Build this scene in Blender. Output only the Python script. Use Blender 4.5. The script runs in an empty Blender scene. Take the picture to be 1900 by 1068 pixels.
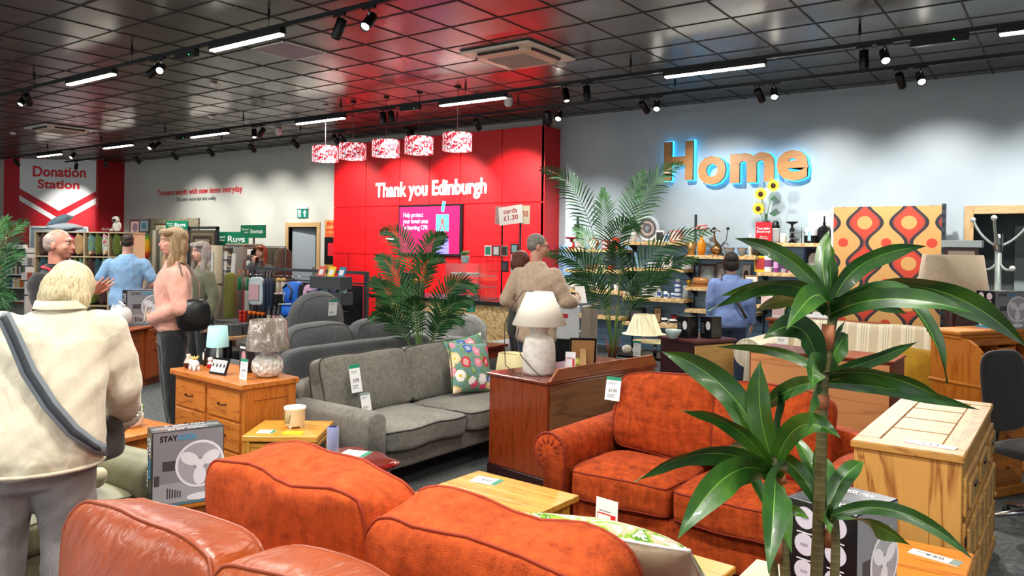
import bpy, bmesh, math, random
from math import sin, cos, pi, radians as R
from mathutils import Vector, Matrix, Euler, noise
SC = bpy.context.scene
COL = SC.collection
rnd = random.Random(11)
V = Vector

# ------------------------------------------------------------------ camera, world, exposure
cam = bpy.data.cameras.new('camera'); camo = bpy.data.objects.new('camera', cam); COL.objects.link(camo)
Rx = V((0.80896521, 0.58768122, 0.01435492)); Ux = V((-0.01311838, -0.00636583, 0.99989369)); Fx = V((-0.58771013, 0.80906752, -0.00255969))
camo.matrix_world = Matrix(((Rx.x, Ux.x, -Fx.x, 0), (Rx.y, Ux.y, -Fx.y, 0), (Rx.z, Ux.z, -Fx.z, 1.65), (0, 0, 0, 1)))
cam.sensor_width = 36; cam.lens = 1434.37 / 1900 * 36; cam.shift_y = -71.93 / 1900
cam.clip_start = .05; cam.clip_end = 200
SC.camera = camo
SC.view_settings.view_transform = 'Standard'; SC.view_settings.look = 'None'
SC.view_settings.gamma = 1; SC.view_settings.use_curve_mapping = False
SC.view_settings.exposure = 0.4
W = bpy.data.worlds.new('world'); SC.world = W; W.use_nodes = True
W.node_tree.nodes['Background'].inputs[0].default_value = (0.86, 0.93, 1.0, 1)
W.node_tree.nodes['Background'].inputs[1].default_value = 1.1
CEIL = 3.81; WALLY = 10.85; TZ = 3.62

def area(loc, rot, sx, sy, power, col=(1, .97, .92), name='area_light', spread=180):
    l = bpy.data.lights.new(name, 'AREA'); l.shape = 'RECTANGLE'; l.size = sx; l.size_y = sy
    l.energy = power; l.color = col; l.spread = R(spread)
    o = bpy.data.objects.new(name, l); o.location = loc; o.rotation_euler = rot; COL.objects.link(o); return o
def spot(loc, target, power, size=50, blend=.7, col=(1, .97, .93), rad=.04):
    l = bpy.data.lights.new('spot_light', 'SPOT'); l.energy = power; l.spot_size = R(size); l.spot_blend = blend
    l.color = col; l.shadow_soft_size = rad
    o = bpy.data.objects.new('spot_light', l); o.location = loc
    o.rotation_euler = (V(target) - V(loc)).to_track_quat('-Z', 'Y').to_euler(); COL.objects.link(o); return o

# ------------------------------------------------------------------ materials
def lin(c):
    if isinstance(c, str):
        c = tuple(int(c[i:i + 2], 16) / 255 for i in (0, 2, 4))
    return tuple(x / 12.92 if x <= .04045 else ((x + .055) / 1.055) ** 2.4 for x in c) + (1,)
_m = {}
def mat(col, rough=.5, metal=0, key=None, emit=0, alpha=1, trans=0, spec=.5, coat=0, sheen=0, ior=1.45):
    k = key or (col, rough, metal, emit, alpha, trans, spec, coat, sheen)
    if k in _m: return _m[k]
    m = bpy.data.materials.new('m_%d' % len(_m)); m.use_nodes = True
    b = m.node_tree.nodes['Principled BSDF']; c = lin(col)
    b.inputs['Base Color'].default_value = c; b.inputs['Roughness'].default_value = rough
    b.inputs['Metallic'].default_value = metal; b.inputs['Specular IOR Level'].default_value = spec
    b.inputs['IOR'].default_value = ior
    if emit: b.inputs['Emission Color'].default_value = c; b.inputs['Emission Strength'].default_value = emit
    if alpha < 1: b.inputs['Alpha'].default_value = alpha
    if trans: b.inputs['Transmission Weight'].default_value = trans
    if coat: b.inputs['Coat Weight'].default_value = coat; b.inputs['Coat Roughness'].default_value = .15
    if sheen: b.inputs['Sheen Weight'].default_value = sheen
    _m[k] = m; return m
class NT:
    """small helper for node materials"""
    def __init__(s, rough=.5, **kw):
        s.m = bpy.data.materials.new('m_n%d' % len(bpy.data.materials)); s.m.use_nodes = True
        s.t = s.m.node_tree; s.b = s.t.nodes['Principled BSDF']; s.b.inputs['Roughness'].default_value = rough
        for k, v in kw.items(): s.b.inputs[k.replace('_', ' ')].default_value = v
    def n(s, typ, **kw):
        x = s.t.nodes.new('ShaderNode' + typ)
        for k, v in kw.items():
            if k[0] == '_': setattr(x, k[1:], v)
            else: x.inputs[k.replace('_', ' ') if k.replace('_', ' ') in x.inputs else int(k[1:])].default_value = v
        return x
    def l(s, a, b): s.t.links.new(a, b)
    def co(s, scale=(1, 1, 1), gen='Object', rot=(0, 0, 0), loc=(0, 0, 0)):
        c = s.n('TexCoord'); mp = s.n('Mapping'); mp.inputs['Scale'].default_value = scale
        mp.inputs['Rotation'].default_value = rot; mp.inputs['Location'].default_value = loc
        s.l(c.outputs[gen], mp.inputs[0]); return mp.outputs[0]
    def ramp(s, src, stops, interp='LINEAR'):
        r = s.n('ValToRGB'); e = r.color_ramp; e.interpolation = interp
        while len(e.elements) < len(stops): e.elements.new(.5)
        for i, (p, c) in enumerate(stops): e.elements[i].position = p; e.elements[i].color = lin(c)
        s.l(src, r.inputs[0]); return r.outputs[0]
    def col(s, o): s.l(o, s.b.inputs['Base Color'])
    def bump(s, src, st=.3, d=.01):
        b = s.n('Bump'); b.inputs['Strength'].default_value = st; b.inputs['Distance'].default_value = d
        s.l(src, b.inputs['Height']); s.l(b.outputs[0], s.b.inputs['Normal']); return b
    def mix(s, f, a, b, blend='MIX'):
        x = s.n('MixRGB'); x.blend_type = blend
        for i, q in ((0, f), (1, a), (2, b)):
            if isinstance(q, (int, float)): x.inputs[i].default_value = q if i == 0 else (q, q, q, 1)
            elif isinstance(q, str): x.inputs[i].default_value = lin(q)
            else: s.l(q, x.inputs[i])
        return x.outputs[0]
    def math(s, op, a, b=0, c=0):
        x = s.n('Math'); x.operation = op
        for i, q in enumerate((a, b, c)):
            if isinstance(q, (int, float)): x.inputs[i].default_value = q
            else: s.l(q, x.inputs[i])
        return x.outputs[0]
_w = {}
def wood(c1, c2, c3=None, axis='x', scale=1., rough=.35, ring=1., knots=False, coat=0, bump=.08):
    k = (c1, c2, c3, axis, scale, rough, ring, knots)
    if k in _w: return _w[k]
    n = NT(rough); ax = {'x': (.12, 1, 1), 'y': (1, .12, 1), 'z': (1, 1, .12)}[axis]
    co = n.co(tuple(a * scale for a in ax))
    w = n.n('TexNoise', Scale=9 * ring, Detail=4, Roughness=.55, Distortion=.6); n.l(co, w.inputs[0])
    f = n.math('FRACT', n.math('MULTIPLY', w.outputs[0], 7.))
    f2 = n.math('MULTIPLY', f, n.math('SUBTRACT', 1.0, f)); f2 = n.math('MULTIPLY', f2, 3.4)
    g = n.n('TexNoise', Scale=110, Detail=3); n.l(co, g.inputs[0])
    big = n.n('TexNoise', Scale=3, Detail=2); n.l(co, big.inputs[0])
    a = n.ramp(f2, [(0, c2), (.55, c1), (1, c1)])
    b = n.mix(n.math('MULTIPLY', g.outputs[0], .35), a, c2)
    d = n.mix(n.ramp(big.outputs[0], [(.35, '000000'), (.7, '999999')]), b, c3 or c1)
    if knots:
        v = n.n('TexVoronoi', Scale=2.3); n.l(n.co((1, 1, 1)), v.inputs[0])
        d = n.mix(n.ramp(v.outputs[0], [(0, 'ffffff'), (.035, 'cccccc'), (.06, '000000')]), d, '8a5428')
    n.col(d); n.bump(g.outputs[0], bump, .003)
    if coat: n.b.inputs['Coat Weight'].default_value = coat; n.b.inputs['Coat Roughness'].default_value = .1
    _w[k] = n.m; return n.m
def fabric(c1, c2, scale=60., rough=.9, weave=400., bump=.35, sheen=.2, big=3., stretch=(1, 1, 1), folds=.0):
    n = NT(rough); n.b.inputs['Sheen Weight'].default_value = sheen
    co = n.co(stretch)
    a = n.n('TexNoise', Scale=scale, Detail=4); n.l(co, a.inputs[0])
    b = n.n('TexNoise', Scale=big, Detail=3, Distortion=.5); n.l(co, b.inputs[0])
    c = n.n('TexNoise', Scale=weave, Detail=1); n.l(co, c.inputs[0])
    m1 = n.mix(.45, a.outputs[0], b.outputs[0]); m1 = n.mix(.25, m1, c.outputs[0])
    n.col(n.ramp(m1, [(.36, c2), (.6, c1)]))
    h = n.mix(.5, c.outputs[0], a.outputs[0])
    if folds:
        fo = n.n('TexNoise', Scale=7, Detail=3, Distortion=1.2); n.l(n.co((1, 1, .55)), fo.inputs[0])
        bm = n.n('Bump'); bm.inputs['Strength'].default_value = folds; bm.inputs['Distance'].default_value = .05
        n.l(fo.outputs[0], bm.inputs['Height'])
        b2 = n.bump(h, bump, .003); n.l(bm.outputs[0], b2.inputs['Normal'])
    else: n.bump(h, bump, .003)
    return n.m

# ------------------------------------------------------------------ mesh building
def rotm(ax, a): return Matrix.Rotation(a, 4, ax)
def TR(loc=(0, 0, 0), rz=0, rx=0, ry=0, sc=(1, 1, 1)):
    return Matrix.Translation(V(loc)) @ Matrix.Rotation(rz, 4, 'Z') @ Matrix.Rotation(ry, 4, 'Y') @ Matrix.Rotation(rx, 4, 'X') @ Matrix.Diagonal(V(sc).to_4d())
class B:
    def __init__(s): s.v = []; s.f = []; s.mi = []; s.sm = []
    def add(s, vs, fs, m=0, T=None, sm=False):
        k = len(s.v)
        s.v += [tuple(T @ V(v)) for v in vs] if T is not None else [tuple(v) for v in vs]
        for f in fs: s.f.append(tuple(i + k for i in f)); s.mi.append(m); s.sm.append(sm)
        return s
    def box(s, x0, x1, y0, y1, z0, z1, m=0, T=None, bev=.0):
        if x0 > x1: x0, x1 = x1, x0
        if y0 > y1: y0, y1 = y1, y0
        if z0 > z1: z0, z1 = z1, z0
        b = min(bev, (x1 - x0) * .45, (y1 - y0) * .45, (z1 - z0) * .45)
        if b <= 0:
            vs = [(x, y, z) for x in (x0, x1) for y in (y0, y1) for z in (z0, z1)]
            fs = [(0, 1, 3, 2), (4, 6, 7, 5), (0, 4, 5, 1), (2, 3, 7, 6), (0, 2, 6, 4), (1, 5, 7, 3)]
            return s.add(vs, fs, m, T)
        vs = []; idx = {}
        lo = (x0, y0, z0); hi = (x1, y1, z1)
        for i in range(8):
            c = [(i >> 2) & 1, (i >> 1) & 1, i & 1]
            for a in range(3):
                p = []
                for q in range(3):
                    base = hi[q] if c[q] else lo[q]
                    if q != a: base += -b if c[q] else b
                    p.append(base)
                idx[(tuple(c), a)] = len(vs); vs.append(p)
        fs = []
        for a in range(3):
            o1, o2 = [(1, 2), (2, 0), (0, 1)][a]
            for sd in (0, 1):
                f = []
                for u, w in ((0, 0), (1, 0), (1, 1), (0, 1)):
                    c = [0, 0, 0]; c[a] = sd; c[o1] = u; c[o2] = w; f.append(idx[(tuple(c), a)])
                fs.append(tuple(f if sd else f[::-1]))
            for u in (0, 1):
                for w in (0, 1):
                    c0 = [0, 0, 0]; c1 = [0, 0, 0]; c0[o1] = c1[o1] = u; c0[o2] = c1[o2] = w; c1[a] = 1
                    f = [idx[(tuple(c0), o1)], idx[(tuple(c1), o1)], idx[(tuple(c1), o2)], idx[(tuple(c0), o2)]]
                    fs.append(tuple(f if u == w else f[::-1]))
        for i in range(8):
            c = ((i >> 2) & 1, (i >> 1) & 1, i & 1); f = [idx[(c, a)] for a in range(3)]
            fs.append(tuple(f if sum(c) % 2 else f[::-1]))
        return s.add(vs, fs, m, T)
    def loft(s, rings, m=0, cap=True, T=None, sm=True, closed=True):
        n = len(rings[0]); vs = [p for r in rings for p in r]; fs = []
        for i in range(len(rings) - 1):
            for j in range(n if closed else n - 1):
                k = (j + 1) % n; fs.append((i * n + j, i * n + k, (i + 1) * n + k, (i + 1) * n + j))
        if cap and closed: fs.append(tuple(range(n))[::-1]); fs.append(tuple((len(rings) - 1) * n + j for j in range(n)))
        return s.add(vs, fs, m, T, sm)
    def lathe(s, prof, seg=24, m=0, T=None, cap=True, sm=True):
        return s.loft([[(r * cos(2 * pi * j / seg), r * sin(2 * pi * j / seg), z) for j in range(seg)] for r, z in prof], m, cap, T, sm)
    def tube(s, pts, rad, seg=8, m=0, T=None, cap=True, flat=1.):
        pts = [V(p) for p in pts]; n = len(pts)
        if not hasattr(rad, '__len__'): rad = [rad] * n
        rings = []; prev = None
        for i, p in enumerate(pts):
            d = (pts[min(i + 1, n - 1)] - pts[max(i - 1, 0)])
            if d.length < 1e-9: d = V((0, 0, 1))
            d.normalize()
            if prev is None:
                a = V((0, 0, 1)) if abs(d.z) < .9 else V((1, 0, 0)); x = d.cross(a).normalized()
            else:
                x = prev - d * prev.dot(d)
                x = x.normalized() if x.length > 1e-6 else d.orthogonal().normalized()
            prev = x; y = d.cross(x)
            rings.append([p + (x * cos(2 * pi * j / seg) + y * sin(2 * pi * j / seg) * flat) * rad[i] for j in range(seg)])
        return s.loft(rings, m, cap, T)
    def prism(s, poly, z0, z1, m=0, T=None, sm=False):
        n = len(poly)
        vs = [(x, y, z0) for x, y in poly] + [(x, y, z1) for x, y in poly]
        fs = [tuple(range(n))[::-1], tuple(range(n, 2 * n))] + [(j, (j + 1) % n, n + (j + 1) % n, n + j) for j in range(n)]
        return s.add(vs, fs, m, T, sm)
    def ell(s, c, r, seg=16, rings=10, m=0, T=None, rot=None):
        c = V(c); vs = []; fs = []
        for i in range(rings + 1):
            t = pi * i / rings
            for j in range(seg):
                p = V((r[0] * sin(t) * cos(2 * pi * j / seg), r[1] * sin(t) * sin(2 * pi * j / seg), r[2] * cos(t)))
                if rot is not None: p = rot @ p
                vs.append(c + p)
        for i in range(rings):
            for j in range(seg):
                k = (j + 1) % seg; fs.append((i * seg + j, (i + 1) * seg + j, (i + 1) * seg + k, i * seg + k))
        return s.add(vs, fs, m, T, True)
    def mesh(s, name, mats):
        me = bpy.data.meshes.new(name); me.from_pydata(s.v, [], s.f)
        for m in (mats if isinstance(mats, (list, tuple)) else [mats]): me.materials.append(m)
        me.polygons.foreach_set('material_index', s.mi); me.polygons.foreach_set('use_smooth', s.sm); me.update()
        return me
    def build(s, name, mats, parent=None, loc=(0, 0, 0), rz=0, fix=False):
        me = s.mesh(name, mats)
        if fix:
            bm = bmesh.new(); bm.from_mesh(me); bmesh.ops.remove_doubles(bm, verts=bm.verts, dist=1e-5)
            bmesh.ops.recalc_face_normals(bm, faces=bm.faces); bm.to_mesh(me); bm.free()
        o = bpy.data.objects.new(name, me); COL.objects.link(o); o.parent = parent; o.location = loc; o.rotation_euler = (0, 0, rz)
        return o
def tag(o, label=None, cat=None, group=None, kind=None):
    if label: o['label'] = label
    if cat: o['category'] = cat
    if group: o['group'] = group
    if kind: o['kind'] = kind
    return o
def thing(name, label, cat, loc=(0, 0, 0), rz=0, group=None, rx=0, ry=0):
    o = bpy.data.objects.new(name, None); COL.objects.link(o); o.location = loc; o.rotation_euler = (rx, ry, rz)
    o.empty_display_size = .05
    return tag(o, label, cat, group)
def struct(name, b, m, loc=(0, 0, 0), rz=0):
    return tag(b.build(name, m, None, loc, rz), kind='structure')
_kids = {}
def kids(o): return [c for c in COL.objects if c.parent == o]
def dup(o, loc, rz=None, label=None, group=None, parent=None, ks=None):
    c = o.copy(); COL.objects.link(c)
    if parent is None:
        c.location = loc
        if rz is not None: c.rotation_euler = (o.rotation_euler[0], o.rotation_euler[1], rz)
        if label: c['label'] = label
        if group: c['group'] = group
    else: c.parent = parent
    for k in kids(o): dup(k, None, parent=c)
    return c
def bx(name, x0, x1, y0, y1, z0, z1, m, parent=None, bev=.003, loc=(0, 0, 0), rz=0):
    return B().box(x0, x1, y0, y1, z0, z1, bev=bev).build(name, m, parent, loc, rz)
TEXTS = []
def text(s, m, parent, loc, rot, w=None, h=None, ext=.001, bold=0., name='lettering', align='CENTER', space=1., line=1.):
    """lettering as a mesh; w/h = wanted overall size in metres (the letters are made in fit_texts)"""
    me = bpy.data.meshes.new(name); me.materials.append(m); o = bpy.data.objects.new(name, me); COL.objects.link(o)
    o.parent = parent; o.location = loc; o.rotation_euler = rot; TEXTS.append((o, w, h, ext, s, bold, align, space, line)); return o
FX = (pi / 2, 0, 0)          # text standing up, readable from -Y
def fit_texts():
    tmp = {}
    for o, w, h, ext, st, bold, align, space, line in TEXTS:
        k = (st, ext, bold, align, space, line)
        if k in tmp: continue
        c = bpy.data.curves.new('t', 'FONT'); c.body = st; c.size = 1; c.extrude = 1; c.offset = bold; c.align_x = align; c.align_y = 'CENTER'
        c.space_character = space; c.space_line = line; c.resolution_u = 3; f = bpy.data.objects.new('t', c); COL.objects.link(f); tmp[k] = f
    bpy.context.view_layer.update(); dg = bpy.context.evaluated_depsgraph_get()
    for o, w, h, ext, st, bold, align, space, line in TEXTS:
        f = tmp[(st, ext, bold, align, space, line)]; d = f.dimensions; sx = w / d.x if w else None; sy = h / d.y if h else None
        sx = sx or sy; sy = sy or sx; m = o.data.materials[0]; old = o.data
        me = bpy.data.meshes.new_from_object(f.evaluated_get(dg)); me.transform(Matrix.Diagonal(V((sx, sy, ext, 1)))); me.materials.clear(); me.materials.append(m)
        o.data = me; bpy.data.meshes.remove(old)
    for f in tmp.values(): c = f.data; bpy.data.objects.remove(f); bpy.data.curves.remove(c)
# superellipsoid cushion: w x d, thickness t along z; pillow = knife edge
def cush(b, w, d, t, n=10, e=5., puff=.25, nz=.01, m=0, T=None, seed=0, pillow=False, sag=0., crown=0.):
    st = {}; vs = []; fs = []
    def S(q):
        q = V(q)
        if pillow:
            u, v = q.x, q.y; th = max(0, (1 - u ** 2) * (1 - v ** 2)) ** .42
            ed = 1 - .07 * (1 - abs(v) ** 2) * abs(u) ** 3; ed2 = 1 - .07 * (1 - abs(u) ** 2) * abs(v) ** 3
            P = V((u * ed * w / 2, v * ed2 * d / 2, (q.z * th * t / 2) if max(abs(u), abs(v)) < .999 else q.z * .006))
        else:
            L = (abs(q.x) ** e + abs(q.y) ** e + abs(q.z) ** e) ** (1 / e); q = q / L
            bz = (1 - puff) + puff * max(0, (1 - q.x ** 2)) * max(0, (1 - q.y ** 2)) * 1.6
            P = V((q.x * w / 2, q.y * d / 2, q.z * t / 2 * bz))
            P.z -= sag * max(0, 1 - q.x ** 2) * max(0, 1 - q.y ** 2)
            if q.y > 0: P.y += crown * (1 - q.x ** 2)
        if nz: P += noise.noise_vector(P * 5 + V((seed * 7.3, seed, 3))) * nz * (1 if not pillow else .5)
        return P
    def vid(p):
        k = tuple(round(a, 5) for a in p)
        if k not in st: st[k] = len(vs); vs.append(S(p))
        return st[k]
    g = [math.sin((-1 + 2 * i / n) * pi / 2 * .92) / math.sin(pi / 2 * .92) for i in range(n + 1)]
    for a in range(3):
        for sd in (-1, 1):
            for i in range(n):
                for j in range(n):
                    f = []
                    for (p, q) in ((i, j), (i + 1, j), (i + 1, j + 1), (i, j + 1)):
                        c = [0, 0, 0]; c[a] = sd; c[(a + 1) % 3] = g[p]; c[(a + 2) % 3] = g[q]; f.append(vid(c))
                    fs.append(tuple(f if sd > 0 else f[::-1]))
    b.add(vs, fs, m, T, True); return S
def pipe(b, S, c, r=.006, T=None, m=0, k=14, out=1.01):
    """piping round a cushion at unit height c"""
    pts = []
    for (ax, ay), (bx_, by) in (((-1, -1), (1, -1)), ((1, -1), (1, 1)), ((1, 1), (-1, 1)), ((-1, 1), (-1, -1))):
        for i in range(k): t = math.sin((i / k - .5) * pi) / 2 + .5; pts.append(S((ax + (bx_ - ax) * t, ay + (by - ay) * t, c)) * 1)
    pts = [V((p.x * out, p.y * out, p.z)) for p in pts]
    b.tube(pts + pts[:2], r, 6, m, T, cap=False)
def rrect(w, d, e=5., n=48, z=0, sc=1.):
    out = []
    for i in range(n):
        a = 2 * pi * i / n; x, y = cos(a), sin(a); L = (abs(x) ** e + abs(y) ** e) ** (1 / e)
        out.append(V((x / L * w / 2 * sc, y / L * d / 2 * sc, z)))
    return out
def ringtube(b, pts, r, seg=6, m=0, T=None):
    return b.tube(list(pts) + [pts[0]], r, seg, m, T, cap=False)
# where a sight line meets a wall-parallel plane / a level (used to read off places of real things)
def _ray(x, y): return Rx * ((x - 950) / 1434.37) - Ux * ((y - 534 + 71.93) / 1434.37) + Fx
def atY(x, y, Y): r = _ray(x, y); return V((0, 0, 1.65)) + r * (Y / r.y)
def atZ(x, y, z): r = _ray(x, y); return V((0, 0, 1.65)) + r * ((z - 1.65) / r.z)
def atD(x, y, d): return V((0, 0, 1.65)) + _ray(x, y) * d
# ================================================================== SETTING
RED = mat('e0101c', .45); REDD = mat('c21422', .5); WHITE = mat('f2f2ee', .5); BLACK = mat('0c0c0e', .4); BLK_G = mat('101012', .22)
CHROME = mat('b8bcc0', .22, 1); STEEL = mat('8a8f92', .4, .8)
def carpet():
    n = NT(.95); co = n.co((1, 1, 1))
    a = n.n('TexNoise', Scale=260, Detail=2); n.l(co, a.inputs[0]); b = n.n('TexNoise', Scale=38, Detail=4, Distortion=1.); n.l(co, b.inputs[0])
    n.col(n.ramp(n.mix(.35, a.outputs[0], b.outputs[0]), [(.38, '262a2b'), (.5, '4a4f50'), (.64, '7d8180')])); n.bump(a.outputs[0], .6, .006); return n.m
def paint(c1, c2, rough=.55):
    n = NT(rough); a = n.n('TexNoise', Scale=2.2, Detail=3); n.l(n.co(), a.inputs[0])
    n.col(n.ramp(a.outputs[0], [(.3, c1), (.7, c2)])); g = n.n('TexNoise', Scale=180, Detail=2); n.l(n.co(), g.inputs[0]); n.bump(g.outputs[0], .08, .002); return n.m
PWALL = paint('a3b2ba', 'acbac1', .45); PWARM = paint('c4c4ba', 'cacac0', .45)
struct('floor', B().box(-23.2, 3.2, -4.5, 12.4, -.1, 0), carpet())
# back wall with two door openings
DL = (-13.94, -12.99, 2.02); DR = (-.98, .25, 2.13)
b = B()
b.box(-23.1, DL[0], WALLY, WALLY + .15, 0, CEIL); b.box(DL[0], DL[1], WALLY, WALLY + .15, DL[2], CEIL); b.box(DL[1], -7, WALLY, WALLY + .15, 0, CEIL)
struct('wall_back_warm', b, PWARM)
b = B(); b.box(-7, DR[0], WALLY, WALLY + .15, 0, CEIL); b.box(DR[0], DR[1], WALLY, WALLY + .15, DR[2], CEIL); b.box(DR[1], 3.1, WALLY, WALLY + .15, 0, CEIL)
struct('wall_back', b, PWALL)
struct('wall_left', B().box(-23.1, -22.9, -4.5, 8.72, 0, CEIL), PWARM)
struct('wall_right', B().box(3.0, 3.15, -4.5, 11, 0, CEIL), PWALL)
# ceiling: glossy dark tiles in a T-bar grid (0.6 m)
n = NT(.42); n.b.inputs['Specular IOR Level'].default_value = .6
cc = n.n('TexNoise', Scale=1.2, Detail=2); n.l(n.co(), cc.inputs[0]); n.col(n.ramp(cc.outputs[0], [(.3, '383430'), (.7, '423e39')]))
g = n.n('TexNoise', Scale=90, Detail=2); n.l(n.co(), g.inputs[0]); n.bump(g.outputs[0], .02, .002)
n.l(n.ramp(cc.outputs[0], [(.3, '8c8c8c'), (.7, 'a0a0a0')]), n.b.inputs['Roughness'])
CEILM = n.m
struct('ceiling', B().box(-23.1, 3.1, -4.5, 11, CEIL, CEIL + .1), CEILM)
b = B(); y = 3.401 - .6 * 13
while y < WALLY: b.box(-22.95, 3, y - .008, y + .008, CEIL - .006, CEIL - .0005); y += .6
x = -7.406 - .6 * 25
while x < 3: b.box(x - .008, x + .008, -4.45, WALLY, CEIL - .0055, CEIL - .0004); x += .6
struct('trim_1', b, mat('24211f', .6))
# corridor behind the left door, recess behind the right door
b = B(); b.box(-15.2, -11.8, 12.3, 12.4, 0, 2.6); b.box(-15.2, -15.1, WALLY + .15, 12.4, 0, 2.6); b.box(-11.9, -11.8, WALLY + .15, 12.4, 0, 2.6); b.box(-15.2, -11.8, WALLY + .15, 12.4, 2.6, 2.7)
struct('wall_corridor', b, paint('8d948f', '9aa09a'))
b = B(); b.box(-1.3, 1.2, 12.0, 12.1, 0, 2.6); b.box(-1.35, -1.25, WALLY + .15, 12.1, 0, 2.6); b.box(.9, 1.0, WALLY + .15, 12.1, 0, 2.6); b.box(-1.3, 1.2, WALLY + .15, 12.1, 2.5, 2.6)
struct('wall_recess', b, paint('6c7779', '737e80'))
OAKT = wood('c9a97a', 'a98452', 'b8966a', 'x', 1.2, .5); OAKTZ = wood('c9a97a', 'a98452', 'b8966a', 'z', 1.2, .5)
def doorframe(nm, x0, x1, zt, w=.1, ms=None):
    m0, m1 = ms or (OAKTZ, OAKT)
    b = B(); b.box(x0 - w, x0, WALLY - .03, WALLY + .16, 0, zt + w, 0, bev=.004); b.box(x1, x1 + w, WALLY - .03, WALLY + .16, 0, zt + w, 0, bev=.004); b.box(x0, x1, WALLY - .03, WALLY + .16, zt, zt + w, 1, bev=.004)
    o = b.build(nm, [m0, m1]); tag(o, kind='structure')
    return o
doorframe('trim_2', *DL); doorframe('trim_3', *DR)
dgrey = mat('8f979d', .4)
# left door: grey leaf standing ajar
d1 = tag(B().box(0, .66, -.02, .02, 0.01, 2.0, bev=.003).build('door_1', dgrey, None, (-13.93, WALLY + .1, 0), .16), kind='structure')
B().box(.6, .64, -.05, -.02, 1.0, 1.16, bev=.004).build('door_handle', CHROME, d1)
d2 = tag(B().box(-.62, .35, 11.93, 11.97, .01, 2.02, bev=.003).build('door_2', mat('9aa6a4', .4)), kind='structure')
B().box(-.3, .2, 11.915, 11.93, 1.1, 1.75, bev=.003).build('glass_panel', mat('a8b6b2', .2), d2)
# skirting
struct('baseboard_back', B().box(-21, -14.05, WALLY - .015, WALLY, 0, .1).box(-12.88, -1.1, WALLY - .015, WALLY, 0, .1), mat('4a5052', .4))

# --- donation station: angled panel in the far corner + red columns
P0, P1 = V((-22.5, 8.85, 0)), V((-21.07, 10.2, 0)); dv = (P1 - P0); L = dv.length; ang = math.atan2(dv.y, dv.x)
b = B(); b.box(0, .22, 0, .1, 0, CEIL); b.box(1.75, L, 0, .1, 0, CEIL); b.box(.22, 1.75, 0, .1, 2.03, CEIL); b.box(.22, 1.75, .02, .1, 0, 2.03)
dp = struct('wall_donation', b, REDD, (P0.x, P0.y, 0), ang)
def ly(poly, m, par, y, t=.004, name='stripe'):
    b = B(); n = len(poly); vs = [(x, y, z) for x, z in poly] + [(x, y - t, z) for x, z in poly]
    b.add(vs, [tuple(range(n))[::-1], tuple(range(n, 2 * n))] + [(j, (j + 1) % n, n + (j + 1) % n, n + j) for j in range(n)]); return b.build(name, m, par, fix=True)
ly([(.0, CEIL - .01), (.0, 3.02), (.98, 2.44), (L, 3.02), (L, CEIL - .01)], WHITE, dp, -.001, name='white_field')
ly([(.0, 2.83), (.0, 2.70), (.98, 2.10), (L, 2.68), (L, 2.85), (.98, 2.24)], WHITE, dp, -.001, name='white_chevron')
text('Donation', RED, dp, (.98, -.01, 3.46), FX, 1.32, .28, bold=.028); text('Station', RED, dp, (.97, -.01, 3.13), FX, 1.04, .24, bold=.028)
B().box(.26, .3, -.03, .02, 0, 2.03).box(1.69, 1.73, -.03, .02, 0, 2.03).box(.26, 1.73, -.03, .02, 1.98, 2.03).build('opening_frame', mat('e6e6e2', .4), dp)
B().box(.3, 1.69, 0.0, .018, 0, 1.98).build('grey_shutter', mat('93a4ab', .4), dp)
rc = struct('wall_donation_right', B().box(-21.2, -21.0, 10.15, WALLY, 0, CEIL), mat('b0141f', .5))
tr = (pi / 2, 0, pi / 2)
text("don't forget", WHITE, rc, (-20.99, 10.5, 1.98), tr, .5, .1, bold=.01); text("Gift Aid", WHITE, rc, (-20.99, 10.48, 1.78), tr, .5, .17, bold=.01); text("your donation", WHITE, rc, (-20.99, 10.5, 1.58), tr, .5, .09)
P2 = V((-22.95, 8.6, 0)); dv2 = P0 - P2
lc = struct('wall_donation_left', B().box(0, dv2.length, 0, .1, 0, CEIL), mat('c0162a', .5), (P2.x, P2.y, 0), math.atan2(dv2.y, dv2.x))
text("Donate\nhere", WHITE, lc, (.26, -.01, 2.0), FX, .42, .42, bold=.01)

# --- red feature wall (a box standing in front of the back wall)
b = B(); b.box(-11.98, -6.93, 10.44, WALLY, 0, 3.62)
rw = struct('wall_red', b, RED)
xs = [-11.98, -11.06, -10.16, -9.42, -8.7, -7.79, -6.93]; g = .006
RPAN = paint('e00a14', 'e81018', .42)
k = 0
for i in range(6):
    B().box(xs[i] + g, xs[i + 1] - g, 10.4, 10.445, 2.39 + g, 3.63, bev=.004).build('wall_panel', RPAN, rw)
    if i in (2, 3): continue
    B().box(xs[i] + g, xs[i + 1] - g, 10.4, 10.445, 1.475 + g, 2.39 - g, bev=.004).build('wall_panel', RPAN, rw)
x = -11.98
for w_ in (.46, .46, .45, .45, .74, .73, .47, .44, .43, .43):
    B().box(x + g, x + w_ - g, 10.4, 10.445, .02, 1.475 - g, bev=.004).build('wall_panel', RPAN, rw); x += w_
B().box(-6.99, -6.92, 10.4, WALLY, 0, 3.62, bev=.004).build('wall_panel', paint('c80e16', 'd01018', .42), rw)
for x in (-10.1, -7.05): B().box(x, x + .1, 10.5, 10.6, 3.62, CEIL).build('support_post', BLACK, rw)
text('Thank you Edinburgh', WHITE, rw, (-9.43, 10.39, 2.68), FX, 2.68, .36, ext=.008, bold=.03)
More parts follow.
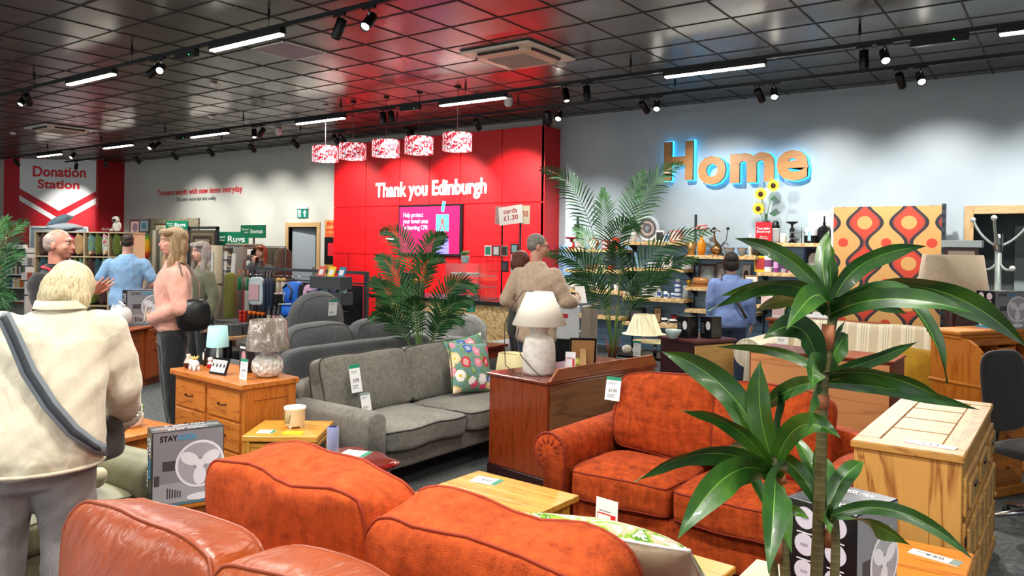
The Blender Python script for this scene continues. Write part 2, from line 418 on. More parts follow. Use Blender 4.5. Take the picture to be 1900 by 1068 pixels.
# --- blue slatted display board behind the shelves
n = NT(.35); co = n.co((1, 1, 1)); sx = n.n('SeparateXYZ'); n.l(co, sx.inputs[0])
f = n.math('FRACT', n.math('MULTIPLY', sx.outputs[2], 10.)); n.col(n.ramp(f, [(0, '2e4a66'), (.08, '7da6cc'), (1, '8fb4d6')])); n.bump(n.ramp(f, [(0, '000000'), (.08, 'ffffff')]), .5, .01)
struct('wall_slatboard', B().box(-6.9, -2.55, WALLY - .03, WALLY, .12, 1.7), n.m)

# --- wall lettering
text('Treasure awaits with new items everyday', RED, None, (-17.48, WALLY - .012, 2.92), FX, 3.66, .2, bold=.006, name='wall_slogan_treasure')
tag(TEXTS[-1][0], 'red slogan about treasure on the pale back wall, large line above the grey one', 'lettering')
text('Discover more for less today', mat('55585a', .6), None, (-17.54, WALLY - .012, 2.73), FX, 1.7, .13, name='wall_slogan_discover')
tag(TEXTS[-1][0], 'small dark grey line of lettering under the red slogan on the back wall', 'lettering')
# HOME letters : thick wooden-fronted letters with a glowing blue edge
HOMEW = wood('c08a4c', 'a8713a', 'b47f44', 'x', 1., .45); GLOW = mat('36b8f0', .4, emit=2.2, key='glow')
def home_letter(ch, xc, zc, w, h):
    t = thing('channel_letter', 'wooden letter %s of the big Home sign, edge lit in blue' % ch, 'sign letter', (xc, WALLY, zc), group='Home sign letters')
    text(ch, HOMEW, t, (0, -.13, 0), FX, w, h, ext=.012, bold=.035, name='face')
    text(ch, mat('8c6236', .5), t, (0, -.105, 0), FX, w, h, ext=.015, bold=.035, name='return')
    text(ch, GLOW, t, (0.0, -.06, 0), FX, w * 1.035, h * 1.035, ext=.03, bold=.038, name='halo')
home_letter('H', -4.76, 2.935, .46, .58); home_letter('o', -4.24, 2.86, .42, .42); home_letter('m', -3.66, 2.87, .62, .42); home_letter('e', -3.11, 2.875, .42, .42)
# ================================================================== CEILING FIXTURES
TRK = mat('0b0b0d', .4); LED = mat('fff6e4', .5, emit=22, key='led'); SPE = mat('fff8ea', .5, emit=60, key='spe'); DIM = mat('fff4e0', .5, emit=5, key='dim')
TY = (4.42, 7.87, 9.05)
TL = ['the one crossing the ceiling nearest the camera', 'middle of the three, carrying strip lights and spotlights', 'closest to the back wall, carrying only spotlights']
tracks = []
for i, Y in enumerate(TY):
    x0 = (-22.6, -22.6, -20.4)[i]
    t = thing('lighting_track', 'long black lighting track, ' + TL[i], 'lighting track', (0, Y, TZ), group='ceiling lighting tracks')
    bx('rail', x0, 2.9, -.018, .018, -.02, .02, TRK, t, .002)
    x = -.0 + [-1.17, -1.67 + .0, -1.66][i] + 2.42 * 2
    while x > x0:
        B().tube([(x, 0, .018), (x, 0, .1)], .003).lathe([(.012, .09), (.016, .12), (.012, .16), (.01, CEIL - TZ)], 10, T=TR((x, 0, 0))).build('hanger', TRK, t); x -= 2.42
    tracks.append(t)
def strip_light(x, Y, L=1.12, lab=''):
    t = thing('strip_light', lab, 'strip light', (x, Y, TZ - .02), group='LED strip lights on the tracks')
    B().box(-L / 2, L / 2, -.035, .035, -.05, 0, bev=.004).build('housing', TRK, t)
    B().box(-L / 2 + .02, L / 2 - .02, -.03, .03, -.066, -.048, bev=.003).build('diffuser', LED, t)
    return t
SL = [(-9.36, 4.42, 'lit white strip light on the near track, over the woman in the pink sweater'), (-6.36, 4.42, 'lit white strip light on the near track beside the square ceiling panel'),
      (-9.4, 7.87, 'lit strip light above the pendant drum shades'), (-12.34, 7.87, 'lit strip light on the middle track between red wall and slogan'),
      (-15.5, 7.87, 'lit strip light on the middle track above the slogan wall'), (-18.5, 7.87, 'lit strip light on the middle track nearest the donation corner'),
      (-6.4, 7.87, 'lit strip light beside the white dome detector, over the red feature wall'), (-3.12, 7.87, 'lit strip light on the middle track over the Home letters'),
      (-.0, 7.87, 'strip light with louvres cut by the top right corner of the picture'),
      (-3.0, 4.42, 'strip light of the near track out of the picture above the orange sofas')]
for x, Y, lab in SL:
    strip_light(x, Y, lab=lab); area((x, Y, TZ - .1), (0, 0, 0), 1.1, .06, 34, (1, .96, .88), 'strip_lamp', 150)
for x in (-11, -8, -5, -2, 1):     # extra strip lights added out of view, above and behind the camera
    strip_light(x, -.9, lab='added strip light on the unseen track above the camera'); area((x, -.9, TZ - .1), (0, 0, 0), 1.1, .06, 60, (1, .96, .9), 'strip_lamp', 150)
    strip_light(x, 1.76, lab='added strip light on the second unseen track above the camera'); area((x, 1.76, TZ - .1), (0, 0, 0), 1.1, .06, 60, (1, .96, .9), 'strip_lamp', 150)
for k, Y in enumerate((-.9, 1.76)):  # unseen rails added to carry those extra strip lights
    t = thing('lighting_track', 'added black lighting track above the photographer, out of the picture', 'lighting track', (0, Y, TZ), group='ceiling lighting tracks')
    bx('rail', -22.6, 2.9, -.018, .018, -.02, .02, TRK, t, .002); bx('hanger', -6.004, -5.996, -.003, .003, .018, CEIL - TZ, TRK, t, 0)
def spotlight(x, Y, aim, pair, em=SPE, lab='', power=0, size=46, tr_hi=True):
    """cylindrical track spot; aim = (azimuth, tilt down)"""
    t = thing('track_spotlight', lab, 'spotlight', (x, Y, TZ - .02), group='spotlights on the tracks')
    bx('adapter', -.07, .07, -.014, .014, -.02, 0, TRK, t, .002)
    B().tube([(0, 0, -.018), (0, 0, -.075)], .007).build('stem', CHROME, t)
    az, tl = aim
    d = V((cos(az) * cos(tl), sin(az) * cos(tl), -sin(tl))); q = d.to_track_quat('Z', 'Y').to_matrix().to_4x4()
    M_ = Matrix.Translation(V((0, 0, -.12))) @ q
    B().lathe([(.03, -.085), (.042, -.08), (.044, .08), (.044, .092), (.037, .092), (.037, .07), (.001, .07)], 20, T=M_).build('barrel', TRK, t)
    B().lathe([(.0005, .072), (.035, .073), (.0005, .085)], 16, T=M_).build('lens', em, t)
    if power:
        p = V((x, Y, TZ - .14)) + d * .1; spot(p, p + d, power, 78 if abs(az - pi / 2) < .4 and tr_hi else size, 1.0)
    return t
# (x, track, azimuth deg, tilt deg, lit material, power)
SP = [(-11.16, 0, -60, 50, DIM, 0), (-11.02, 0, 140, 30, DIM, 40), (-7.95, 0, 215, 40, DIM, 0), (-7.83, 0, -40, 25, DIM, 40), (-5.05, 0, 170, 55, DIM, 0), (-4.69, 0, -75, 45, SPE, 60),
      (-14.25, 1, -60, 40, DIM, 0), (-14.05, 1, -110, 45, DIM, 25), (-11.05, 1, -30, 60, DIM, 0), (-10.85, 1, -140, 60, DIM, 25), (-8.03, 1, 90, 80, DIM, 40), (-7.87, 1, 90, 80, DIM, 40), (-4.95, 1, -40, 65, DIM, 0), (-4.66, 1, 90, 82, DIM, 60),
      (-1.63, 1, 95, 78, DIM, 0), (-1.45, 1, -70, 42, SPE, 110), (-17.4, 1, -60, 40, DIM, 20), (-20.19, 1, 120, 40, DIM, 45),
      (-19.83, 2, 160, 30, DIM, 70), (-18.37, 2, 150, 45, DIM, 40), (-16.97, 2, 100, 40, DIM, 45), (-15.46, 2, 95, 40, DIM, 45), (-14.14, 2, 95, 40, DIM, 45), (-12.77, 2, 95, 40, DIM, 45), (-11.49, 2, 85, 40, DIM, 50),
      (-10.23, 2, 85, 42, DIM, 85), (-10.4, 2, 75, 50, DIM, 0), (-8.67, 2, 95, 42, DIM, 85), (-7.25, 2, 100, 42, DIM, 85), (-5.98, 2, 100, 55, DIM, 60), (-5.8, 2, -70, 40, SPE, 60),
      (-4.5, 2, 75, 40, DIM, 50), (-4.32, 2, -70, 42, SPE, 60), (-3.01, 2, 80, 40, DIM, 50), (-2.84, 2, -70, 42, SPE, 60), (-1.51, 2, 85, 40, DIM, 50), (-1.32, 2, -70, 40, SPE, 60), (.0, 2, 90, 40, DIM, 50)]
near_dup = {}
for i, (x, tr_, az, tl, em, pw) in enumerate(SP):
    near = ['near track', 'middle track', 'wall track'][tr_]
    over = ['near the donation corner', 'near the slogan wall', 'by the red wall', 'over the shelves', 'by the Home sign', 'at top right'][0 if x < -16 else 1 if x < -12 else 2 if x < -6.5 else 3 if x < -5 else 4 if x < -2.6 else 5]
    mate = [SP[j][0] for j in range(len(SP)) if j != i and SP[j][1] == tr_ and abs(SP[j][0] - x) < .35]
    rank = sum(1 for j in range(len(SP)) if SP[j][1] == tr_ and SP[j][0] < x and abs(SP[j][0] - x) > .35) + 1
    lab = '%s spotlight on the %s %s' % ('glaring' if em is SPE else 'black', near, over)
    if mate: lab += ', %s of the pair' % ('left' if mate[0] > x else 'right')
    near_dup[lab] = near_dup.get(lab, 0) + 1
    if near_dup[lab] > 1: lab += [', next along', ', third along', ', fourth along', ', fifth along', ', sixth along'][near_dup[lab] - 2]
    spotlight(x, TY[tr_], (R(az), R(tl)), mate, em, lab, pw * 4)
def gearbox(x, Y, w, lab):
    t = thing('control_box', lab, 'control box', (x, Y, TZ - .02))
    bx('housing', -w / 2, w / 2, -.03, .03, -.07, 0, TRK, t); B().ell((w * .25, -.0305, -.05), (.008, .003, .005)).build('green_light', mat('20d060', .4, emit=3, key='gl'), t)
gearbox(-7.35, 4.42, .36, 'black control box with green light on the near track')
gearbox(-7.5, 7.87, .36, 'black control box on the middle track above the pendant shades')
gearbox(-13.2, 7.87, .36, 'black control box on the middle track over the slogan wall')
gearbox(-1.0, 7.87, .46, 'black control box on the middle track near the top right corner')
# air-conditioning cassettes
def cassette(x, Y, rz, lab):
    t = thing('ceiling_cassette', lab, 'air conditioner', (x, Y, CEIL), rz, 'ceiling air conditioning cassettes')
    IV = mat('e6ddcf', .45); IV2 = mat('e8c9b4', .45)
    B().box(-.475, .475, -.475, .475, -.035, -.006, bev=.012).build('fascia', IV, t)
    b = B(); pr = [V((p.x, p.y, 0)) for p in rrect(.74, .74, 7, 40)]
    b.loft([[V((p.x * s, p.y * s, z)) for p in pr] for s, z in ((1., -.034), (1., -.06), (.94, -.075), (.9, -.078))]); b.build('grille_surround', IV2, t)
    bb = B().box(-.25, .25, -.25, .25, -.084, -.078, bev=.002)
    for i in range(11): bb.box(-.24, .24, -.235 + i * .045, -.225 + i * .045, -.09, -.084)
    bb.build('grille', mat('b3a79c', .5), t)
    for k in range(4):
        T = Matrix.Rotation(k * pi / 2, 4, 'Z')
        B().box(-.27, .27, .345, .395, -.062, -.034, T=T, bev=.004).build('slot', mat('26282c', .4), t)
        B().box(-.26, .26, .335, .42, -.078, -.07, T=Matrix.Rotation(k * pi / 2, 4, 'Z') @ TR((0, -.0, 0), rx=.12), bev=.003).build('louvre', mat('cdd3d6', .35), t)
cassette(-5.06, 7.03, 0, 'white ceiling air conditioner in front of the red feature wall, the bigger in view')
cassette(-15.75, 6.9, 0, 'white ceiling air conditioner far off near the donation corner')
t = thing('ceiling_panel', 'flat pale grey square panel in the dark tiled ceiling', 'ceiling panel', (-7.1, 5.5, CEIL))
bx('panel', -.285, .285, -.285, .285, -.012, -.007, mat('9a9aa2', .6), t, .001); 
b = B()
for a in range(4): b.box(-.3, .3, .284, .3, -.016, -.006, T=Matrix.Rotation(a * pi / 2, 4, 'Z'))
b.build('frame', mat('e4e2dc', .5), t)
def dome(x, Y, lab, big=1., name='smoke_detector', cat='smoke detector', cam_=False):
    t = thing(name, lab, cat, (x, Y, CEIL)); IV = mat('eceae4', .4)
    B().lathe([(.055 * big, -.006), (.055 * big, -.03 * big), (.03 * big, -.034 * big)], 20).build('base', IV, t)
    if cam_: B().lathe([(.05 * big, -.03), (.055 * big, -.07), (.05 * big, -.1), (.03 * big, -.13), (.004, -.14)], 20).build('dome', mat('cfd6d8', .25), t)
    else: B().lathe([(.04 * big, -.03 * big), (.038 * big, -.05 * big), (.02 * big, -.056 * big)], 20).build('dome', IV, t)
dome(-4.85, 7.6, 'small white smoke detector beside the big ceiling air conditioner')
dome(-6.64, 9.0, 'white dome camera on the ceiling before the red feature wall', 1.2, 'dome_camera', 'security camera', True)
dome(-12.07, 9.12, 'white dome camera above the pale slogan wall', 1.2, 'dome_camera', 'security camera', True)
dome(-11.86, 7.6, 'small white smoke detector by the middle track above the slogan wall')
dome(-9.44, 6.07, 'flat white ceiling disc between the near and middle tracks', .9, 'ceiling_disc', 'ceiling sensor')
dome(-17.22, 6.64, 'flat white ceiling disc beside the far air conditioner', .9, 'ceiling_disc', 'ceiling sensor')
# pendants
n = NT(.6); v = n.n('TexVoronoi', Scale=42); co = n.co(); n.l(co, v.inputs[0])
sp = n.n('SeparateXYZ'); n.l(v.outputs[1], sp.inputs[0])
c = n.ramp(sp.outputs[0], [(0, 'c8102a'), (.22, 'f8dfe2'), (.4, 'e01a2c'), (.52, 'b08090'), (.62, 'f4a8b0'), (.75, '8a1420'), (.86, 'ffffff')], 'CONSTANT'); n.col(c)
n.l(c, n.b.inputs['Emission Color']); n.b.inputs['Emission Strength'].default_value = .55; PEND = n.m
for i, x in enumerate((-9.42, -8.8, -8.1, -7.45, -6.75)):
    place = ['nearest the slogan wall, clear of the red wall', 'second from the slogan wall', 'middle one of the row', 'second from the shelf side', 'closest to the shelves'][i]
    t = thing('pendant_lamp', 'red and white speckled drum pendant, ' + place, 'pendant light', (x, 8.0, CEIL), group='row of drum pendants before the red wall')
    B().tube([(0, 0, -.0), (0, 0, -.63)], .004).lathe([(.04, -.03), (.045, -.004)], 16).build('cord', BLACK if i else mat('c8c8c8', .4), t)
    zc = -.755
    b = B().lathe([(.2, zc - .115), (.2, zc + .115)], 40, cap=False).lathe([(.194, zc + .115), (.194, zc - .115)], 40, cap=False); b.build('lamp_shade', PEND, t)
    B().tube([(.195, 0, zc + .1), (0, 0, zc + .1), (-.195, 0, zc + .1)], .004).tube([(0, 0, zc + .11), (0, 0, zc)], .015).build('spider', CHROME, t)
    B().ell((0, 0, zc - .02), (.035, .035, .045)).build('bulb', mat('fff4e0', .5, emit=9, key='pb'), t)
# ================================================================== SOFAS
def card(parent_none, label, loc, rz, tilt, w=.09, h=.14, kind='green', price=None, group=None, name='price_card', cat='price card', bar=True):
    """a price card; stands in local XZ plane facing -Y, then tilted back"""
    t = thing(name, label, cat, loc, rz, group, rx=tilt)
    B().box(-w / 2, w / 2, -.0008, .0008, 0, h).build('card', mat('f1f2f2', .35), t)
    bc = {'green': mat('1f8f6c', .4), 'red': mat('d8202c', .4), 'yellow': mat('f4cf1a', .4), 'grey': mat('8fa39c', .4)}[kind]
    if kind == 'red':
        b = B()
        for x0, x1, z0, z1 in ((-.42, .42, .3, .32), (-.42, .42, .68, .7), (-.42, -.4, .3, .7), (.2, .42, .3, .7)): b.box(x0 * w, x1 * w, -.0016, -.0008, z0 * h, z1 * h)
        b.build('red_label', bc, t)
    else: B().box(-w / 2, w / 2, -.0016, -.0008, h * .86, h).build('colour_band', bc, t)
    if price: text(price, mat('202428', .5), t, (0, -.002, h * .42), FX, w * .55, h * .13, ext=.0003, bold=.01)
    b = B()
    for i, q in enumerate((.74, .69, .24, .19, .14)): b.box(-w * .36, w * (.2 - .08 * (i % 2)), -.0014, -.0008, h * q, h * (q + .018))
    b.build('small_print', mat('6a7074', .6), t)
    return t
def sofa(name, label, loc, rz, W_, D_, m, seat=.45, backh=.88, arm_h=.62, arm_w=.24, nb=2, ns=2, arm='scroll', mp=None, seat_t=.2, bt=.24, lean=.18, foot=None, cat='sofa', group=None, bcz=None, bnz=.014, sn=.012, e=4.5, base_z=.08, puff=.3, crown=.04, bframe=None, drop=None):
    """front faces -Y; origin at the centre of the footprint on the floor"""
    t = thing(name, label, cat, loc, rz, group); mp = mp or m; foot = foot or wood('3a2418', '2a1810')
    bcz = bcz or backh; bframe = bframe or backh - .1
    iw = W_ - 2 * arm_w; yb = D_ / 2; yf = -D_ / 2
    b = B(); cush(b, iw + .04, D_ - .12, seat - seat_t + .02 - base_z, 8, 14, .0, .003, T=TR((0, .02, (seat - seat_t + base_z) / 2 + .01))); b.build('base', m, t)
    b = B(); cush(b, W_ - .1, bframe - base_z, .16, 10, 8, .05, .005, T=TR((0, yb - .09, (bframe + base_z) / 2), rx=pi / 2)); b.build('back_frame', m, t)
    for i in range(ns):
        w = iw / ns; x = -iw / 2 + w * (i + .5)
        b = B(); dd = D_ - bt - .1; T = TR((x, yf + dd / 2 + .03, seat - seat_t / 2))
        S = cush(b, w - .005, dd, seat_t, 12, e + 2, puff * .5, sn, T=T, seed=i + W_, sag=-.012)
        o = b.build('seat_cushion', m, t); b = B(); pipe(b, S, .84, .005, T, out=1.004); pipe(b, S, -.84, .005, T, out=1.004); b.build('piping', mp, o)
    for i in range(nb):
        w = iw / nb + .03; x = -iw / 2 + iw / nb * (i + .5); hh = bcz - seat + .06 - (drop[i] if drop else 0)
        T = TR((x, yb - .13 - bt / 2, seat + hh / 2 - .03), rx=pi / 2 - lean)
        b = B(); S = cush(b, w, hh, bt, 14, e, puff, bnz, T=T, seed=i * 3 + W_ * 2, crown=crown)
        o = b.build('back_cushion', m, t); b = B(); pipe(b, S, .8, .0055, T, out=1.006); pipe(b, S, -.8, .0055, T, out=1.006); b.build('piping', mp, o)
    for s in (-1, 1):
        x = s * (W_ / 2 - arm_w / 2); b = B(); y0, y1 = yf + .03, yb - .04
        prof = []
        if arm == 'scroll':
            r = arm_w * .52; zc = arm_h - r
            for k in range(15): a = -pi * .42 + k * (pi * 1.42) / 14; prof.append((x + s * (.015) + s * r * cos(a), zc + r * sin(a)))
            prof = prof + [(x - s * arm_w * .42, base_z), (x + s * arm_w * .3, base_z)]
        elif arm == 'round':
            r = arm_w * .5
            for k in range(11): a = k * pi / 10; prof.append((x + s * r * cos(a), arm_h - r * .8 + r * .8 * sin(a)))
            prof = prof + [(x - s * arm_w * .5, base_z), (x + s * arm_w * .46, base_z)]
        else:
            prof = [(x + s * arm_w / 2, base_z), (x + s * arm_w / 2, arm_h - .03), (x + s * (arm_w / 2 - .03), arm_h), (x - s * (arm_w / 2 - .03), arm_h), (x - s * arm_w / 2, arm_h - .03), (x - s * arm_w / 2, base_z)]
        cx = sum(p[0] for p in prof) / len(prof); cz = sum(p[1] for p in prof) / len(prof)
        if arm == 'slope':
            rings = []
            for y, hz in ((y0 - .0, .74), (y0 + .02, .9), (y0 + .1, 1.), (y0 + .3, 1.02), (y1, 1.05)): rings.append([V((px_, y, base_z + (pz - base_z) * hz)) for px_, pz in prof])
            b.loft(rings)
        else:
            rings = []
            for y, k in ((y0, .86), (y0 + .012, .96), (y0 + .04, 1), ((y0 + y1) / 2, 1), (y1, 1)): rings.append([V((cx + (px_ - cx) * k, y, base_z + (cz - base_z) + (pz - cz) * k if pz > base_z + .01 else pz)) for px_, pz in prof])
            b.loft(rings)
        o = b.build('armrest', m, t, fix=True)
        if arm == 'scroll':
            b = B(); b.tube([V((px_, y0 + .01, pz)) for px_, pz in prof[:-1]], .007); 
            for k in range(9):
                a = -pi * .3 + k * .5; b.tube([(x + s * (.015) + s * r * .45 * cos(a), y0 - .003, zc + r * .45 * sin(a)), (x + s * .015 + s * r * .95 * cos(a), y0 + .006, zc + r * .95 * sin(a))], .004)
            b.build('piping', mp, o)
    for sx in (-1, 1):
        for sy in (-1, 1): B().lathe([(.02, 0), (.03, base_z + .02)], 10, T=TR((sx * (W_ / 2 - .12), sy * (D_ / 2 - .1), 0))).build('foot', foot, t)
    return t
def chenille(c1, c2, c3):
    n = NT(.9); n.b.inputs['Specular IOR Level'].default_value = .25
    a = n.n('TexNoise', Scale=9, Detail=6, Roughness=.7); n.l(n.co((1.3, 1.3, 3)), a.inputs[0])
    b = n.n('TexNoise', Scale=9, Detail=6, Roughness=.7); n.l(n.co((3.1, 3.1, 1)), b.inputs[0])
    c = n.n('TexNoise', Scale=320, Detail=1); n.l(n.co(), c.inputs[0])
    f = n.mix(.5, a.outputs[0], b.outputs[0]); f = n.mix(.22, f, c.outputs[0])
    n.col(n.ramp(f, [(.38, c3), (.5, c2), (.62, c1)])); h = n.mix(.5, f, c.outputs[0]); n.bump(h, .5, .006); return n.m
ORG = chenille('c2501c', 'a23e10', '702404'); ORGP = mat('7e2206', .8)
ORG2 = chenille('c45420', 'aa4416', '802e08'); ORG2P = mat('92300e', .8)
# leather
n = NT(.36); n.b.inputs['Specular IOR Level'].default_value = .4; n.b.inputs['Coat Weight'].default_value = .06; n.b.inputs['Coat Roughness'].default_value = .25
a = n.n('TexNoise', Scale=3.5, Detail=3); n.l(n.co(), a.inputs[0]); v = n.n('TexVoronoi', Scale=140); n.l(n.co(), v.inputs[0])
w_ = n.n('TexNoise', Scale=5, Detail=3, Distortion=1.5); n.l(n.co((2.6, 1, .7)), w_.inputs[0])
n.col(n.ramp(a.outputs[0], [(.3, '7c300c'), (.7, '96420f')]))
bm = n.n('Bump'); bm.inputs['Strength'].default_value = .55; bm.inputs['Distance'].default_value = .03; n.l(w_.outputs[0], bm.inputs['Height'])
b2 = n.bump(v.outputs[0], .12, .002); n.l(bm.outputs[0], b2.inputs['Normal']); LEATH = n.m
sofa('leather_sofa', 'glossy reddish brown leather sofa, its seats turned to the camera', (-1.25, .9, 0), R(1), 2.46, .92, LEATH, .45, .88, .58, .26, 3, 3, 'round', mat('8a3a18', .35), bt=.3, lean=.16, base_z=.05, bnz=.02, bcz=.925, crown=.0, e=5.5, puff=.3, bframe=.7)
sofa('terracotta_sofa', 'terracotta chenille sofa seen from behind, back to back with the brown leather sofa', (-1.66, 1.87, 0), R(180.8), 2.0, .93, ORG2, .42, .84, .58, .24, 2, 2, 'scroll', ORG2P, bt=.32, lean=.1, bcz=.9, bnz=.028, e=7, puff=.12, crown=.01, bframe=.66, drop=(.03, 0))
sofa('orange_sofa', 'burnt orange chenille two-seater sofa with scroll arms, facing the camera', (-1.62, 4.03, 0), R(-1), 1.62, .93, ORG, .47, .82, .62, .2, 2, 2, 'scroll', ORGP, bt=.27, lean=.2, bcz=.86, bnz=.025, e=5.5, puff=.3, crown=.03, seat_t=.21, bframe=.72)
GREYF = fabric('7d7a70', '57554e', 40, .9, 600, .3); GREYP = mat('33322e', .8)
sofa('grey_sofa', 'taupe grey fabric sofa with dark piping and two floral cushions on it', (-4.02, 4.43, 0), R(89), 2.0, .95, GREYF, .44, .74, .58, .17, 2, 2, 'round', GREYP, bt=.2, lean=.24, bcz=.82, bnz=.01, e=9, puff=.25, crown=0, seat_t=.17, base_z=.15, bframe=.7)
DG = fabric('55575a', '3c3e41', 50, .9, 500, .3); LG = fabric('9a9b98', '737472', 30, .95, 300, .6)
sofa('charcoal_sofa', 'long charcoal sofa seen from behind, two headrest cushions rising over its back rail', (-5.78, 5.05, 0), R(-90), 1.95, .95, DG, .42, .78, .6, .2, 2, 2, 'round', DG, bt=.26, lean=.0, bcz=.9, e=3.4, crown=.02, bframe=.76)
sofa('charcoal_armchair', 'charcoal armchair with a rounded high back and a hanging white tag', (-7.25, 5.92, 0), R(-92), 1.15, .9, DG, .42, .8, .6, .2, 1, 1, 'round', DG, bt=.3, lean=.0, bcz=1.0, e=2.6, crown=.08, cat='armchair', bframe=.7)
sofa('pale_grey_sofa', 'pale grey soft sofa with bulging cushions before the chipboard counter', (-5.85, 6.92, 0), R(178), 1.7, .9, LG, .42, .7, .62, .24, 2, 2, 'round', LG, bt=.3, lean=.05, bcz=.82, e=2.6, bnz=.03, puff=.4, bframe=.66)
# striped cream sofa
n = NT(.85); sx = n.n('SeparateXYZ'); n.l(n.co(), sx.inputs[0]); f = n.math('FRACT', n.math('MULTIPLY', sx.outputs[0], 5.2))
n.col(n.ramp(f, [(0, 'efe6cf'), (.12, 'c9bb98'), (.16, 'f2ead6'), (.22, 'c9bb98'), (.26, 'f4eddb'), (.33, 'cdbf9d'), (.37, 'efe6cf'), (.5, 'd9cdb0'), (.85, 'd9cdb0'), (.9, 'f1e9d4')], 'CONSTANT'))
g = n.n('TexNoise', Scale=400); n.l(n.co(), g.inputs[0]); n.bump(g.outputs[0], .3, .003); STRIPE = n.m
sofa('striped_sofa', 'cream sofa with beige stripes and scroll arms below the retro patterned panel', (-1.66, 7.8, 0), R(0), 1.95, .98, STRIPE, .46, .92, .8, .26, 1, 2, 'scroll', mat('e8dfc8', .8), bt=.22, lean=.16, bcz=.93, e=9, puff=.1, crown=0)
OLV = fabric('7c7a5c', '5f5e45', 8, .5, 200, .15, 0)
sofa('olive_sofa', 'olive green leather sofa beside the woman in the cream jacket', (-4.2, 1.72, 0), R(97), 1.1, .9, OLV, .4, .6, .54, .24, 2, 2, 'round', mat('54543c', .5), bt=.24, lean=.25, bcz=.62, e=3)
# ================================================================== CASE FURNITURE AND TABLES
OAKx = wood('c87a30', '9a4e18', 'ba6c24', 'x', 1., .35); OAKz = wood('c4752c', '964b16', 'b66822', 'z', 1., .35); OAKy = wood('dd9140', 'bd6a22', 'd28034', 'y', 1., .35)
PINEx = wood('bd8f48', '8a5820', 'b07f3a', 'x', .8, .5, 1.3, True); PINEz = wood('cb9a50', '86501c', 'bc883e', 'z', .6, .45, 1.0, True); PINEy = wood('c09450', '925e26', 'b48540', 'y', .7, .5, 1.3, True)
YPx = wood('dca045', 'b87826', 'd09238', 'x', 1., .28, .8); YPy = wood('dca248', 'ba7a28', 'd09438', 'y', 1., .28, .8); YPz = wood('d89c40', 'b47424', 'cc8e34', 'z', 1., .3, .8)
MAHz = wood('8a3a18', '6e2a0e', '7e3212', 'z', 1.6, .25, .7, coat=.3); MAHx = wood('742a16', '5a1c0c', '682210', 'x', 1.2, .22, .8, coat=.4); MAHy = wood('9a5226', '6b3012', '874420', 'y', 1., .35, .7)
CHERy = wood('7e1a16', '500a0a', '6c1210', 'y', 1., .12, .7, coat=.6); CHERx = wood('6e1612', '46080a', '5c100e', 'x', 1., .15, .7, coat=.5)
TEAKx = wood('a8572a', '7d3814', '984a20', 'x', 1., .35, .8); TEAKz = wood('a8562a', '7a3612', '96481e', 'z', 1., .35, .8)
PLY = wood('cf8f58', 'b06f3c', 'c2824c', 'x', .5, .6, .6)
DKH = mat('2a1c14', .4, .6)
def drawer_front(t, x0, x1, z0, z1, y, m, mh=DKH, handle='bow', proud=.014):
    """front facing -Y at plane y"""
    o = bx('drawer', x0, x1, y - proud, y + .01, z0, z1, m, t, .004); xc = (x0 + x1) / 2; zc = (z0 + z1) / 2; f = y - proud
    if handle == 'bow': B().tube([(xc - .045, f + .002, zc), (xc - .04, f - .016, zc - .002), (xc, f - .02, zc - .006), (xc + .04, f - .016, zc - .002), (xc + .045, f + .002, zc)], .0045).build('handle', mh, o)
    elif handle == 'bail':
        b = B(); 
        for s in (-.035, .035): b.ell((xc + s, f - .004, zc + .01), (.009, .006, .009), 8, 6)
        b.tube([(xc - .035, f - .008, zc + .01), (xc - .028, f - .012, zc - .012), (xc, f - .013, zc - .018), (xc + .028, f - .012, zc - .012), (xc + .035, f - .008, zc + .01)], .003); b.build('handle', mh, o)
    elif handle == 'knob': B().lathe([(.007, 0), (.007, .012), (.015, .018), (.012, .028), (.001, .03)], 12, T=TR((xc, f, zc), rx=pi / 2)).build('knob', mh, o)
    return o
# --- oak chest of drawers (2 x 3)
t = thing('chest_of_drawers', 'orange oak chest of drawers carrying lamps and ornaments, by the taupe sofa', 'chest of drawers', (-4.73, 3.22, 0), R(-4))
bx('carcass', -.455, .455, -.18, .2, .06, .71, OAKz, t, .003); bx('top', -.475, .475, -.215, .22, .71, .75, OAKx, t, .006)
for x0, x1 in ((-.42, -.015), (.015, .42)):
    for z0, z1 in ((.5, .685), (.3, .485), (.09, .285)): drawer_front(t, x0, x1, z0, z1, -.182, OAKx)
bx('side_panel_frame', .455, .463, -.18, -.12, .0, .71, OAKz, t, .002); bx('side_panel_frame', .455, .463, .14, .2, .0, .71, OAKz, t, .002); bx('side_panel_frame', .455, .462, -.12, .14, .63, .71, OAKz, t, .002)
bx('plinth', -.44, .44, -.16, .18, 0, .06, OAKx, t, .002)
# --- mahogany sideboard turned away
t = thing('mahogany_sideboard', 'dark mahogany sideboard seen from its end and plain back, big white lamp on top', 'sideboard', (-3.17, 4.45, 0), R(-9))
bx('carcass', -.285, .285, .0, 1.28, .07, .71, MAHz, t, .004); bx('top', -.3, .3, -.015, 1.3, .71, .735, MAHx, t, .006)
bx('back_board', .286, .295, .03, 1.26, .09, .69, wood('8a5a34', '5f3a1e', '744826', 'y', .6, .6, .5), t, .001)
b = B(); b.add([(.275, .02, .735), (.3, .02, .735), (.3, 1.28, .735), (.275, 1.28, .735), (.285, .1, .815), (.3, .1, .815), (.3, 1.22, .815), (.285, 1.22, .815)], [(0, 3, 2, 1), (4, 5, 6, 7), (0, 1, 5, 4), (1, 2, 6, 5), (2, 3, 7, 6), (3, 0, 4, 7)]); b.build('upstand', MAHy, t, fix=True)
bx('plinth', -.295, .295, -.01, 1.29, 0, .07, mat('2c1010', .35), t, .006)
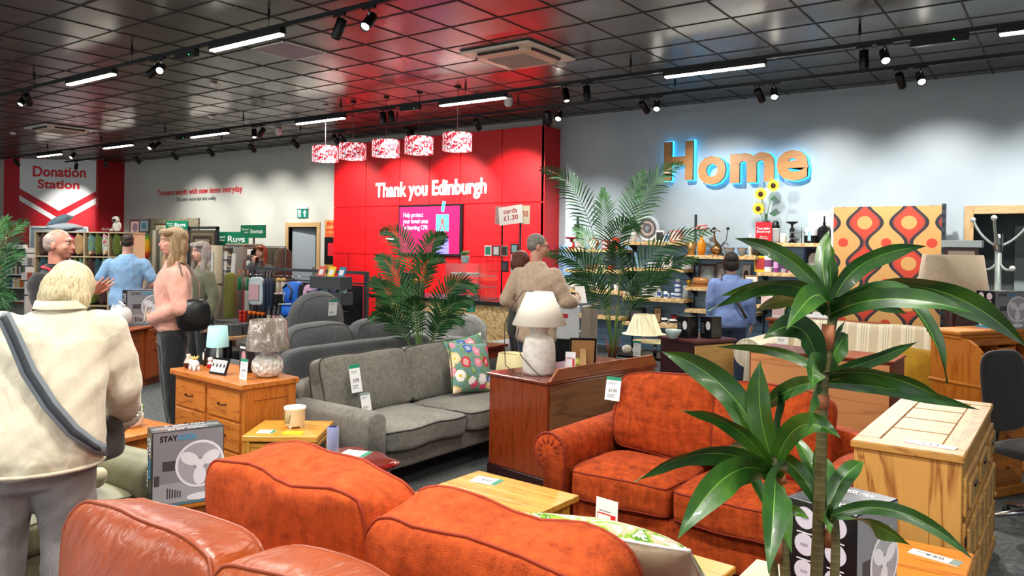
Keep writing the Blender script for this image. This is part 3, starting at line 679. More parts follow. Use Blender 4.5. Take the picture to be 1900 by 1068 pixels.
# --- teak sideboard (far left)
t = thing('teak_sideboard', 'reddish brown sideboard with drop handles behind the cream jacket, fan box on top', 'sideboard', (-8.38, 4.4, 0), R(122))
# local: x along front (towards far end), front faces -Y
bx('carcass', 0, 1.5, .02, .47, .08, .665, TEAKz, t, .003); bx('carcass_end', .35, 1.15, -.03, .02, .08, .665, TEAKz, t, .003); bx('top', -.02, 1.52, -.04, .49, .665, .69, TEAKx, t, .005); bx('plinth', .03, 1.47, .03, .45, 0, .08, TEAKx, t, .003)
def fdoor(t, x0, x1, z0, z1, y, m, hx, mh=DKH):
    o = bx('door', x0, x1, y - .014, y + .006, z0, z1, m, t, .004)
    b = B()
    for s in (-.03, .03): b.ell((hx + s, y - .018, z1 - .1), (.008, .006, .008), 8, 6)
    b.tube([(hx - .03, y - .02, z1 - .1), (hx - .02, y - .024, z1 - .12), (hx + .02, y - .024, z1 - .12), (hx + .03, y - .02, z1 - .1)], .003); b.build('handle', mh, o)
fdoor(t, .01, .34, .1, .65, .02, TEAKz, .17); fdoor(t, 1.16, 1.49, .1, .65, .02, TEAKz, 1.32)
for x0, x1 in ((.36, .62), (.625, .885), (.89, 1.14)): drawer_front(t, x0, x1, .52, .65, -.03, TEAKx, handle='bail'); fdoor(t, x0, x1, .1, .51, -.03, TEAKz, (x0 + x1) / 2)
# --- simple tables
def table(name, label, loc, rz, w, d, h, mt, ml, th=.03, leg=.06, apron=.08, cat='table', bev=.005, planks=None, inset=.03):
    t = thing(name, label, cat, loc, rz)
    if planks:
        b = B()
        for i in range(planks): b.box(-w / 2 + .0005, w / 2, -d / 2 + d * i / planks + .0006, -d / 2 + d * (i + 1) / planks, h - th, h, bev=.002)
        b.build('table_top', mt, t)
    else: bx('table_top', -w / 2, w / 2, -d / 2, d / 2, h - th, h, mt, t, bev)
    a, c = w / 2 - inset, d / 2 - inset
    for sx in (-1, 1):
        for sy in (-1, 1): bx('leg', sx * a, sx * (a - leg), sy * c, sy * (c - leg), 0, h - th, ml, t, .004)
    b = B(); q = .012
    b.box(-a + leg, a - leg, -c + q, -c + 2 * q, h - th - apron, h - th).box(-a + leg, a - leg, c - 2 * q, c - q, h - th - apron, h - th)
    b.box(-a + q, -a + 2 * q, -c + leg, c - leg, h - th - apron, h - th).box(a - 2 * q, a - q, -c + leg, c - leg, h - th - apron, h - th)
    b.build('apron', ml, t); return t
table('oak_coffee_table', 'orange oak low table with a small succulent pot, left of the oak chest', (-5.1, 2.57, 0), R(4), .8, .46, .45, OAKx, OAKz, .035, .07)
table('pine_coffee_table', 'yellow pine coffee table with a white card, before the mahogany sideboard', (-2.26, 2.92, 0), R(-2), .64, .66, .45, YPx, YPz, .028, .06, planks=7)
table('low_pine_table', 'yellow pine low table at the foot of the orange sofa, behind the leaf-print cushion', (-1.42, 2.75, 0), R(-3), .72, .46, .42, YPx, YPz, .03, .06)
# orange stained pine table under the fan box
t = thing('stained_pine_table', 'orange stained pine side table against the pine chest, fan box on it', 'side table', (-.51, 2.98, 0), R(0))
b = B()
for i in range(4): b.box(-.21, .21, -.56 + i * .28, -.2805 + i * .28, .44, .47, bev=.004)
b.build('table_top', wood('e8963a', 'bd6118', 'd9822a', 'x', .6, .3, 1., coat=.2), t)
for sx in (-1, 1):
    for sy in (-1, 1): bx('leg', sx * .19, sx * .13, sy * .53, sy * .47, 0, .44, OAKz, t, .004)
B().box(-.16, .16, -.52, -.5, .36, .44).box(-.16, .16, .5, .52, .36, .44).box(-.18, -.16, -.5, .5, .36, .44).box(.16, .18, -.5, .5, .36, .44).build('apron', OAKx, t)
table('pale_side_table', 'pale wooden side table corner beside the black fan box, behind the dracaena stems', (-.86, 2.73, 0), 0, .22, .46, .47, mat('e6cfa6', .5), mat('dcc396', .5), .03, .04)
# stack table of oak slabs
t = thing('block_table', 'square oak nest of tables set cornerwise, cream planter and yellow card on it', 'nest of tables', (-3.95, 3.1, 0), R(36))
bx('table_top', -.225, .225, -.215, .215, .465, .5, YPx, t, .004); bx('inner_table_top', -.2, .22, -.2, .2, .425, .452, YPx, t, .004)
for sx in (-1, 1):
    for sy in (-1, 1): bx('leg', sx * .22, sx * .18, sy * .21, sy * .17, 0, .465, YPz, t, .003)
B().box(-.18, .18, -.2, -.18, .39, .425).box(-.18, .18, .18, .2, .39, .425).build('rail', YPx, t)
# serpentine dark red coffee table
t = thing('cabriole_coffee_table', 'dark cherry red coffee table with shaped edge and carved legs, blue vase on it', 'coffee table', (-3.33, 2.83, 0), R(80))
def serp(w, d, k=1.): 
    out = []
    for i in range(72):
        a = 2 * pi * i / 72; x, y = cos(a), sin(a); Ln = (abs(x) ** 6 + abs(y) ** 6) ** (1 / 6); x /= Ln; y /= Ln
        wob = .03 * cos(8 * a) + .012 * cos(4 * a); out.append((x * (w / 2) * (1 + wob) * k, y * (d / 2) * (1 + wob) * k))
    return out
b = B(); b.loft([[V((x, y, z)) for x, y in serp(.78, .52, k)] for k, z in ((.94, .405), (.985, .412), (1, .422), (1, .43), (.985, .438), (.965, .436), (.955, .441), (.9, .442))]); b.build('table_top', CHERy, t)
b = B(); b.loft([[V((x, y, z)) for x, y in serp(.7, .44, 1)] for z in (.31, .405)]); b.build('apron', CHERx, t)
for sx in (-1, 1):
    for sy in (-1, 1):
        B().tube([(sx * .29, sy * .17, .36), (sx * .33, sy * .205, .3), (sx * .34, sy * .215, .24), (sx * .3, sy * .185, .12), (sx * .29, sy * .175, .05), (sx * .32, sy * .2, .02), (sx * .335, sy * .21, .0)], [.035, .045, .04, .022, .018, .025, .02], 10).build('leg', CHERx, t)
# --- corona pine sideboard on the right
t = thing('pine_sideboard', 'pale knotty pine sideboard with planked top and iron hinges, its end to the camera', 'sideboard', (-.565, 3.66, 0), 0)
X0, X1, LY = -.225, .215, 1.4
bx('carcass', X0 + .012, X1 - .01, .015, LY - .015, .09, .785, PINEz, t, .004)
b = B()
b.box(X0, X1, 0, .11, .785, .82, 0, bev=.006).box(X0, X1, LY - .11, LY, .785, .82, 0, bev=.006)
b.box(X0, X0 + .1, .112, LY - .112, .785, .819, 1, bev=.004).box(X1 - .1, X1, .112, LY - .112, .785, .819, 1, bev=.004)
for i in range(4): b.box(X0 + .102, X1 - .102, .114 + i * .295, .114 + i * .295 + .28, .785, .817, 0, bev=.003)
b.box(X0 + .102, X1 - .102, .112, LY - .112, .785, .765, 0)
b.build('top', [PINEx, PINEy], t)
for i in range(3):
    y0 = .03 + i * .45
    # doors on the +X face
    o = bx('door', X1 - .01, X1 + .004, y0, y0 + .43, .12, .53, PINEz, t, .003)
    b = B()
    for (ya, yb, za, zb) in ((.02, .2, .14, .31), (.23, .41, .14, .31), (.02, .2, .34, .51), (.23, .41, .34, .51)): b.box(X1, X1 + .02, y0 + ya, y0 + yb, za, zb, bev=.012)
    b.build('raised_panel', PINEy, o)
    B().box(X1 + .004, X1 + .009, y0 - .01, y0 + .04, .16, .2).box(X1 + .004, X1 + .009, y0 - .01, y0 + .04, .44, .48).build('hinge', BLACK, o); B().ell((X1 + .016, y0 + .39, .34), (.014, .012, .012)).build('knob', PINEz, o)
    o = bx('drawer', X1 - .01, X1 + .006, y0, y0 + .43, .56, .72, PINEy, t, .003); B().box(X1 + .002, X1 + .018, y0 + .05, y0 + .38, .585, .695, bev=.01).build('raised_panel', PINEy, o); B().box(X1 + .018, X1 + .024, y0 + .17, y0 + .26, .65, .665).build('handle', BLACK, o)
b = B(); b.box(X0 - .005, X1 + .02, -.01, LY + .01, 0.03, .1, bev=.012).box(X0, X0 + .08, 0, .1, 0, .04).box(X1 - .08, X1, 0, .1, 0, .04).box(X0, X0 + .08, LY - .1, LY, 0, .04).box(X1 - .08, X1, LY - .1, LY, 0, .04); b.build('plinth', PINEx, t)
# --- big cabinet seen from behind (between the sofas)
t = thing('upturned_cabinet', 'brown cabinet showing its bare plywood back behind the orange sofa', 'cabinet', (-1.5, 5.85, 0), R(-1))
bx('carcass', -.5, .5, .012, .44, 0, .885, wood('7a3a1e', '56240f', '682e16', 'z', 1., .4), t, .003); bx('back_board', -.485, .485, 0, .012, .01, .87, PLY, t, .001); bx('top', -.51, .51, -.004, .45, .885, .9, MAHx, t, .003)
# --- burgundy desk with bare chipboard side
t = thing('burgundy_desk', 'dark burgundy desk with pale chipboard side, black speaker boxes and bowl on top', 'desk', (-3.02, 7.26, 0), R(-23))
PB = mat('3c1c22', .45)
bx('side_board', -.5, -.004, 0, .02, 0, .72, PB, t); bx('chipboard_side', -.004, .01, 0, .54, .12, .7, wood('d9ae6a', 'c6954e', 'd0a25c', 'y', .5, .6, .6), t); bx('carcass', -.5, -.004, .02, .54, 0, .72, PB, t); bx('table_top', -.52, .03, -.02, .56, .72, .75, mat('5a2f30', .4), t, .004)
# cream pouffe between
b = B(); cush(b, .62, .5, .3, 10, 4, .3, .008, T=TR((0, 0, .47))); t = thing('cream_footstool', 'cream upholstered footstool hidden behind the orange sofa', 'footstool', (-2.3, 5.45, 0)); b.build('cushion', mat('efe4c8', .85), t); bx('base', -.28, .28, -.22, .22, 0, .34, mat('e4d8ba', .85), t, .01)
# mahogany end table behind taupe sofa, with shelf
t = thing('mahogany_end_table', 'small mahogany table with gilt edge behind the floral cushions', 'side table', (-4.88, 5.95, 0), R(3))
bx('table_top', -.32, .32, -.3, .3, .655, .68, CHERx, t, .006); bx('gilt_edge', -.322, .322, -.302, -.298, .66, .67, mat('c9a050', .3, .8), t, 0); B().box(-.29, .29, -.27, .27, .56, .655).build('frieze', MAHx, t); bx('shelf', -.28, .28, -.26, .26, .2, .22, MAHx, t)
for sx in (-1, 1):
    for sy in (-1, 1): bx('leg', sx * .29, sx * .25, sy * .27, sy * .23, 0, .56, MAHz, t, .003)
t = thing('brown_console_table', 'brown wooden console table with bottle, notice and trainers behind the striped sofa', 'table', (-2.35, 9.45, 0)); bx('table_top', -.62, .62, -.2, .2, .82, .85, TEAKx, t); bx('frieze', -.58, .58, -.18, .18, .68, .82, TEAKx, t, .002)
for sx in (-1, 1): bx('leg', sx * .58, sx * .52, -.17, .17, 0, .68, TEAKz, t, .002)
# --- roll-top desk on the right
t = thing('rolltop_desk', 'honey pine roll-top desk with curved side and open pigeonholes, at the right edge', 'desk', (-.63, 6.2, 0), R(-30))
HPz = wood('cf7f2e', 'a85a16', 'c47224', 'z', .9, .3, .9); HPx = wood('d88a38', 'b0621c', 'ca7a2a', 'x', 1., .3, .9); HPy = wood('cf7f30', 'a65a18', 'c27226', 'y', 1., .3, .9)
def xz(b, poly, y0, y1, m=0):
    n = len(poly); b.add([(x, y0, z) for x, z in poly] + [(x, y1, z) for x, z in poly], [tuple(range(n)), tuple(range(2 * n - 1, n - 1, -1))] + [(j, n + j, n + (j + 1) % n, (j + 1) % n) for j in range(n)], m)
curve = [(-.23, .76), (-.23, 1.08), (-.02, 1.08), (.0, 1.065), (.06, 1.05), (.11, 1.02), (.15, .98), (.18, .92), (.195, .85), (.2, .76)]
for y0 in (0, 1.25): b = B(); xz(b, curve, y0, y0 + .03); b.build('side_panel', HPz, t, fix=True)
bx('top', -.25, .02, -.03, 1.31, 1.08, 1.11, HPx, t, .008); bx('top_moulding', -.24, .01, -.015, 1.295, 1.05, 1.08, HPx, t, .01)
bx('tambour', -.02, .02, .03, 1.25, 1.0, 1.05, HPy, t, .01)
bx('back_panel', -.23, -.215, .03, 1.25, .76, 1.08, HPy, t)
bx('writing_surface', -.24, .24, -.015, 1.3, .735, .76, HPx, t, .008)
b = B(); b.box(-.21, -.02, .03, 1.25, .9, .912)
for i in range(7): b.box(-.21, -.03, .03 + i * .2, .042 + i * .2, .912, 1.03)
b.build('pigeonholes', HPy, t)
for i in (0, 2, 4): o = bx('drawer', -.2, -.02, .045 + i * .2, .225 + i * .2, .915, .975, HPy, t, .003); B().ell((-.012, .135 + i * .2, .945), (.01, .008, .008)).build('knob', mat('241008', .4), o)
for y0 in (0, .9): bx('pedestal', -.22, .2, y0, y0 + .38, .05, .735, HPz, t, .004); bx('plinth', -.23, .22, y0 - .01, y0 + .39, 0, .07, HPx, t, .008)
for y0 in (0, .9):
    for z0 in (.1, .31, .52): o = bx('drawer', .195, .212, y0 + .03, y0 + .35, z0, z0 + .19, HPy, t, .004); B().ell((.22, y0 + .19, z0 + .1), (.012, .012, .012)).build('knob', mat('6a3a16', .4), o)
# office chair
t = thing('office_chair', 'black mesh-backed office chair with chrome star base at the roll-top desk', 'office chair', (-.13, 5.62, 0), R(60))
BF = fabric('1c1d20', '101114', 60, .9, 300, .3)
b = B(); cush(b, .48, .46, .08, 10, 4, .2, .004, T=TR((0, 0, .47))); b.build('seat', BF, t)
b = B(); cush(b, .42, .5, .05, 10, 4, .2, .003, T=TR((0, .24, .8), rx=pi / 2 - .12)); b.build('backrest', BF, t)
B().tube([(0, .1, .42), (0, .3, .44), (0, .28, .62)], .02).build('back_bracket', BLACK, t)
B().tube([(0, 0, .1), (0, 0, .26)], .03).tube([(0, 0, .25), (0, 0, .44)], .016).build('gas_column', BLACK, t)
b = B()
for k in range(5): a = k * 2 * pi / 5; b.tube([(0, 0, .12), (.28 * cos(a), .28 * sin(a), .07)], [.02, .014], 8)
b.build('star_base', CHROME, t)
for k in range(5): a = k * 2 * pi / 5; B().ell((.29 * cos(a), .29 * sin(a), .03), (.03, .02, .03)).build('castor', BLACK, t)
# ================================================================== FAN BOXES
GB = mat('8b8b90', .3); GB2 = mat('a9a8ac', .3); BXB = mat('15161a', .25); WH = mat('eceaf0', .3); CY = mat('2aa5dc', .35); DK = mat('4a474c', .35)
def ring(b, x, z, r, y, t=.004, seg=32, w=.004): b.add([(x + (r + s * w) * cos(2 * pi * j / seg), y, z + (r + s * w) * sin(2 * pi * j / seg)) for s in (-1, 1) for j in range(seg)], [(j, (j + 1) % seg, seg + (j + 1) % seg, seg + j) for j in range(seg)])
def disc(b, x, z, rx, rz_, y, seg=24, rot=0): b.add([(x + rx * cos(2 * pi * j / seg) * cos(rot) - rz_ * sin(2 * pi * j / seg) * sin(rot), y, z + rx * cos(2 * pi * j / seg) * sin(rot) + rz_ * sin(2 * pi * j / seg) * cos(rot)) for j in range(seg)], [tuple(range(seg))])
def rect(b, x0, x1, z0, z1, y): b.add([(x0, y, z0), (x1, y, z0), (x1, y, z1), (x0, y, z1)], [(0, 1, 2, 3)])
def fan_box(label, loc, rz, w, d, h, left='text', title=True, front='fan', group='boxed desk fans', small=False):
    """origin at centre bottom; printed front faces -Y, side print on -X and +X"""
    t = thing('fan_box', label, 'fan box', loc, rz, group); y = -d / 2
    B().box(-w / 2, w / 2, -d / 2, d / 2, 0, h, bev=.002).build('carton', BXB, t)
    def front_art(T, w, nm):
        b = B(); rect(b, -w / 2 + .004, w / 2 - .004, .004, h - .004, y - .0006)
        b2 = B(); rect(b2, -w / 2 + .004, w / 2 - .004, .004, h * .3, y - .0010); rect(b2, w * .1, w * .35, h * .62, h * .8, y - .001)
        b3 = B(); rect(b3, -w * .36, -w * .05, h * .47, h * .6, y - .0014); rect(b3, -w * .47, -w * .4, h * .28, h * .42, y - .0014)
        for i in range(6): rect(b3, -w * .3 + i * w * .035, -w * .28 + i * w * .035, h * .1, h * .24 - i * .004, y - .0014)
        fx, fz, r = w * .16, h * .52, min(w, h) * .33
        b4 = B(); disc(b4, fx, fz, r, r, y - .0016, 32); b5 = B()
        for k in range(18): ring(b5, fx, fz, r * (.32 + k * .04), y - .002, w=.0007)
        b6 = B()
        for k in range(3): a = .5 + k * 2.09; disc(b6, fx + r * .52 * cos(a), fz + r * .52 * sin(a), r * .42, r * .27, y - .0023, 20, a)
        disc(b6, fx, fz, r * .2, r * .2, y - .0026, 20); ring(b6, fx, fz, r, y - .0025, w=.006); disc(b6, fx - .0, h * .08, r * .55, r * .16, y - .0016, 24)
        for bb, m_, n_ in ((b, GB, 'front_print'), (b2, GB2, 'print_floor'), (b3, DK, 'print_pattern'), (b4, mat('9c999f', .3), 'print_fan_back'), (b5, mat('d8d5dc', .3), 'print_grille'), (b6, WH, 'print_fan')):
            if T is not None: bb.v = [tuple(T @ V(v)) for v in bb.v]
            bb.build(n_, m_, t)
        if title:
            q = [text('STAY', BLACK, t, (-w * .28, y - .002, h * .9), FX, w * .24, h * .075, ext=.0003, bold=.02), text('COOL', CY, t, (-w * .02, y - .002, h * .9), FX, w * .26, h * .075, ext=.0003, bold=.02)]
            if T is not None:
                for o in q: o.location = T @ o.location; o.rotation_euler = (pi / 2, 0, T.to_euler().z)
    def circles_art(T, w):
        b = B(); cols = 2; r = min(w * .15, h * .1)
        for i in range(2):
            for j in range(3): disc(b, (-.22 + .44 * i) * w, h * (.86 - .225 * j), r, r, y - .001, 24)
        b2 = B(); rect(b2, -w * .33, w * .33, h * .05, h * .16, y - .001); b4 = B()
        b3 = B()
        for i in range(2):
            for j in range(3): zc = h * (.86 - .225 * j); rect(b3, (-.22 + .44 * i) * w - r * .4, (-.22 + .44 * i) * w + r * .3, zc - r * .15, zc + r * .1, y - .0014); rect(b4, (-.22 + .44 * i) * w - r * .8, (-.22 + .44 * i) * w + r * .8, zc - r * 1.42, zc - r * 1.3, y - .001)
        for bb, m_, n_ in ((b, mat('d6d0e0', .3), 'round_picture'), (b2, WH, 'label_print'), (b3, mat('a59fb4', .3), 'print_pattern'), (b4, WH, 'caption_lettering')):
            bb.v = [tuple(T @ V(v)) for v in bb.v]; bb.build(n_, m_, t)
    def side_text(T, w):
        for s, m_, zz in (('STAY', WH, .78), ('COOL', CY, .48)):
            o = text(s, m_, t, T @ V((w * .12, y - .002, h * zz)), (0, 0, 0), h * .26, w * .35, ext=.0003, bold=.02)
            o.rotation_euler = (T.to_3x3().to_4x4() @ Matrix.Rotation(pi / 2, 4, 'X') @ Matrix.Rotation(-pi / 2, 4, 'Z')).to_euler()
        o = text('9" DESK FAN', WH, t, T @ V((-w * .28, y - .002, h * .55)), (0, 0, 0), h * .66, w * .2, ext=.0003, bold=.02)
        o.rotation_euler = (T.to_3x3().to_4x4() @ Matrix.Rotation(pi / 2, 4, 'X') @ Matrix.Rotation(-pi / 2, 4, 'Z')).to_euler()
    def side_T(s): return Matrix.Rotation(s * pi / 2, 4, 'Z') @ Matrix.Translation(V((0, -(w - d) / 2, 0)))
    if front == 'fan': front_art(None, w, 'f')
    else: circles_art(Matrix.Identity(4), w)
    T = side_T(-1)
    if left == 'text': side_text(T, d)
    elif left == 'circles': circles_art(T, d)
    T = side_T(1)
    if front != 'fan': title = False; front_art(T, d, 'r')
    b = B(); b.box(-w / 2 - .001, w / 2 + .001, -d / 2 - .001, d / 2 + .001, -.0, .012); b.build('blue_base_band', CY, t)
    b = B(); b.box(-w / 2 + .01, w / 2 - .01, -.022, .022, h, h + .0008); b.build('packing_tape', mat('9fa3a6', .12, alpha=.6), t)
    for z_, s in ((-d * .3, 'STAY COOL'), (d * .3, '9" DESK FAN')): text(s, WH, t, (0, z_, h + .001), (0, 0, 0), w * .55, d * .14, ext=.0003, bold=.01)
    return t
fan_box('upright fan box with white desk fan print, between the oak table and terracotta cushions', (-3.545, 2.155, .38), R(70), .33, .14, .36)
fan_box('black fan box with round pictures, standing on the stained pine table behind the dracaena', (-.6, 2.68, .47), R(-15), .235, .27, .38, front='circles', left='', title=False)
fan_box('fan box on the teak sideboard beside the round white vase', (-8.82, 4.82, .69), R(74), .44, .24, .4)
fan_box('small fan box on top of the roll-top desk at the right edge', (-.42, 6.76, 1.11), R(48), .3, .17, .27, left='circles')
t = thing('pine_chest', 'tall pine chest mostly hidden behind the woman in cream, fan box on top', 'chest', (-6.45, 1.95, 0), R(60))
bx('carcass', -.3, .3, -.2, .2, 0, .87, OAKz, t); bx('top', -.32, .32, -.22, .22, .87, .9, OAKx, t)
fan_box('large fan box at the left edge of the picture, partly behind palm leaves', (-6.4, 1.92, .9), R(62), .46, .16, .42, left='')
# low stool carrying the fan box beside the olive sofa
table('small_oak_stool', 'small oak stool under the upright fan box, hidden behind the leather sofa', (-3.56, 2.15, 0), R(70), .34, .16, .38, OAKx, OAKz, .03, .04)
# cardboard speaker boxes on the burgundy desk
for i, (x, y) in enumerate(((-3.2, 7.5), (-3.0, 7.62))):
    t = thing('speaker_box', ['black boxed bulb lamp nearer the blue bowl on the burgundy desk', 'black boxed bulb lamp beside the plant leaves on the burgundy desk'][i], 'small box', (x, y, .75), R(-20), 'black printed boxes on the burgundy desk')
    bx('carton', -.075, .075, -.075, .075, 0, .22, BXB, t, .002); b = B(); disc(b, .03, .13, .03, .045, -.0756); b.build('round_picture', WH, t)
    b = B(); [rect(b, -.06, -.02, .05 + k * .016, .054 + k * .016, -.0756) for k in range(7)]; b.build('small_print', mat('9a9aa0', .5), t)
# ================================================================== PEOPLE
DG_ = None
def blob(b, name, m, parent=None, vox=.008, smooth=3, loc=(0, 0, 0), rz=0, noise_=0.):
    o = b.build(name, m, None)
    md = o.modifiers.new('r', 'REMESH'); md.mode = 'VOXEL'; md.voxel_size = vox
    if smooth: sm = o.modifiers.new('s', 'SMOOTH'); sm.iterations = smooth; sm.factor = .5
    COL.objects.unlink(o); WS = bpy.data.scenes.new('workbench'); WS.collection.objects.link(o); vl = WS.view_layers[0]; vl.update(); dg = vl.depsgraph
    me = bpy.data.meshes.new_from_object(o.evaluated_get(dg)); bpy.data.scenes.remove(WS); COL.objects.link(o); o.modifiers.clear(); old = o.data; o.data = me; bpy.data.meshes.remove(old)
    me.materials.clear(); me.materials.append(m); me.polygons.foreach_set('use_smooth', [True] * len(me.polygons))
    if noise_:
        cs = [v.co.copy() for v in me.vertices]; ns = [v.normal.copy() for v in me.vertices]; out = []
        for c, q in zip(cs, ns):
            n = noise.noise(V((c.x * 9, c.y * 9, c.z * 5))) * noise_ + noise.noise(V((c.x * 3, c.y * 3, c.z * 14 + c.x * 12))) * noise_ * .7; out += list(c + q * n)
        me.vertices.foreach_set('co', out); me.update()
    o.parent = parent; o.location = loc; o.rotation_euler = (0, 0, rz); return o
def limb(b, pts, rad, seg=14):
    pts = [V(p) for p in pts]; b.tube(pts, rad, seg)
    for p, r in zip(pts, rad): b.ell(p, (r * .99, r * .99, r * .99), seg, 8)
def lerp(a, b, t): return V(a).lerp(V(b), t)
def arm(b, S_, E_, W_, g=0., s=1., cut=None):
    """shoulder, elbow, wrist; g = extra thickness (sleeve); cut = stop the sleeve at this fraction"""
    pts = [S_, lerp(S_, E_, .45), E_, lerp(E_, W_, .35), W_]; rad = [.062, .052, .041, .04, .027]
    if cut is not None:
        if cut <= .5: pts = [S_, lerp(S_, E_, cut), lerp(S_, E_, cut * 2)]; rad = [.064, .055, .05]
    limb(b, pts, [r * s + g for r in rad])
def leg(b, H_, K_, A_, g=0., s=1.):
    limb(b, [H_, lerp(H_, K_, .45), K_, lerp(K_, A_, .35), A_], [(r * s) + g for r in (.095, .08, .056, .057, .036)])
def torso(b, spine, g=0., seg=28):
    """spine: list of (x, y, z, halfwidth, halfdepth)"""
    rings = []
    for (x, y, z, w, d) in spine:
        rings.append([V((x + (w + g) * cos(2 * pi * j / seg) * (1 if True else 1), y + (d + g) * sin(2 * pi * j / seg), z)) for j in range(seg)])
    b.loft(rings)
    for q in (0, -1): x, y, z, w, d = spine[q]; b.ell((x, y, z), ((w + g) * .98, (d + g) * .98, .03 + g), 20, 8)
def head(b, c, Mx, s=1., female=False):
    c = V(c); r3 = Mx.to_3x3()
    def e(p, r): b.ell(c + r3 @ V(p) * s, tuple(q * s for q in r), 18, 12, rot=r3)
    e((0, .012, .025), (.074, .094, .088)); e((0, -.028, -.03), (.062 if female else .067, .066, .075)); e((0, -.05, -.082), (.03 if female else .036, .034, .028)); e((0, -.03, -.07), (.05, .045, .04))
    e((0, -.078, .03), (.05, .018, .02))                                   # brow
    for sx in (-1, 1): e((sx * .078, .01, -.015), (.01, .02, .03)); e((sx * .04, -.065, -.025), (.022, .018, .022))
    b.tube([c + r3 @ V(p) * s for p in ((0, -.084, .018), (0, -.098, -.008), (0, -.11, -.03), (0, -.088, -.038))], [.008 * s, .01 * s, .013 * s, .009 * s], 8)
    e((0, -.086, -.058), (.024, .012, .008)); e((0, -.084, -.068), (.02, .012, .008))
def neck(b, base, c, s=1., r=.052): limb(b, [base, lerp(base, c, .55), V(c)], [r * s * 1.08, r * s, r * s])
def face(par, c, Mx, s=1., lip='a8584e', brow='6a5038', iris='3c4a50'):
    c = V(c); r3 = Mx.to_3x3()
    for sx in (-1, 1):
        b = B(); b.ell(c + r3 @ V((sx * .031, -.079, .006)) * s, (.0125 * s, .010 * s, .0075 * s), 12, 8, rot=r3)
        o = b.build('eye', mat('e8e4e0', .2), par); b = B(); b.ell(c + r3 @ V((sx * .031, -.0885, .006)) * s, (.0055 * s, .002 * s, .0055 * s), 10, 6, rot=r3); b.build('iris', mat(iris, .2), o)
        b = B(); b.tube([c + r3 @ V(p) * s for p in ((sx * .015, -.0935, .026), (sx * .032, -.0915, .031), (sx * .05, -.078, .026))], [.003 * s, .0035 * s, .002 * s], 6); b.build('eyebrow', mat(brow, .8), par)
    b = B(); b.tube([c + r3 @ V(p) * s for p in ((-.023, -.091, -.062), (0, -.0975, -.0595), (.023, -.091, -.062))], [.002 * s, .0055 * s, .002 * s], 8); b.tube([c + r3 @ V(p) * s for p in ((-.021, -.09, -.065), (0, -.096, -.069), (.021, -.09, -.065))], [.002 * s, .006 * s, .002 * s], 8); b.build('lips', mat(lip, .4), par)
def hand(b, wr, fwd, n, s=1., curl=.35, ts=1, spread=.12, curls=None):
    """n = direction the palm faces; ts = side of the thumb"""
    wr = V(wr); fwd = V(fwd).normalized(); n = (V(n) - fwd * V(n).dot(fwd)).normalized(); sd = fwd.cross(n)
    M3 = Matrix((sd, fwd, n)).transposed()
    b.ell(wr + fwd * .05 * s, (.042 * s, .055 * s, .017 * s), 16, 10, rot=M3); b.ell(wr + fwd * .01 * s, (.028 * s, .03 * s, .02 * s), 12, 8, rot=M3)
    for i in range(4):
        k = [.92, 1.03, .97, .78][i] if ts > 0 else [.78, .97, 1.03, .92][i]
        off = (1.5 - i); p = wr + fwd * (.088 - abs(off) * .004) * s + sd * off * .0215 * s; a = 0; pts = [p - fwd * .02 * s, p]; cu = (curls[i] if curls else curl)
        for L_ in (.043, .027, .021):
            a += cu; q = (fwd * cos(a) + n * sin(a) + sd * spread * off).normalized(); p = p + q * L_ * s * k; pts.append(p)
        b.tube(pts, [.0095 * s, .0095 * s, .009 * s, .008 * s, .0065 * s], 8); b.ell(p, (.0065 * s,) * 3, 8, 6)
    p = wr + fwd * .025 * s + sd * ts * .03 * s; pts = [p]
    for L_, dv_ in ((.035, (.55, .8, .25)), (.032, (.75, .55, .35)), (.024, (.85, .35, .4))): p = p + (fwd * dv_[0] + sd * ts * dv_[1] + n * dv_[2]).normalized() * L_ * s; pts.append(p)
    b.tube(pts, [.015 * s, .0125 * s, .0105 * s, .008 * s], 8); b.ell(p, (.008 * s,) * 3, 8, 6)
def shoes(par, feet, m, rzs=(0, 0)):
    for (x, y), a in zip(feet, rzs):
        b = B(); T = TR((x, y, 0), rz=a)
        b.loft([[V((w * cos(2 * pi * j / 16) * (1.), yy, .0 + h * (.5 + .5 * sin(2 * pi * j / 16)))) for j in range(16)] for yy, w, h in ((.09, .025, .06), (.07, .036, .09), (0, .04, .1), (-.08, .046, .07), (-.15, .044, .05), (-.185, .025, .03))], T=T); b.build('shoe', m, par)
def skin(c1='d9a58c', c2='c98a70'):
    n = NT(.5); a = n.n('TexNoise', Scale=6, Detail=3); n.l(n.co(), a.inputs[0]); n.col(n.ramp(a.outputs[0], [(.35, c2), (.65, c1)])); n.b.inputs['Subsurface Weight'].default_value = .08; n.b.inputs['Subsurface Radius'].default_value = (.02, .008, .005); return n.m
def hairmat(c1, c2, c3, axis=(14, 14, 1.2)):
    n = NT(.45); a = n.n('TexNoise', Scale=9, Detail=5, Roughness=.7, Distortion=.4); n.l(n.co(axis), a.inputs[0]); n.col(n.ramp(a.outputs[0], [(.32, c3), (.5, c2), (.66, c1)])); n.bump(a.outputs[0], .8, .008); return n.m
def person(label, loc, rz, body, vox, sk, group=None):
    o = blob(body, 'person', sk, None, vox, 3, loc, rz); tag(o, label, 'person', group); return o
def hd(tilt=0, turn=0, roll=0): return Matrix.Rotation(turn, 4, 'Z') @ Matrix.Rotation(tilt, 4, 'X') @ Matrix.Rotation(roll, 4, 'Y')
TOR = [(0, 0, .86, .155, .105), (0, 0, .95, .165, .11), (0, 0, 1.06, .14, .095), (0, -.0, 1.2, .155, .105), (0, 0, 1.3, .175, .105), (0, .005, 1.37, .17, .09), (0, .01, 1.41, .13, .07), (0, .012, 1.45, .075, .055)]
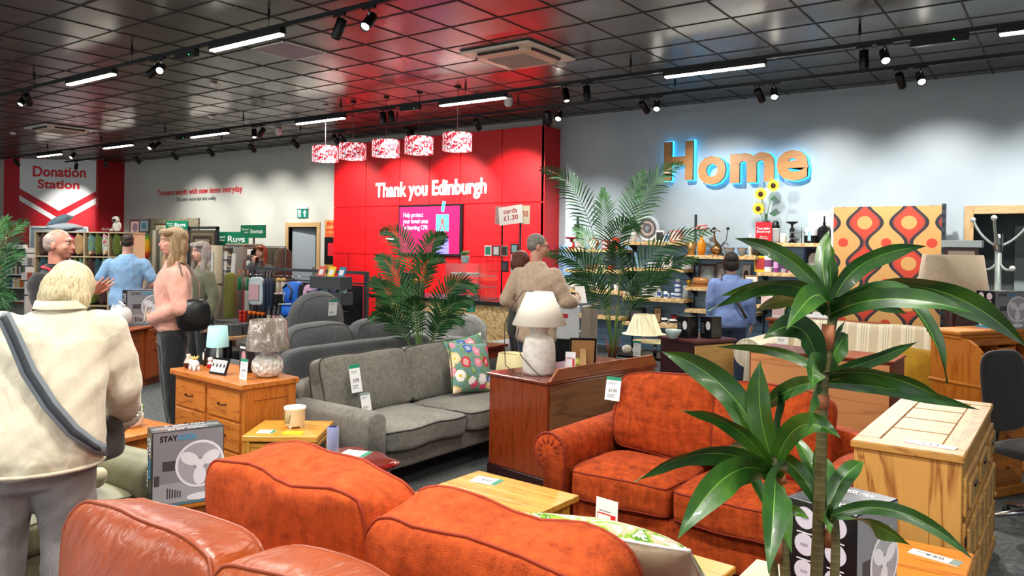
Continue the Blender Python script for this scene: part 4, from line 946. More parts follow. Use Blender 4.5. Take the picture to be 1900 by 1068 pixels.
def tor(off=0., bend=0., k=1., kd=1., lean=0., zs=1.):
    out = []
    for x, y, z, w, d in TOR:
        t = (z - .86) / .6; out.append((x + lean * t, y - bend * t * t, z * zs, w * k, d * kd))
    return out
SKIN = skin(); SKIN2 = skin('e0a890', 'cf8f78'); SKINP = skin('e8b8a2', 'd89c86')
JEAN = fabric('2c3c58', '1c2a40', 60, .9, 400, .3); BLKF = fabric('1a1b1e', '101113', 40, .9, 400, .25, folds=.4)

# ---- 1 woman in cream jacket, bending over the olive sofa
b = B(); SP1 = [(0, 0, .84, .18, .13), (0, 0, .93, .19, .135), (-.01, -.03, 1.03, .165, .12), (-.03, -.07, 1.14, .175, .12), (-.045, -.12, 1.25, .18, .115), (-.05, -.16, 1.32, .15, .09), (-.06, -.18, 1.35, .09, .06)]
torso(b, SP1); HC1 = V((-.085, -.25, 1.425)); H1 = hd(.75, -.25); neck(b, (-.06, -.17, 1.33), HC1 + V((0, .03, -.06))); head(b, HC1, H1, 1., True)
RS, RE, RW = V((-.215, -.15, 1.27)), V((-.3, -.17, 1.03)), V((-.285, -.36, .87)); LS, LE, LW = V((.14, -.15, 1.28)), V((.19, -.22, 1.04)), V((.08, -.42, .93))
arm(b, RS, RE, RW); arm(b, LS, LE, LW); hand(b, RW, (.02, -.5, -.85), (.6, -.6, .4), 1., .55, 1); hand(b, LW, (-.3, -.7, -.5), (-.4, 0, -.8), 1., .5, -1)
leg(b, (-.09, 0, .86), (-.12, -.03, .47), (-.13, .03, .08)); leg(b, (.09, 0, .86), (.12, -.05, .47), (.13, 0, .08))
for s in (-1, 1): b.ell((s * .13, -.05, .04), (.035, .1, .035))
p1 = person('person in a cream jacket and grey corduroys stooping over the olive sofa, seen from behind', (-3.3, 1.36, 0), R(-122), b, .007, SKIN2)
CRM = fabric('d0c8b2', 'bcb39a', 20, .9, 500, .25, folds=.35); CRD = NT(.95); sx_ = CRD.n('SeparateXYZ'); CRD.l(CRD.co(), sx_.inputs[0]); f_ = CRD.math('SINE', CRD.math('MULTIPLY', CRD.math('ADD', sx_.outputs[0], sx_.outputs[1]), 900.)); a_ = CRD.n('TexNoise', Scale=5, Detail=3); CRD.l(CRD.co(), a_.inputs[0]); CRD.col(CRD.ramp(a_.outputs[0], [(.3, '75706f'), (.7, '96918e')])); CRD.bump(f_, .25, .002)
b = B(); JK = [(0, .01, .77, .245, .2), (0, .01, .82, .25, .205), (-.01, -.01, .95, .235, .18), (-.03, -.06, 1.12, .225, .16), (-.045, -.11, 1.25, .215, .14), (-.05, -.145, 1.315, .17, .11), (-.06, -.17, 1.36, .085, .07)]
torso(b, JK); limb(b, [RS, lerp(RS, RE, .5), RE, lerp(RE, RW, .5), lerp(RE, RW, .8)], [.1, .092, .086, .074, .068]); limb(b, [LS, lerp(LS, LE, .5), LE, lerp(LE, LW, .5), lerp(LE, LW, .85)], [.09, .082, .075, .066, .06])
jk = blob(b, 'jacket', CRM, p1, .01, 3, noise_=.012)
b = B(); b.lathe([(.073, -.02), (.08, 0), (.078, .025), (.07, .03)], 20, T=Matrix.Translation(lerp(RE, RW, .83)) @ (RW - RE).to_track_quat('Z', 'Y').to_matrix().to_4x4(), cap=False); b.build('cuff', CRM, jk)
b = B(); ringtube(b, [V((.247 * cos(2 * pi * j / 40), .01 + .202 * sin(2 * pi * j / 40), .775)) for j in range(40)], .008); b.build('hem', CRM, jk)
b = B(); b.loft([[V((-.06 + r * cos(2 * pi * j / 24), -.165 + r * .85 * sin(2 * pi * j / 24), z + (.02 if sin(2 * pi * j / 24) > 0 else 0))) for j in range(24)] for r, z in ((.085, 1.33), (.08, 1.37), (.09, 1.385), (.1, 1.35))], cap=False); b.build('collar', CRM, jk)
b = B(); leg(b, (-.095, .01, .85), (-.12, -.03, .47), (-.13, .03, .1), .04); leg(b, (.095, .01, .85), (.12, -.05, .47), (.13, 0, .1), .04); torso(b, [(0, 0, .7, .19, .14), (0, 0, .82, .2, .15), (0, 0, .95, .19, .14)]); blob(b, 'trousers', CRD.m, p1, .01, 3, noise_=.01)
HBL = hairmat('e8dcba', 'cdbd92', '97825a'); b = B(); r3 = H1.to_3x3()
for p, r in (((0, .02, .035), (.092, .112, .1)), ((0, .055, -.01), (.098, .082, .1)), ((-.05, .03, -.05), (.05, .07, .07)), ((.05, .03, -.05), (.05, .07, .07)), ((0, .075, -.06), (.08, .05, .055))): b.ell(HC1 + r3 @ V(p), r, 20, 12, rot=r3)
blob(b, 'hair', HBL, p1, .008, 3, noise_=.006)
SK_ = [(.13, -.05, 1.33), (.1, .0, 1.34), (.06, .03, 1.26), (0, .09, 1.14), (-.08, .14, 1.02), (-.16, .16, .92), (-.23, .1, .84), (-.26, 0, .8)]
b = B(); pts = [V(p) for p in SK_]; w0 = .028
for q, wd, mt, nm in ((0, .028, mat('6c7378', .8), 'bag_strap'), (.006, .012, mat('2c3036', .8), 'strap_stripe')):
    b = B(); vs = []
    for i, p in enumerate(pts):
        d = (pts[min(i + 1, len(pts) - 1)] - pts[max(0, i - 1)]).normalized(); nrm = V((p.x + .02, p.y + .08, .1)).normalized(); sd = d.cross(nrm).normalized(); nn = sd.cross(d)
        c = p + V((0, .028 + q, .012)); vs += [c - sd * wd, c + sd * wd, c + sd * wd - nn * .004, c - sd * wd - nn * .004]
    fs = []
    for i in range(len(pts) - 1):
        for j in range(4): fs.append((4 * i + j, 4 * i + (j + 1) % 4, 4 * i + 4 + (j + 1) % 4, 4 * i + 4 + j))
    b.add(vs, fs, sm=True); o = b.build(nm, mt, p1 if q == 0 else stp, fix=True)
    if q == 0: stp = o
b = B(); cush(b, .26, .2, .1, 8, 4, .2, .01, T=TR((-.2, -.2, .8), rx=pi / 2, rz=.9)); b.build('shoulder_bag', fabric('3c3a34', '24221e', 20, .9, 300, .3), p1)
shoes(p1, ((-.13, .03), (.13, 0)), mat('34302e', .6))

# ---- generic standing figure
def figure(label, loc, rz, H, skm, top, bottom, hairfn, fem=False, k=1., kd=1., arms=None, hands=None, turn=0, tilt=0, vox=.008, sleeve=1., topz=.84, g=.02, hairm=None, bend=0., shoe='2a2624', facef=None, nz=.006, bott_leg=True, leanx=0., collar=None):
    s = H / 1.75; b = B(); T = tor(bend=bend, k=k * (.93 if fem else 1.03), kd=kd, lean=leanx); sh = .15 * k if fem else .168 * k
    torso(b, T); hc = V((leanx * 1.15, -.01 - bend * 1.35, 1.635)); Hm = hd(tilt, turn)
    neck(b, (leanx, .01 - bend, 1.42), hc + V((0, .02, -.06)), r=.047 if fem else .056); head(b, hc, Hm, .94, fem)
    A = arms or [[(-.24, .03, 1.13), (-.25, -.05, .88)], [(.24, .03, 1.13), (.25, -.05, .88)]]
    S2 = [V((-sh + leanx, .005 - bend, 1.355)), V((sh + leanx, .005 - bend, 1.355))]
    for i in (0, 1):
        arm(b, S2[i], V(A[i][0]), V(A[i][1]), 0, .9 if fem else 1.)
        hs = (hands or [None, None])[i]
        if hs: hand(b, A[i][1], *hs)
        else: hand(b, A[i][1], V(A[i][1]) - V(A[i][0]), (1 if i == 0 else -1, 0, 0), .95, .3, -1 if i == 0 else 1)
    for q in (-1, 1): leg(b, (q * .09, 0, .88), (q * .105, -.01, .49), (q * .11, .03, .09), 0, .95); b.ell((q * .11, -.03, .045), (.035, .1, .035))
    sc = Matrix.Scale(s, 4); b.v = [tuple(sc @ V(v)) for v in b.v]
    p = person(label, loc, rz, b, vox, skm)
    b = B(); TT = [r for r in T if r[2] >= .84]; TT = [(T[0][0], T[0][1], topz, T[0][3] * 1.02, T[0][4] * 1.04)] + [r for r in TT if r[2] > topz + .03]
    torso(b, TT, g)
    for i in (0, 1):
        E_, W_ = V(A[i][0]), V(A[i][1])
        if sleeve >= 1: limb(b, [S2[i], lerp(S2[i], E_, .5), E_, lerp(E_, W_, .5), lerp(E_, W_, .9)], [(r * (.9 if fem else 1) + g) for r in (.064, .054, .046, .042, .032)])
        else: limb(b, [S2[i], lerp(S2[i], E_, .4), lerp(S2[i], E_, .72)], [.068 + g * .6, .06 + g * .6, .058 + g * .6])
    b.v = [tuple(sc @ V(v)) for v in b.v]; tp = blob(b, 'top', top, p, .01, 10, noise_=nz)
    b = B(); torso(b, [(0, 0, .8, .16 * k, .115 * kd), (0, 0, .9, .168 * k, .12 * kd), (0, 0, 1.0, .15 * k, .11 * kd)])
    for q in (-1, 1): leg(b, (q * .09, 0, .87), (q * .105, -.01, .49), (q * .11, .03, .1), .018)
    b.v = [tuple(sc @ V(v)) for v in b.v]; blob(b, 'trousers', bottom, p, .01, 3, noise_=.004)
    if hairfn:
        b = B(); hairfn(b, hc, Hm.to_3x3()); b.v = [tuple(sc @ V(v)) for v in b.v]; blob(b, 'hair', hairm, p, .007, 2, noise_=.004)
    if facef is not None:
        n0 = len(COL.objects); face(p, hc * s, Hm, .94 * s, **facef)
    shoes(p, ((-.11 * s, .03), (.11 * s, .03)), mat(shoe, .6)); return p, hc * s, Hm.to_3x3(), s, tp
def h_short(b, c, r):
    for p, q in (((0, .024, .042), (.076, .09, .074)), ((0, .048, .0), (.075, .062, .064))): b.ell(c + r @ V(p), q, 18, 12, rot=r)
def h_fringe(b, c, r):
    for p, q in (((0, .03, .02), (.0745, .08, .07)), ((0, .05, -.01), (.071, .058, .055))): b.ell(c + r @ V(p), q, 18, 12, rot=r)
def h_bob(b, c, r):
    for p, q in (((0, .02, .04), (.092, .108, .09)), ((0, .05, -.03), (.092, .075, .09)), ((-.075, .02, -.03), (.026, .06, .075)), ((.075, .02, -.03), (.026, .06, .075))): b.ell(c + r @ V(p), q, 18, 12, rot=r)
def h_long(b, c, r):
    for p, q in (((0, .02, .042), (.086, .104, .086)), ((0, .06, -.04), (.088, .06, .13)), ((0, .06, -.17), (.095, .045, .1)), ((-.078, .0, -.06), (.02, .045, .13)), ((.078, .0, -.06), (.02, .045, .13)), ((-.085, -.03, -.19), (.025, .035, .1)), ((.085, -.03, -.2), (.025, .035, .11)), ((-.05, -.05, .075), (.04, .05, .03)), ((.05, -.05, .075), (.04, .05, .03))): b.ell(c + r @ V(p), q, 18, 12, rot=r)

# ---- 2 man in black polo with red lanyard, gesturing
p, hc, r3, s, tp = figure('person in a black shirt with a red lanyard, balding, gesturing with an open hand', (-5.86, 2.56, 0), R(122), 1.74, skin('d8a08a', 'c4806a'), fabric('16171a', '0e0f11', 40, .9, 400, .25, folds=.3), fabric('24262c', '18191e', 40, .9, 400, .2), h_fringe, k=1.06, kd=1.12,
    arms=[[(-.27, -.1, 1.14), (-.17, -.34, 1.3)], [(.27, -.0, 1.12), (.2, -.22, 1.02)]], hands=[((.1, -.85, .5), (.5, .5, .8), 1.05, .12, -1, .16), None], vox=.0065, hairm=hairmat('c8b4aa', 'b8a096', 'a08478', (10, 10, 4)), facef=dict(brow='8a7a6a'), turn=.1, sleeve=1)
b = B(); b.tube([V(q) * s for q in ((-.075, .07, 1.47), (-.1, .0, 1.46), (-.09, -.1, 1.36), (-.03, -.145, 1.15), (0, -.15, 1.06), (.03, -.145, 1.15), (.09, -.1, 1.36), (.1, .0, 1.46), (.075, .07, 1.47), (0, .085, 1.48), (-.075, .07, 1.47))], .009, 6); b.build('lanyard', mat('d41c2c', .5), p)
b = B(); b.lathe([(.066, -.02), (.072, .0), (.07, .03)], 24, T=TR((0, .012, 1.455), sc=(s, s, s)), cap=False); b.build('collar', BLKF, p)
B().lathe([(.033, -.012), (.036, 0), (.033, .012)], 16, T=Matrix.Translation(V((-.17, -.34, 1.3)) * s) @ (V((.1, -.85, .5))).to_track_quat('Z', 'Y').to_matrix().to_4x4(), cap=False).build('watch_strap', mat('c8c4bc', .4, .6), p)
# ---- 3 man in light blue T-shirt
p, *_ = figure('person in a pale blue T-shirt seen from behind at the cushion shelves', (-9.72, 5.07, 0), R(235), 1.76, SKINP, fabric('8fb6dc', '79a2cc', 12, .9, 400, .25, folds=.5), JEAN, h_short, k=1.15, kd=1.15, arms=[[(-.33, .03, 1.12), (-.2, -.2, 1.02)], [(.33, .03, 1.12), (.2, -.2, 1.02)]], sleeve=.5, hairm=hairmat('4a3428', '33241c', '1e1612', (10, 10, 4)), vox=.009)
# ---- 4 woman in pink sweatshirt
PNK = fabric('e8ae9c', 'd99c8a', 10, .9, 500, .2, folds=.55)
p4, hc, r3, s, tp = figure('person in a pink sweatshirt with long fair hair holding a phone', (-6.07, 3.56, 0), R(-24), 1.77, SKINP, PNK, BLKF, h_long, True, k=1.1, kd=1.06, arms=[[(-.27, .05, 1.13), (-.24, -.02, .86)], [(.29, .02, 1.11), (.02, -.17, 1.0)]], hands=[None, ((-.97, -.1, .1), (0, .8, .4), .95, .5, 1)], hairm=hairmat('d2b48a', 'a98a64', '6e5238'), turn=.1, tilt=-.0, vox=.0065, topz=.93, g=.03, facef=dict(lip='b4605c', iris='384248', brow='7a5a42'), nz=.01)
b = B(); b.box(-.04, .04, -.005, .005, -.08, .08, T=TR((-.09 * s, -.205 * s, 1.03 * s), rz=.1, ry=-.6, rx=-.2), bev=.004); ph = b.build('phone', mat('b0a89e', .3, .3), p4); ph['label'] = 'phone held against her waist'
b = B(); cush(b, .26, .28, .12, 10, 2.6, .2, .02, T=TR((.3, .12, 1.06), rx=pi / 2, rz=1.3)); b.build('handbag', mat('141416', .35), p4)
b = B(); b.tube([V(q) * s for q in ((.32, .05, 1.1), (.24, .03, 1.38), (.17, .02, 1.47), (.17, .08, 1.45), (.28, .16, 1.3), (.34, .16, 1.08))], .011, 6); b.build('handbag_strap', mat('6a584e', .6), p4)
# ---- 5 woman with grey curly hair behind her
GRN = fabric('6a6c52', '3c3a2c', 9, .9, 300, .3)
figure('person with wavy grey hair partly hidden behind the pink sweatshirt', (-7.63, 4.79, 0), R(-5), 1.66, SKINP, GRN, BLKF, h_long, True, hairm=hairmat('c4bab4', '9a8f8a', '6c605c'), turn=.1, vox=.009, facef=dict())
# ---- 6 woman with long red hair, chin on hand
figure('person with long auburn hair resting her chin on her hand behind the bag rack', (-10.45, 7.6, 0), R(25), 1.62, SKINP, fabric('5c5c5e', '424244', 20, .9, 300, .3), BLKF, h_long, True, arms=[[(-.2, -.2, 1.2), (-.05, -.16, 1.47)], [(.2, -.12, 1.15), (-.02, -.22, 1.16)]], hands=[((.1, .1, 1), (.3, .8, 0), .9, .9, 1), None], hairm=hairmat('a05c34', '7a3c1e', '4c2210'), turn=-.15, vox=.009, facef=dict(lip='a85850'))
# ---- 7 man in beige jumper
p7, hc, r3, s, tp = figure('person in a beige jumper and jeans seen from behind, grey hair and glasses', (-4.08, 6.02, 0), R(178), 1.78, skin('d8a48e', 'c08872'), fabric('c2ab94', 'ab937c', 30, .95, 260, .5, folds=.35), JEAN, h_short, k=1.14, kd=1.2, arms=[[(-.3, -.05, 1.14), (-.22, -.32, 1.12)], [(.31, .06, 1.13), (.2, -.14, 1.02)]], hands=[((.1, -.9, .3), (.9, .1, .2), 1., .8, -1), None], hairm=hairmat('a09a92', '7c766e', '5c564e', (10, 10, 4)), turn=-.75, tilt=.15, vox=.007, topz=.78, g=.026, facef=dict(), nz=.008)
b = B(); 
for q in (-1, 1): b.tube([hc + r3 @ V((q * .018, -.098, .006)), hc + r3 @ V((q * .05, -.09, .008)), hc + r3 @ V((q * .08, .0, .008))], .0022, 6); b.tube([hc + r3 @ V((q * .031 + .02 * cos(a), -.1, .004 + .014 * sin(a))) for a in [k * .63 for k in range(11)]], .0018, 6)
b.build('glasses', mat('2c2a2a', .3), p7)
b = B(); b.box(-.05, .05, -.001, .001, -.09, .09, T=TR((-.2 * s, -.44 * s, 1.18 * s), rz=.9, rx=.5)); b.build('paper_slip', mat('f0f0ee', .5), p7)
# ---- 8 woman in dark green with auburn bob
figure('person in a dark green top with an auburn bob beside the till counter', (-4.68, 6.6, 0), R(140), 1.6, SKIN, fabric('3c4a3c', '2c382e', 20, .9, 300, .3, folds=.3), fabric('22262e', '161a20', 30, .9, 300, .2), h_bob, True, k=1.08, kd=1.15, hairm=hairmat('8a4a2a', '602c16', '381608'), turn=-.2, tilt=.3, vox=.009, facef=dict())
# ---- 9 person in blue sweatshirt at the shelves
p9, hc, r3, s, tp = figure('person in a blue sweatshirt with dark hair, seen from behind at the shelves', (-3.2, 8.72, 0), R(195), 1.62, SKIN, fabric('7d97cf', '6a84bd', 12, .9, 400, .25, folds=.4), JEAN, h_bob, k=1.15, kd=1.2, hairm=hairmat('34261e', '1e1612', '0c0a08'), turn=.1, vox=.009)
b = B(); b.tube([V(q) * s for q in ((.1, -.02, 1.475), (.1, .09, 1.42), (.0, .14, 1.28), (-.12, .15, 1.1), (-.2, .1, .95))], .016, 6, flat=.4); b.build('shoulder_strap', mat('4a3a34', .6), p9)
# ================================================================== PLANTS
def leafmat(c1, c2, c3, rough=.3):
    n = NT(rough); a = n.n('TexNoise', Scale=5, Detail=4); n.l(n.co(), a.inputs[0]); n.col(n.ramp(a.outputs[0], [(.3, c3), (.5, c2), (.7, c1)])); n.b.inputs['Coat Weight'].default_value = .1
    w = n.n('TexNoise', Scale=60, Detail=2); n.l(n.co((1, 1, 1)), w.inputs[0]); n.bump(w.outputs[0], .15, .003); return n.m
PALM = leafmat('3f7434', '285a2a', '173c1e', .6); PSTEM = mat('5a7a3a', .5); DRL = leafmat('4a7420', '27521a', '14300e', .38); DRM = mat('6f9c3c', .4); HUSK = mat('7c4630', .8)
UR, UV_ = V((.8094, .588, 0)), V((-.588, .8094, 0))       # plant frames: u = along the picture's width, v = away from the viewer
def bez(p, n):
    out = []
    for i in range(n + 1):
        t = i / n; q = [V(a) for a in p]
        while len(q) > 1: q = [q[k].lerp(q[k + 1], t) for k in range(len(q) - 1)]
        out.append(q[0])
    return out
def frond(par, pts, L, t0=.4, n=24, r=.007, seed=0, w=.012):
    rr = random.Random(seed); c = bez(pts, 40); b = B(); b.tube(c, [r * (1 - .75 * i / 40) for i in range(41)], 6, 0)
    for i in range(n):
        t = t0 + (1 - t0) * i / (n - 1) * .985; k = int(t * 40); P = c[k].lerp(c[min(k + 1, 40)], t * 40 - k); d = (c[min(k + 1, 40)] - c[max(k - 1, 0)]).normalized()
        s0 = d.cross(UV_ + V((0, 0, .25))).normalized(); q = (t - t0) / (1 - t0); ln = L * (.45 + .75 * sin(pi * min(1, q * .85 + .18))) * (1 - .35 * q * q)
        for sg in (-1, 1):
            sd = (s0 * sg * (.85 - .35 * q) + d * (.65 + .5 * q) + UV_ * rr.uniform(-.35, .2)).normalized(); nn = d.cross(sd).normalized(); wv = sd.cross(nn).normalized() * w * rr.uniform(.8, 1.15)
            l2 = ln * rr.uniform(.85, 1.1); dr = V((0, 0, -1)) * l2 * rr.uniform(.12, .34)
            m1 = P + sd * l2 * .35 + dr * .06; m2 = P + sd * l2 * .7 + dr * .35; e = P + sd * l2 * .97 + dr
            b.add([P - wv * .3, P + wv * .3, m1 - wv, m1 + wv, m2 - wv * .75, m2 + wv * .75, e], [(0, 1, 3, 2), (2, 3, 5, 4), (4, 5, 6)], 1)
    b.build('frond', [PSTEM, PALM], par)
def palm(label, base, pot, refy, fr, mpp, refx, L=.3, wk=1., potm=None, husks=8, cat='potted palm'):
    t = thing('potted_palm', label, cat, base); ph, prad = pot
    B().lathe([(prad * .8, 0), (prad, .01), (prad, ph), (prad * .93, ph), (prad * .9, ph - .04), (.001, ph - .04)], 32).build('pot', potm or mat('0e0e10', .3), t); z0 = ph - .04
    B().lathe([(prad * .88, z0), (prad * .5, z0 + .015), (.001, z0 + .02)], 20).build('soil', mat('2c2018', .9), t)
    def P(px_, py_, v=0.): return UR * ((px_ - refx) * mpp) + UV_ * v + V((0, 0, 1.65 + (refy - py_) * mpp))
    for i, (pts, vs, ln, t0) in enumerate(fr):
        a = i * 2.4; b0 = V((.03 * cos(a), .03 * sin(a), z0)); frond(t, [b0] + [P(x, y, v) for (x, y), v in zip(pts, vs)], ln, t0, seed=i, w=.011 * wk * ln / .3)
    for i in range(husks):
        a = i * 2 * pi / husks; B().tube([(.03 * cos(a), .03 * sin(a), z0), (.05 * cos(a), .05 * sin(a), z0 + .15), (.09 * cos(a), .09 * sin(a), z0 + .25 + .04 * (i % 3))], [.014, .02, .003], 6, flat=.4).build('husk', HUSK, t)
    return t
FR1 = [([(1118, 520), (1100, 330), (1003, 312)], (0, .1, .25), .26, .55), ([(1128, 520), (1118, 420), (1116, 350)], (0, .1, .15), .22, .6), ([(1146, 520), (1160, 330), (1262, 300)], (0, 0, .2), .28, .55), ([(1142, 520), (1160, 360), (1195, 315)], (0, .2, .3), .24, .55),
       ([(1128, 520), (1115, 390), (1165, 425)], (-.1, -.3, -.5), .26, .5), ([(1120, 560), (1110, 470), (1008, 470)], (-.1, -.2, -.3), .3, .4), ([(1140, 560), (1170, 440), (1315, 425)], (0, -.1, 0), .3, .4), ([(1148, 570), (1190, 480), (1275, 478)], (-.1, -.3, -.3), .28, .4),
       ([(1120, 600), (1110, 500), (1040, 515)], (-.1, -.4, -.5), .26, .45), ([(1150, 600), (1170, 510), (1220, 505)], (-.1, -.4, -.5), .24, .45), ([(1125, 560), (1105, 440), (1070, 420)], (0, .3, .5), .24, .5), ([(1140, 560), (1140, 470), (1120, 450)], (-.2, -.5, -.7), .25, .5)]
palm('tall artificial palm in a black pot before the home shelves', (-4.33, 7.98, 0), (.36, .13), 461, FR1, .00630, 1135, potm=BLK_G)
FR2 = [([(745, 540), (745, 420), (682, 430)], (0, .1, .2), .2, .5), ([(762, 540), (758, 440), (805, 436)], (0, 0, -.1), .2, .5), ([(765, 560), (748, 470), (805, 478)], (-.1, -.2, -.3), .2, .5), ([(745, 590), (725, 490), (678, 478)], (0, 0, .1), .22, .4), ([(740, 600), (715, 530), (680, 520)], (-.1, -.2, -.2), .22, .4),
       ([(742, 600), (715, 555), (690, 580)], (-.2, -.4, -.5), .2, .35), ([(785, 590), (800, 500), (862, 532)], (0, -.1, -.1), .22, .4), ([(780, 610), (810, 545), (858, 550)], (-.1, -.3, -.4), .22, .4), ([(785, 610), (800, 570), (845, 585)], (-.2, -.4, -.5), .18, .4), ([(764, 600), (755, 550), (766, 540)], (-.2, -.4, -.6), .2, .4), ([(750, 590), (740, 540), (700, 545)], (.1, .3, .5), .2, .4)]
palm('feathery artificial palm between the charcoal and taupe sofas, in front of the wall screen', (-4.95, 5.42, 0), (.3, .12), 456, FR2, .00512, 768, wk=1.3, potm=mat('2a2a2c', .4))
# far-left palm, only its leaves reach into the picture
FR3 = [([(-20, 520), (-10, 430), (45, 412)], (0, 0, 0), .16, .4), ([(-25, 560), (-10, 470), (38, 470)], (0, 0, 0), .16, .4), ([(-20, 600), (-10, 500), (30, 560)], (-.1, -.1, -.1), .18, .4), ([(-20, 600), (0, 540), (40, 548)], (-.1, -.1, -.1), .16, .4), ([(-30, 560), (-30, 450), (10, 405)], (0, 0, 0), .16, .4)]
o = atD(-30, 700, 5.2)
palm('palm at the left edge of the picture with only its leaf tips showing', (o.x, o.y, 0), (.35, .14), 446, FR3, .00363, -30)
# dracaena in front
def blade(par, base, ctrl, tip, w, roll=0., seed=0, wav=.12, name='leaf', fold=.35):
    rr = random.Random(seed * 7 + 3); n = 18; c = bez([base, ctrl, tip], n); b = B(); cr = (-1, -.55, -.035, .035, .55, 1); vs = []; ph = rr.uniform(0, 6)
    for i, P in enumerate(c):
        t = i / n; d = (c[min(i + 1, n)] - c[max(i - 1, 0)]).normalized(); s0 = d.cross(UV_).normalized(); nn = s0.cross(d).normalized(); a = roll + .5 * sin(t * 2.2 + ph)
        s = s0 * cos(a) + nn * sin(a); q = d.cross(s); wd = w * (.28 + .72 * sin(pi * min(1, t * .78 + .12)) ** 1.) * (1 if t < .7 else max(.02, 1 - ((t - .7) / .3) ** 2.2))
        for k in cr: vs.append(P + s * wd * k + q * (abs(k) * wd * fold + sin(t * 15 + ph + (2 if k > 0 else 0)) * wav * w * abs(k)))
    fs = []; mi = []
    for i in range(n):
        for j in range(5): b.add([vs[i * 6 + j], vs[i * 6 + j + 1], vs[i * 6 + 7 + j], vs[i * 6 + 6 + j]], [(0, 1, 2, 3)], 1 if j == 2 else 0, sm=True)
    return b.build(name, [DRL, DRM], par, fix=True)
OD = atD(1510, 1068, 1.86); DB = V((OD.x, OD.y, 0)); K = 1.86 / 1434.37
t = thing('potted_dracaena', 'tall artificial dracaena with broad glossy leaves in front of the orange sofa', 'potted plant', tuple(DB))
B().lathe([(.11, 0), (.14, .02), (.15, .3), (.135, .3), (.13, .27), (.001, .27)], 32).build('pot', mat('3a3c3e', .5), t); B().lathe([(.13, .26), (.001, .28)], 20).build('soil', mat('2c2018', .9), t)
def PD(px_, py_, v=0.): return UR * ((px_ - 1510) * K) + UV_ * v + V((0, 0, 1.65 + (470 - py_) * K))
n = NT(.6); sz = n.n('SeparateXYZ'); n.l(n.co(), sz.inputs[0]); fr = n.math('FRACT', n.math('MULTIPLY', sz.outputs[2], 55.)); n.col(n.ramp(fr, [(0, '8a8058'), (.12, '6a6238'), (1, '5c5632')])); n.bump(fr, .4, .004); TRUNK = n.m
def stem(pts, r):
    c = bez(pts, 14); B().tube(c, [r[0] + (r[1] - r[0]) * i / 14 for i in range(15)], 12).build('stem', TRUNK, t)
stem([(0, 0, .26), PD(1510, 1068), PD(1522, 900), PD(1521, 740)], (.016, .013)); stem([PD(1521, 745), PD(1522, 690), PD(1528, 640), PD(1545, 560)], (.013, .011))
stem([(-.03, -.02, .26), PD(1462, 1068), PD(1450, 960), PD(1432, 850)], (.014, .011)); stem([(-.05, .03, .26), PD(1446, 1080, .04), PD(1440, 1010, .04), PD(1437, 950, .04)], (.012, .01)); stem([(.03, -.02, .26), PD(1530, 1068, -.05), PD(1538, 1010, -.05), PD(1530, 950, -.05)], (.012, .01))
for (a, b_) in (((1527, 650), (1530, 605)), ((1519, 760), (1522, 735)), ((1445, 900), (1440, 878)), ((1538, 1015), (1535, 985)), ((1440, 1040), (1438, 1005))): B().tube([PD(*a), PD(*b_)], [.0165, .0155], 12).build('stem_sheath', mat('9c5c38', .6), t)
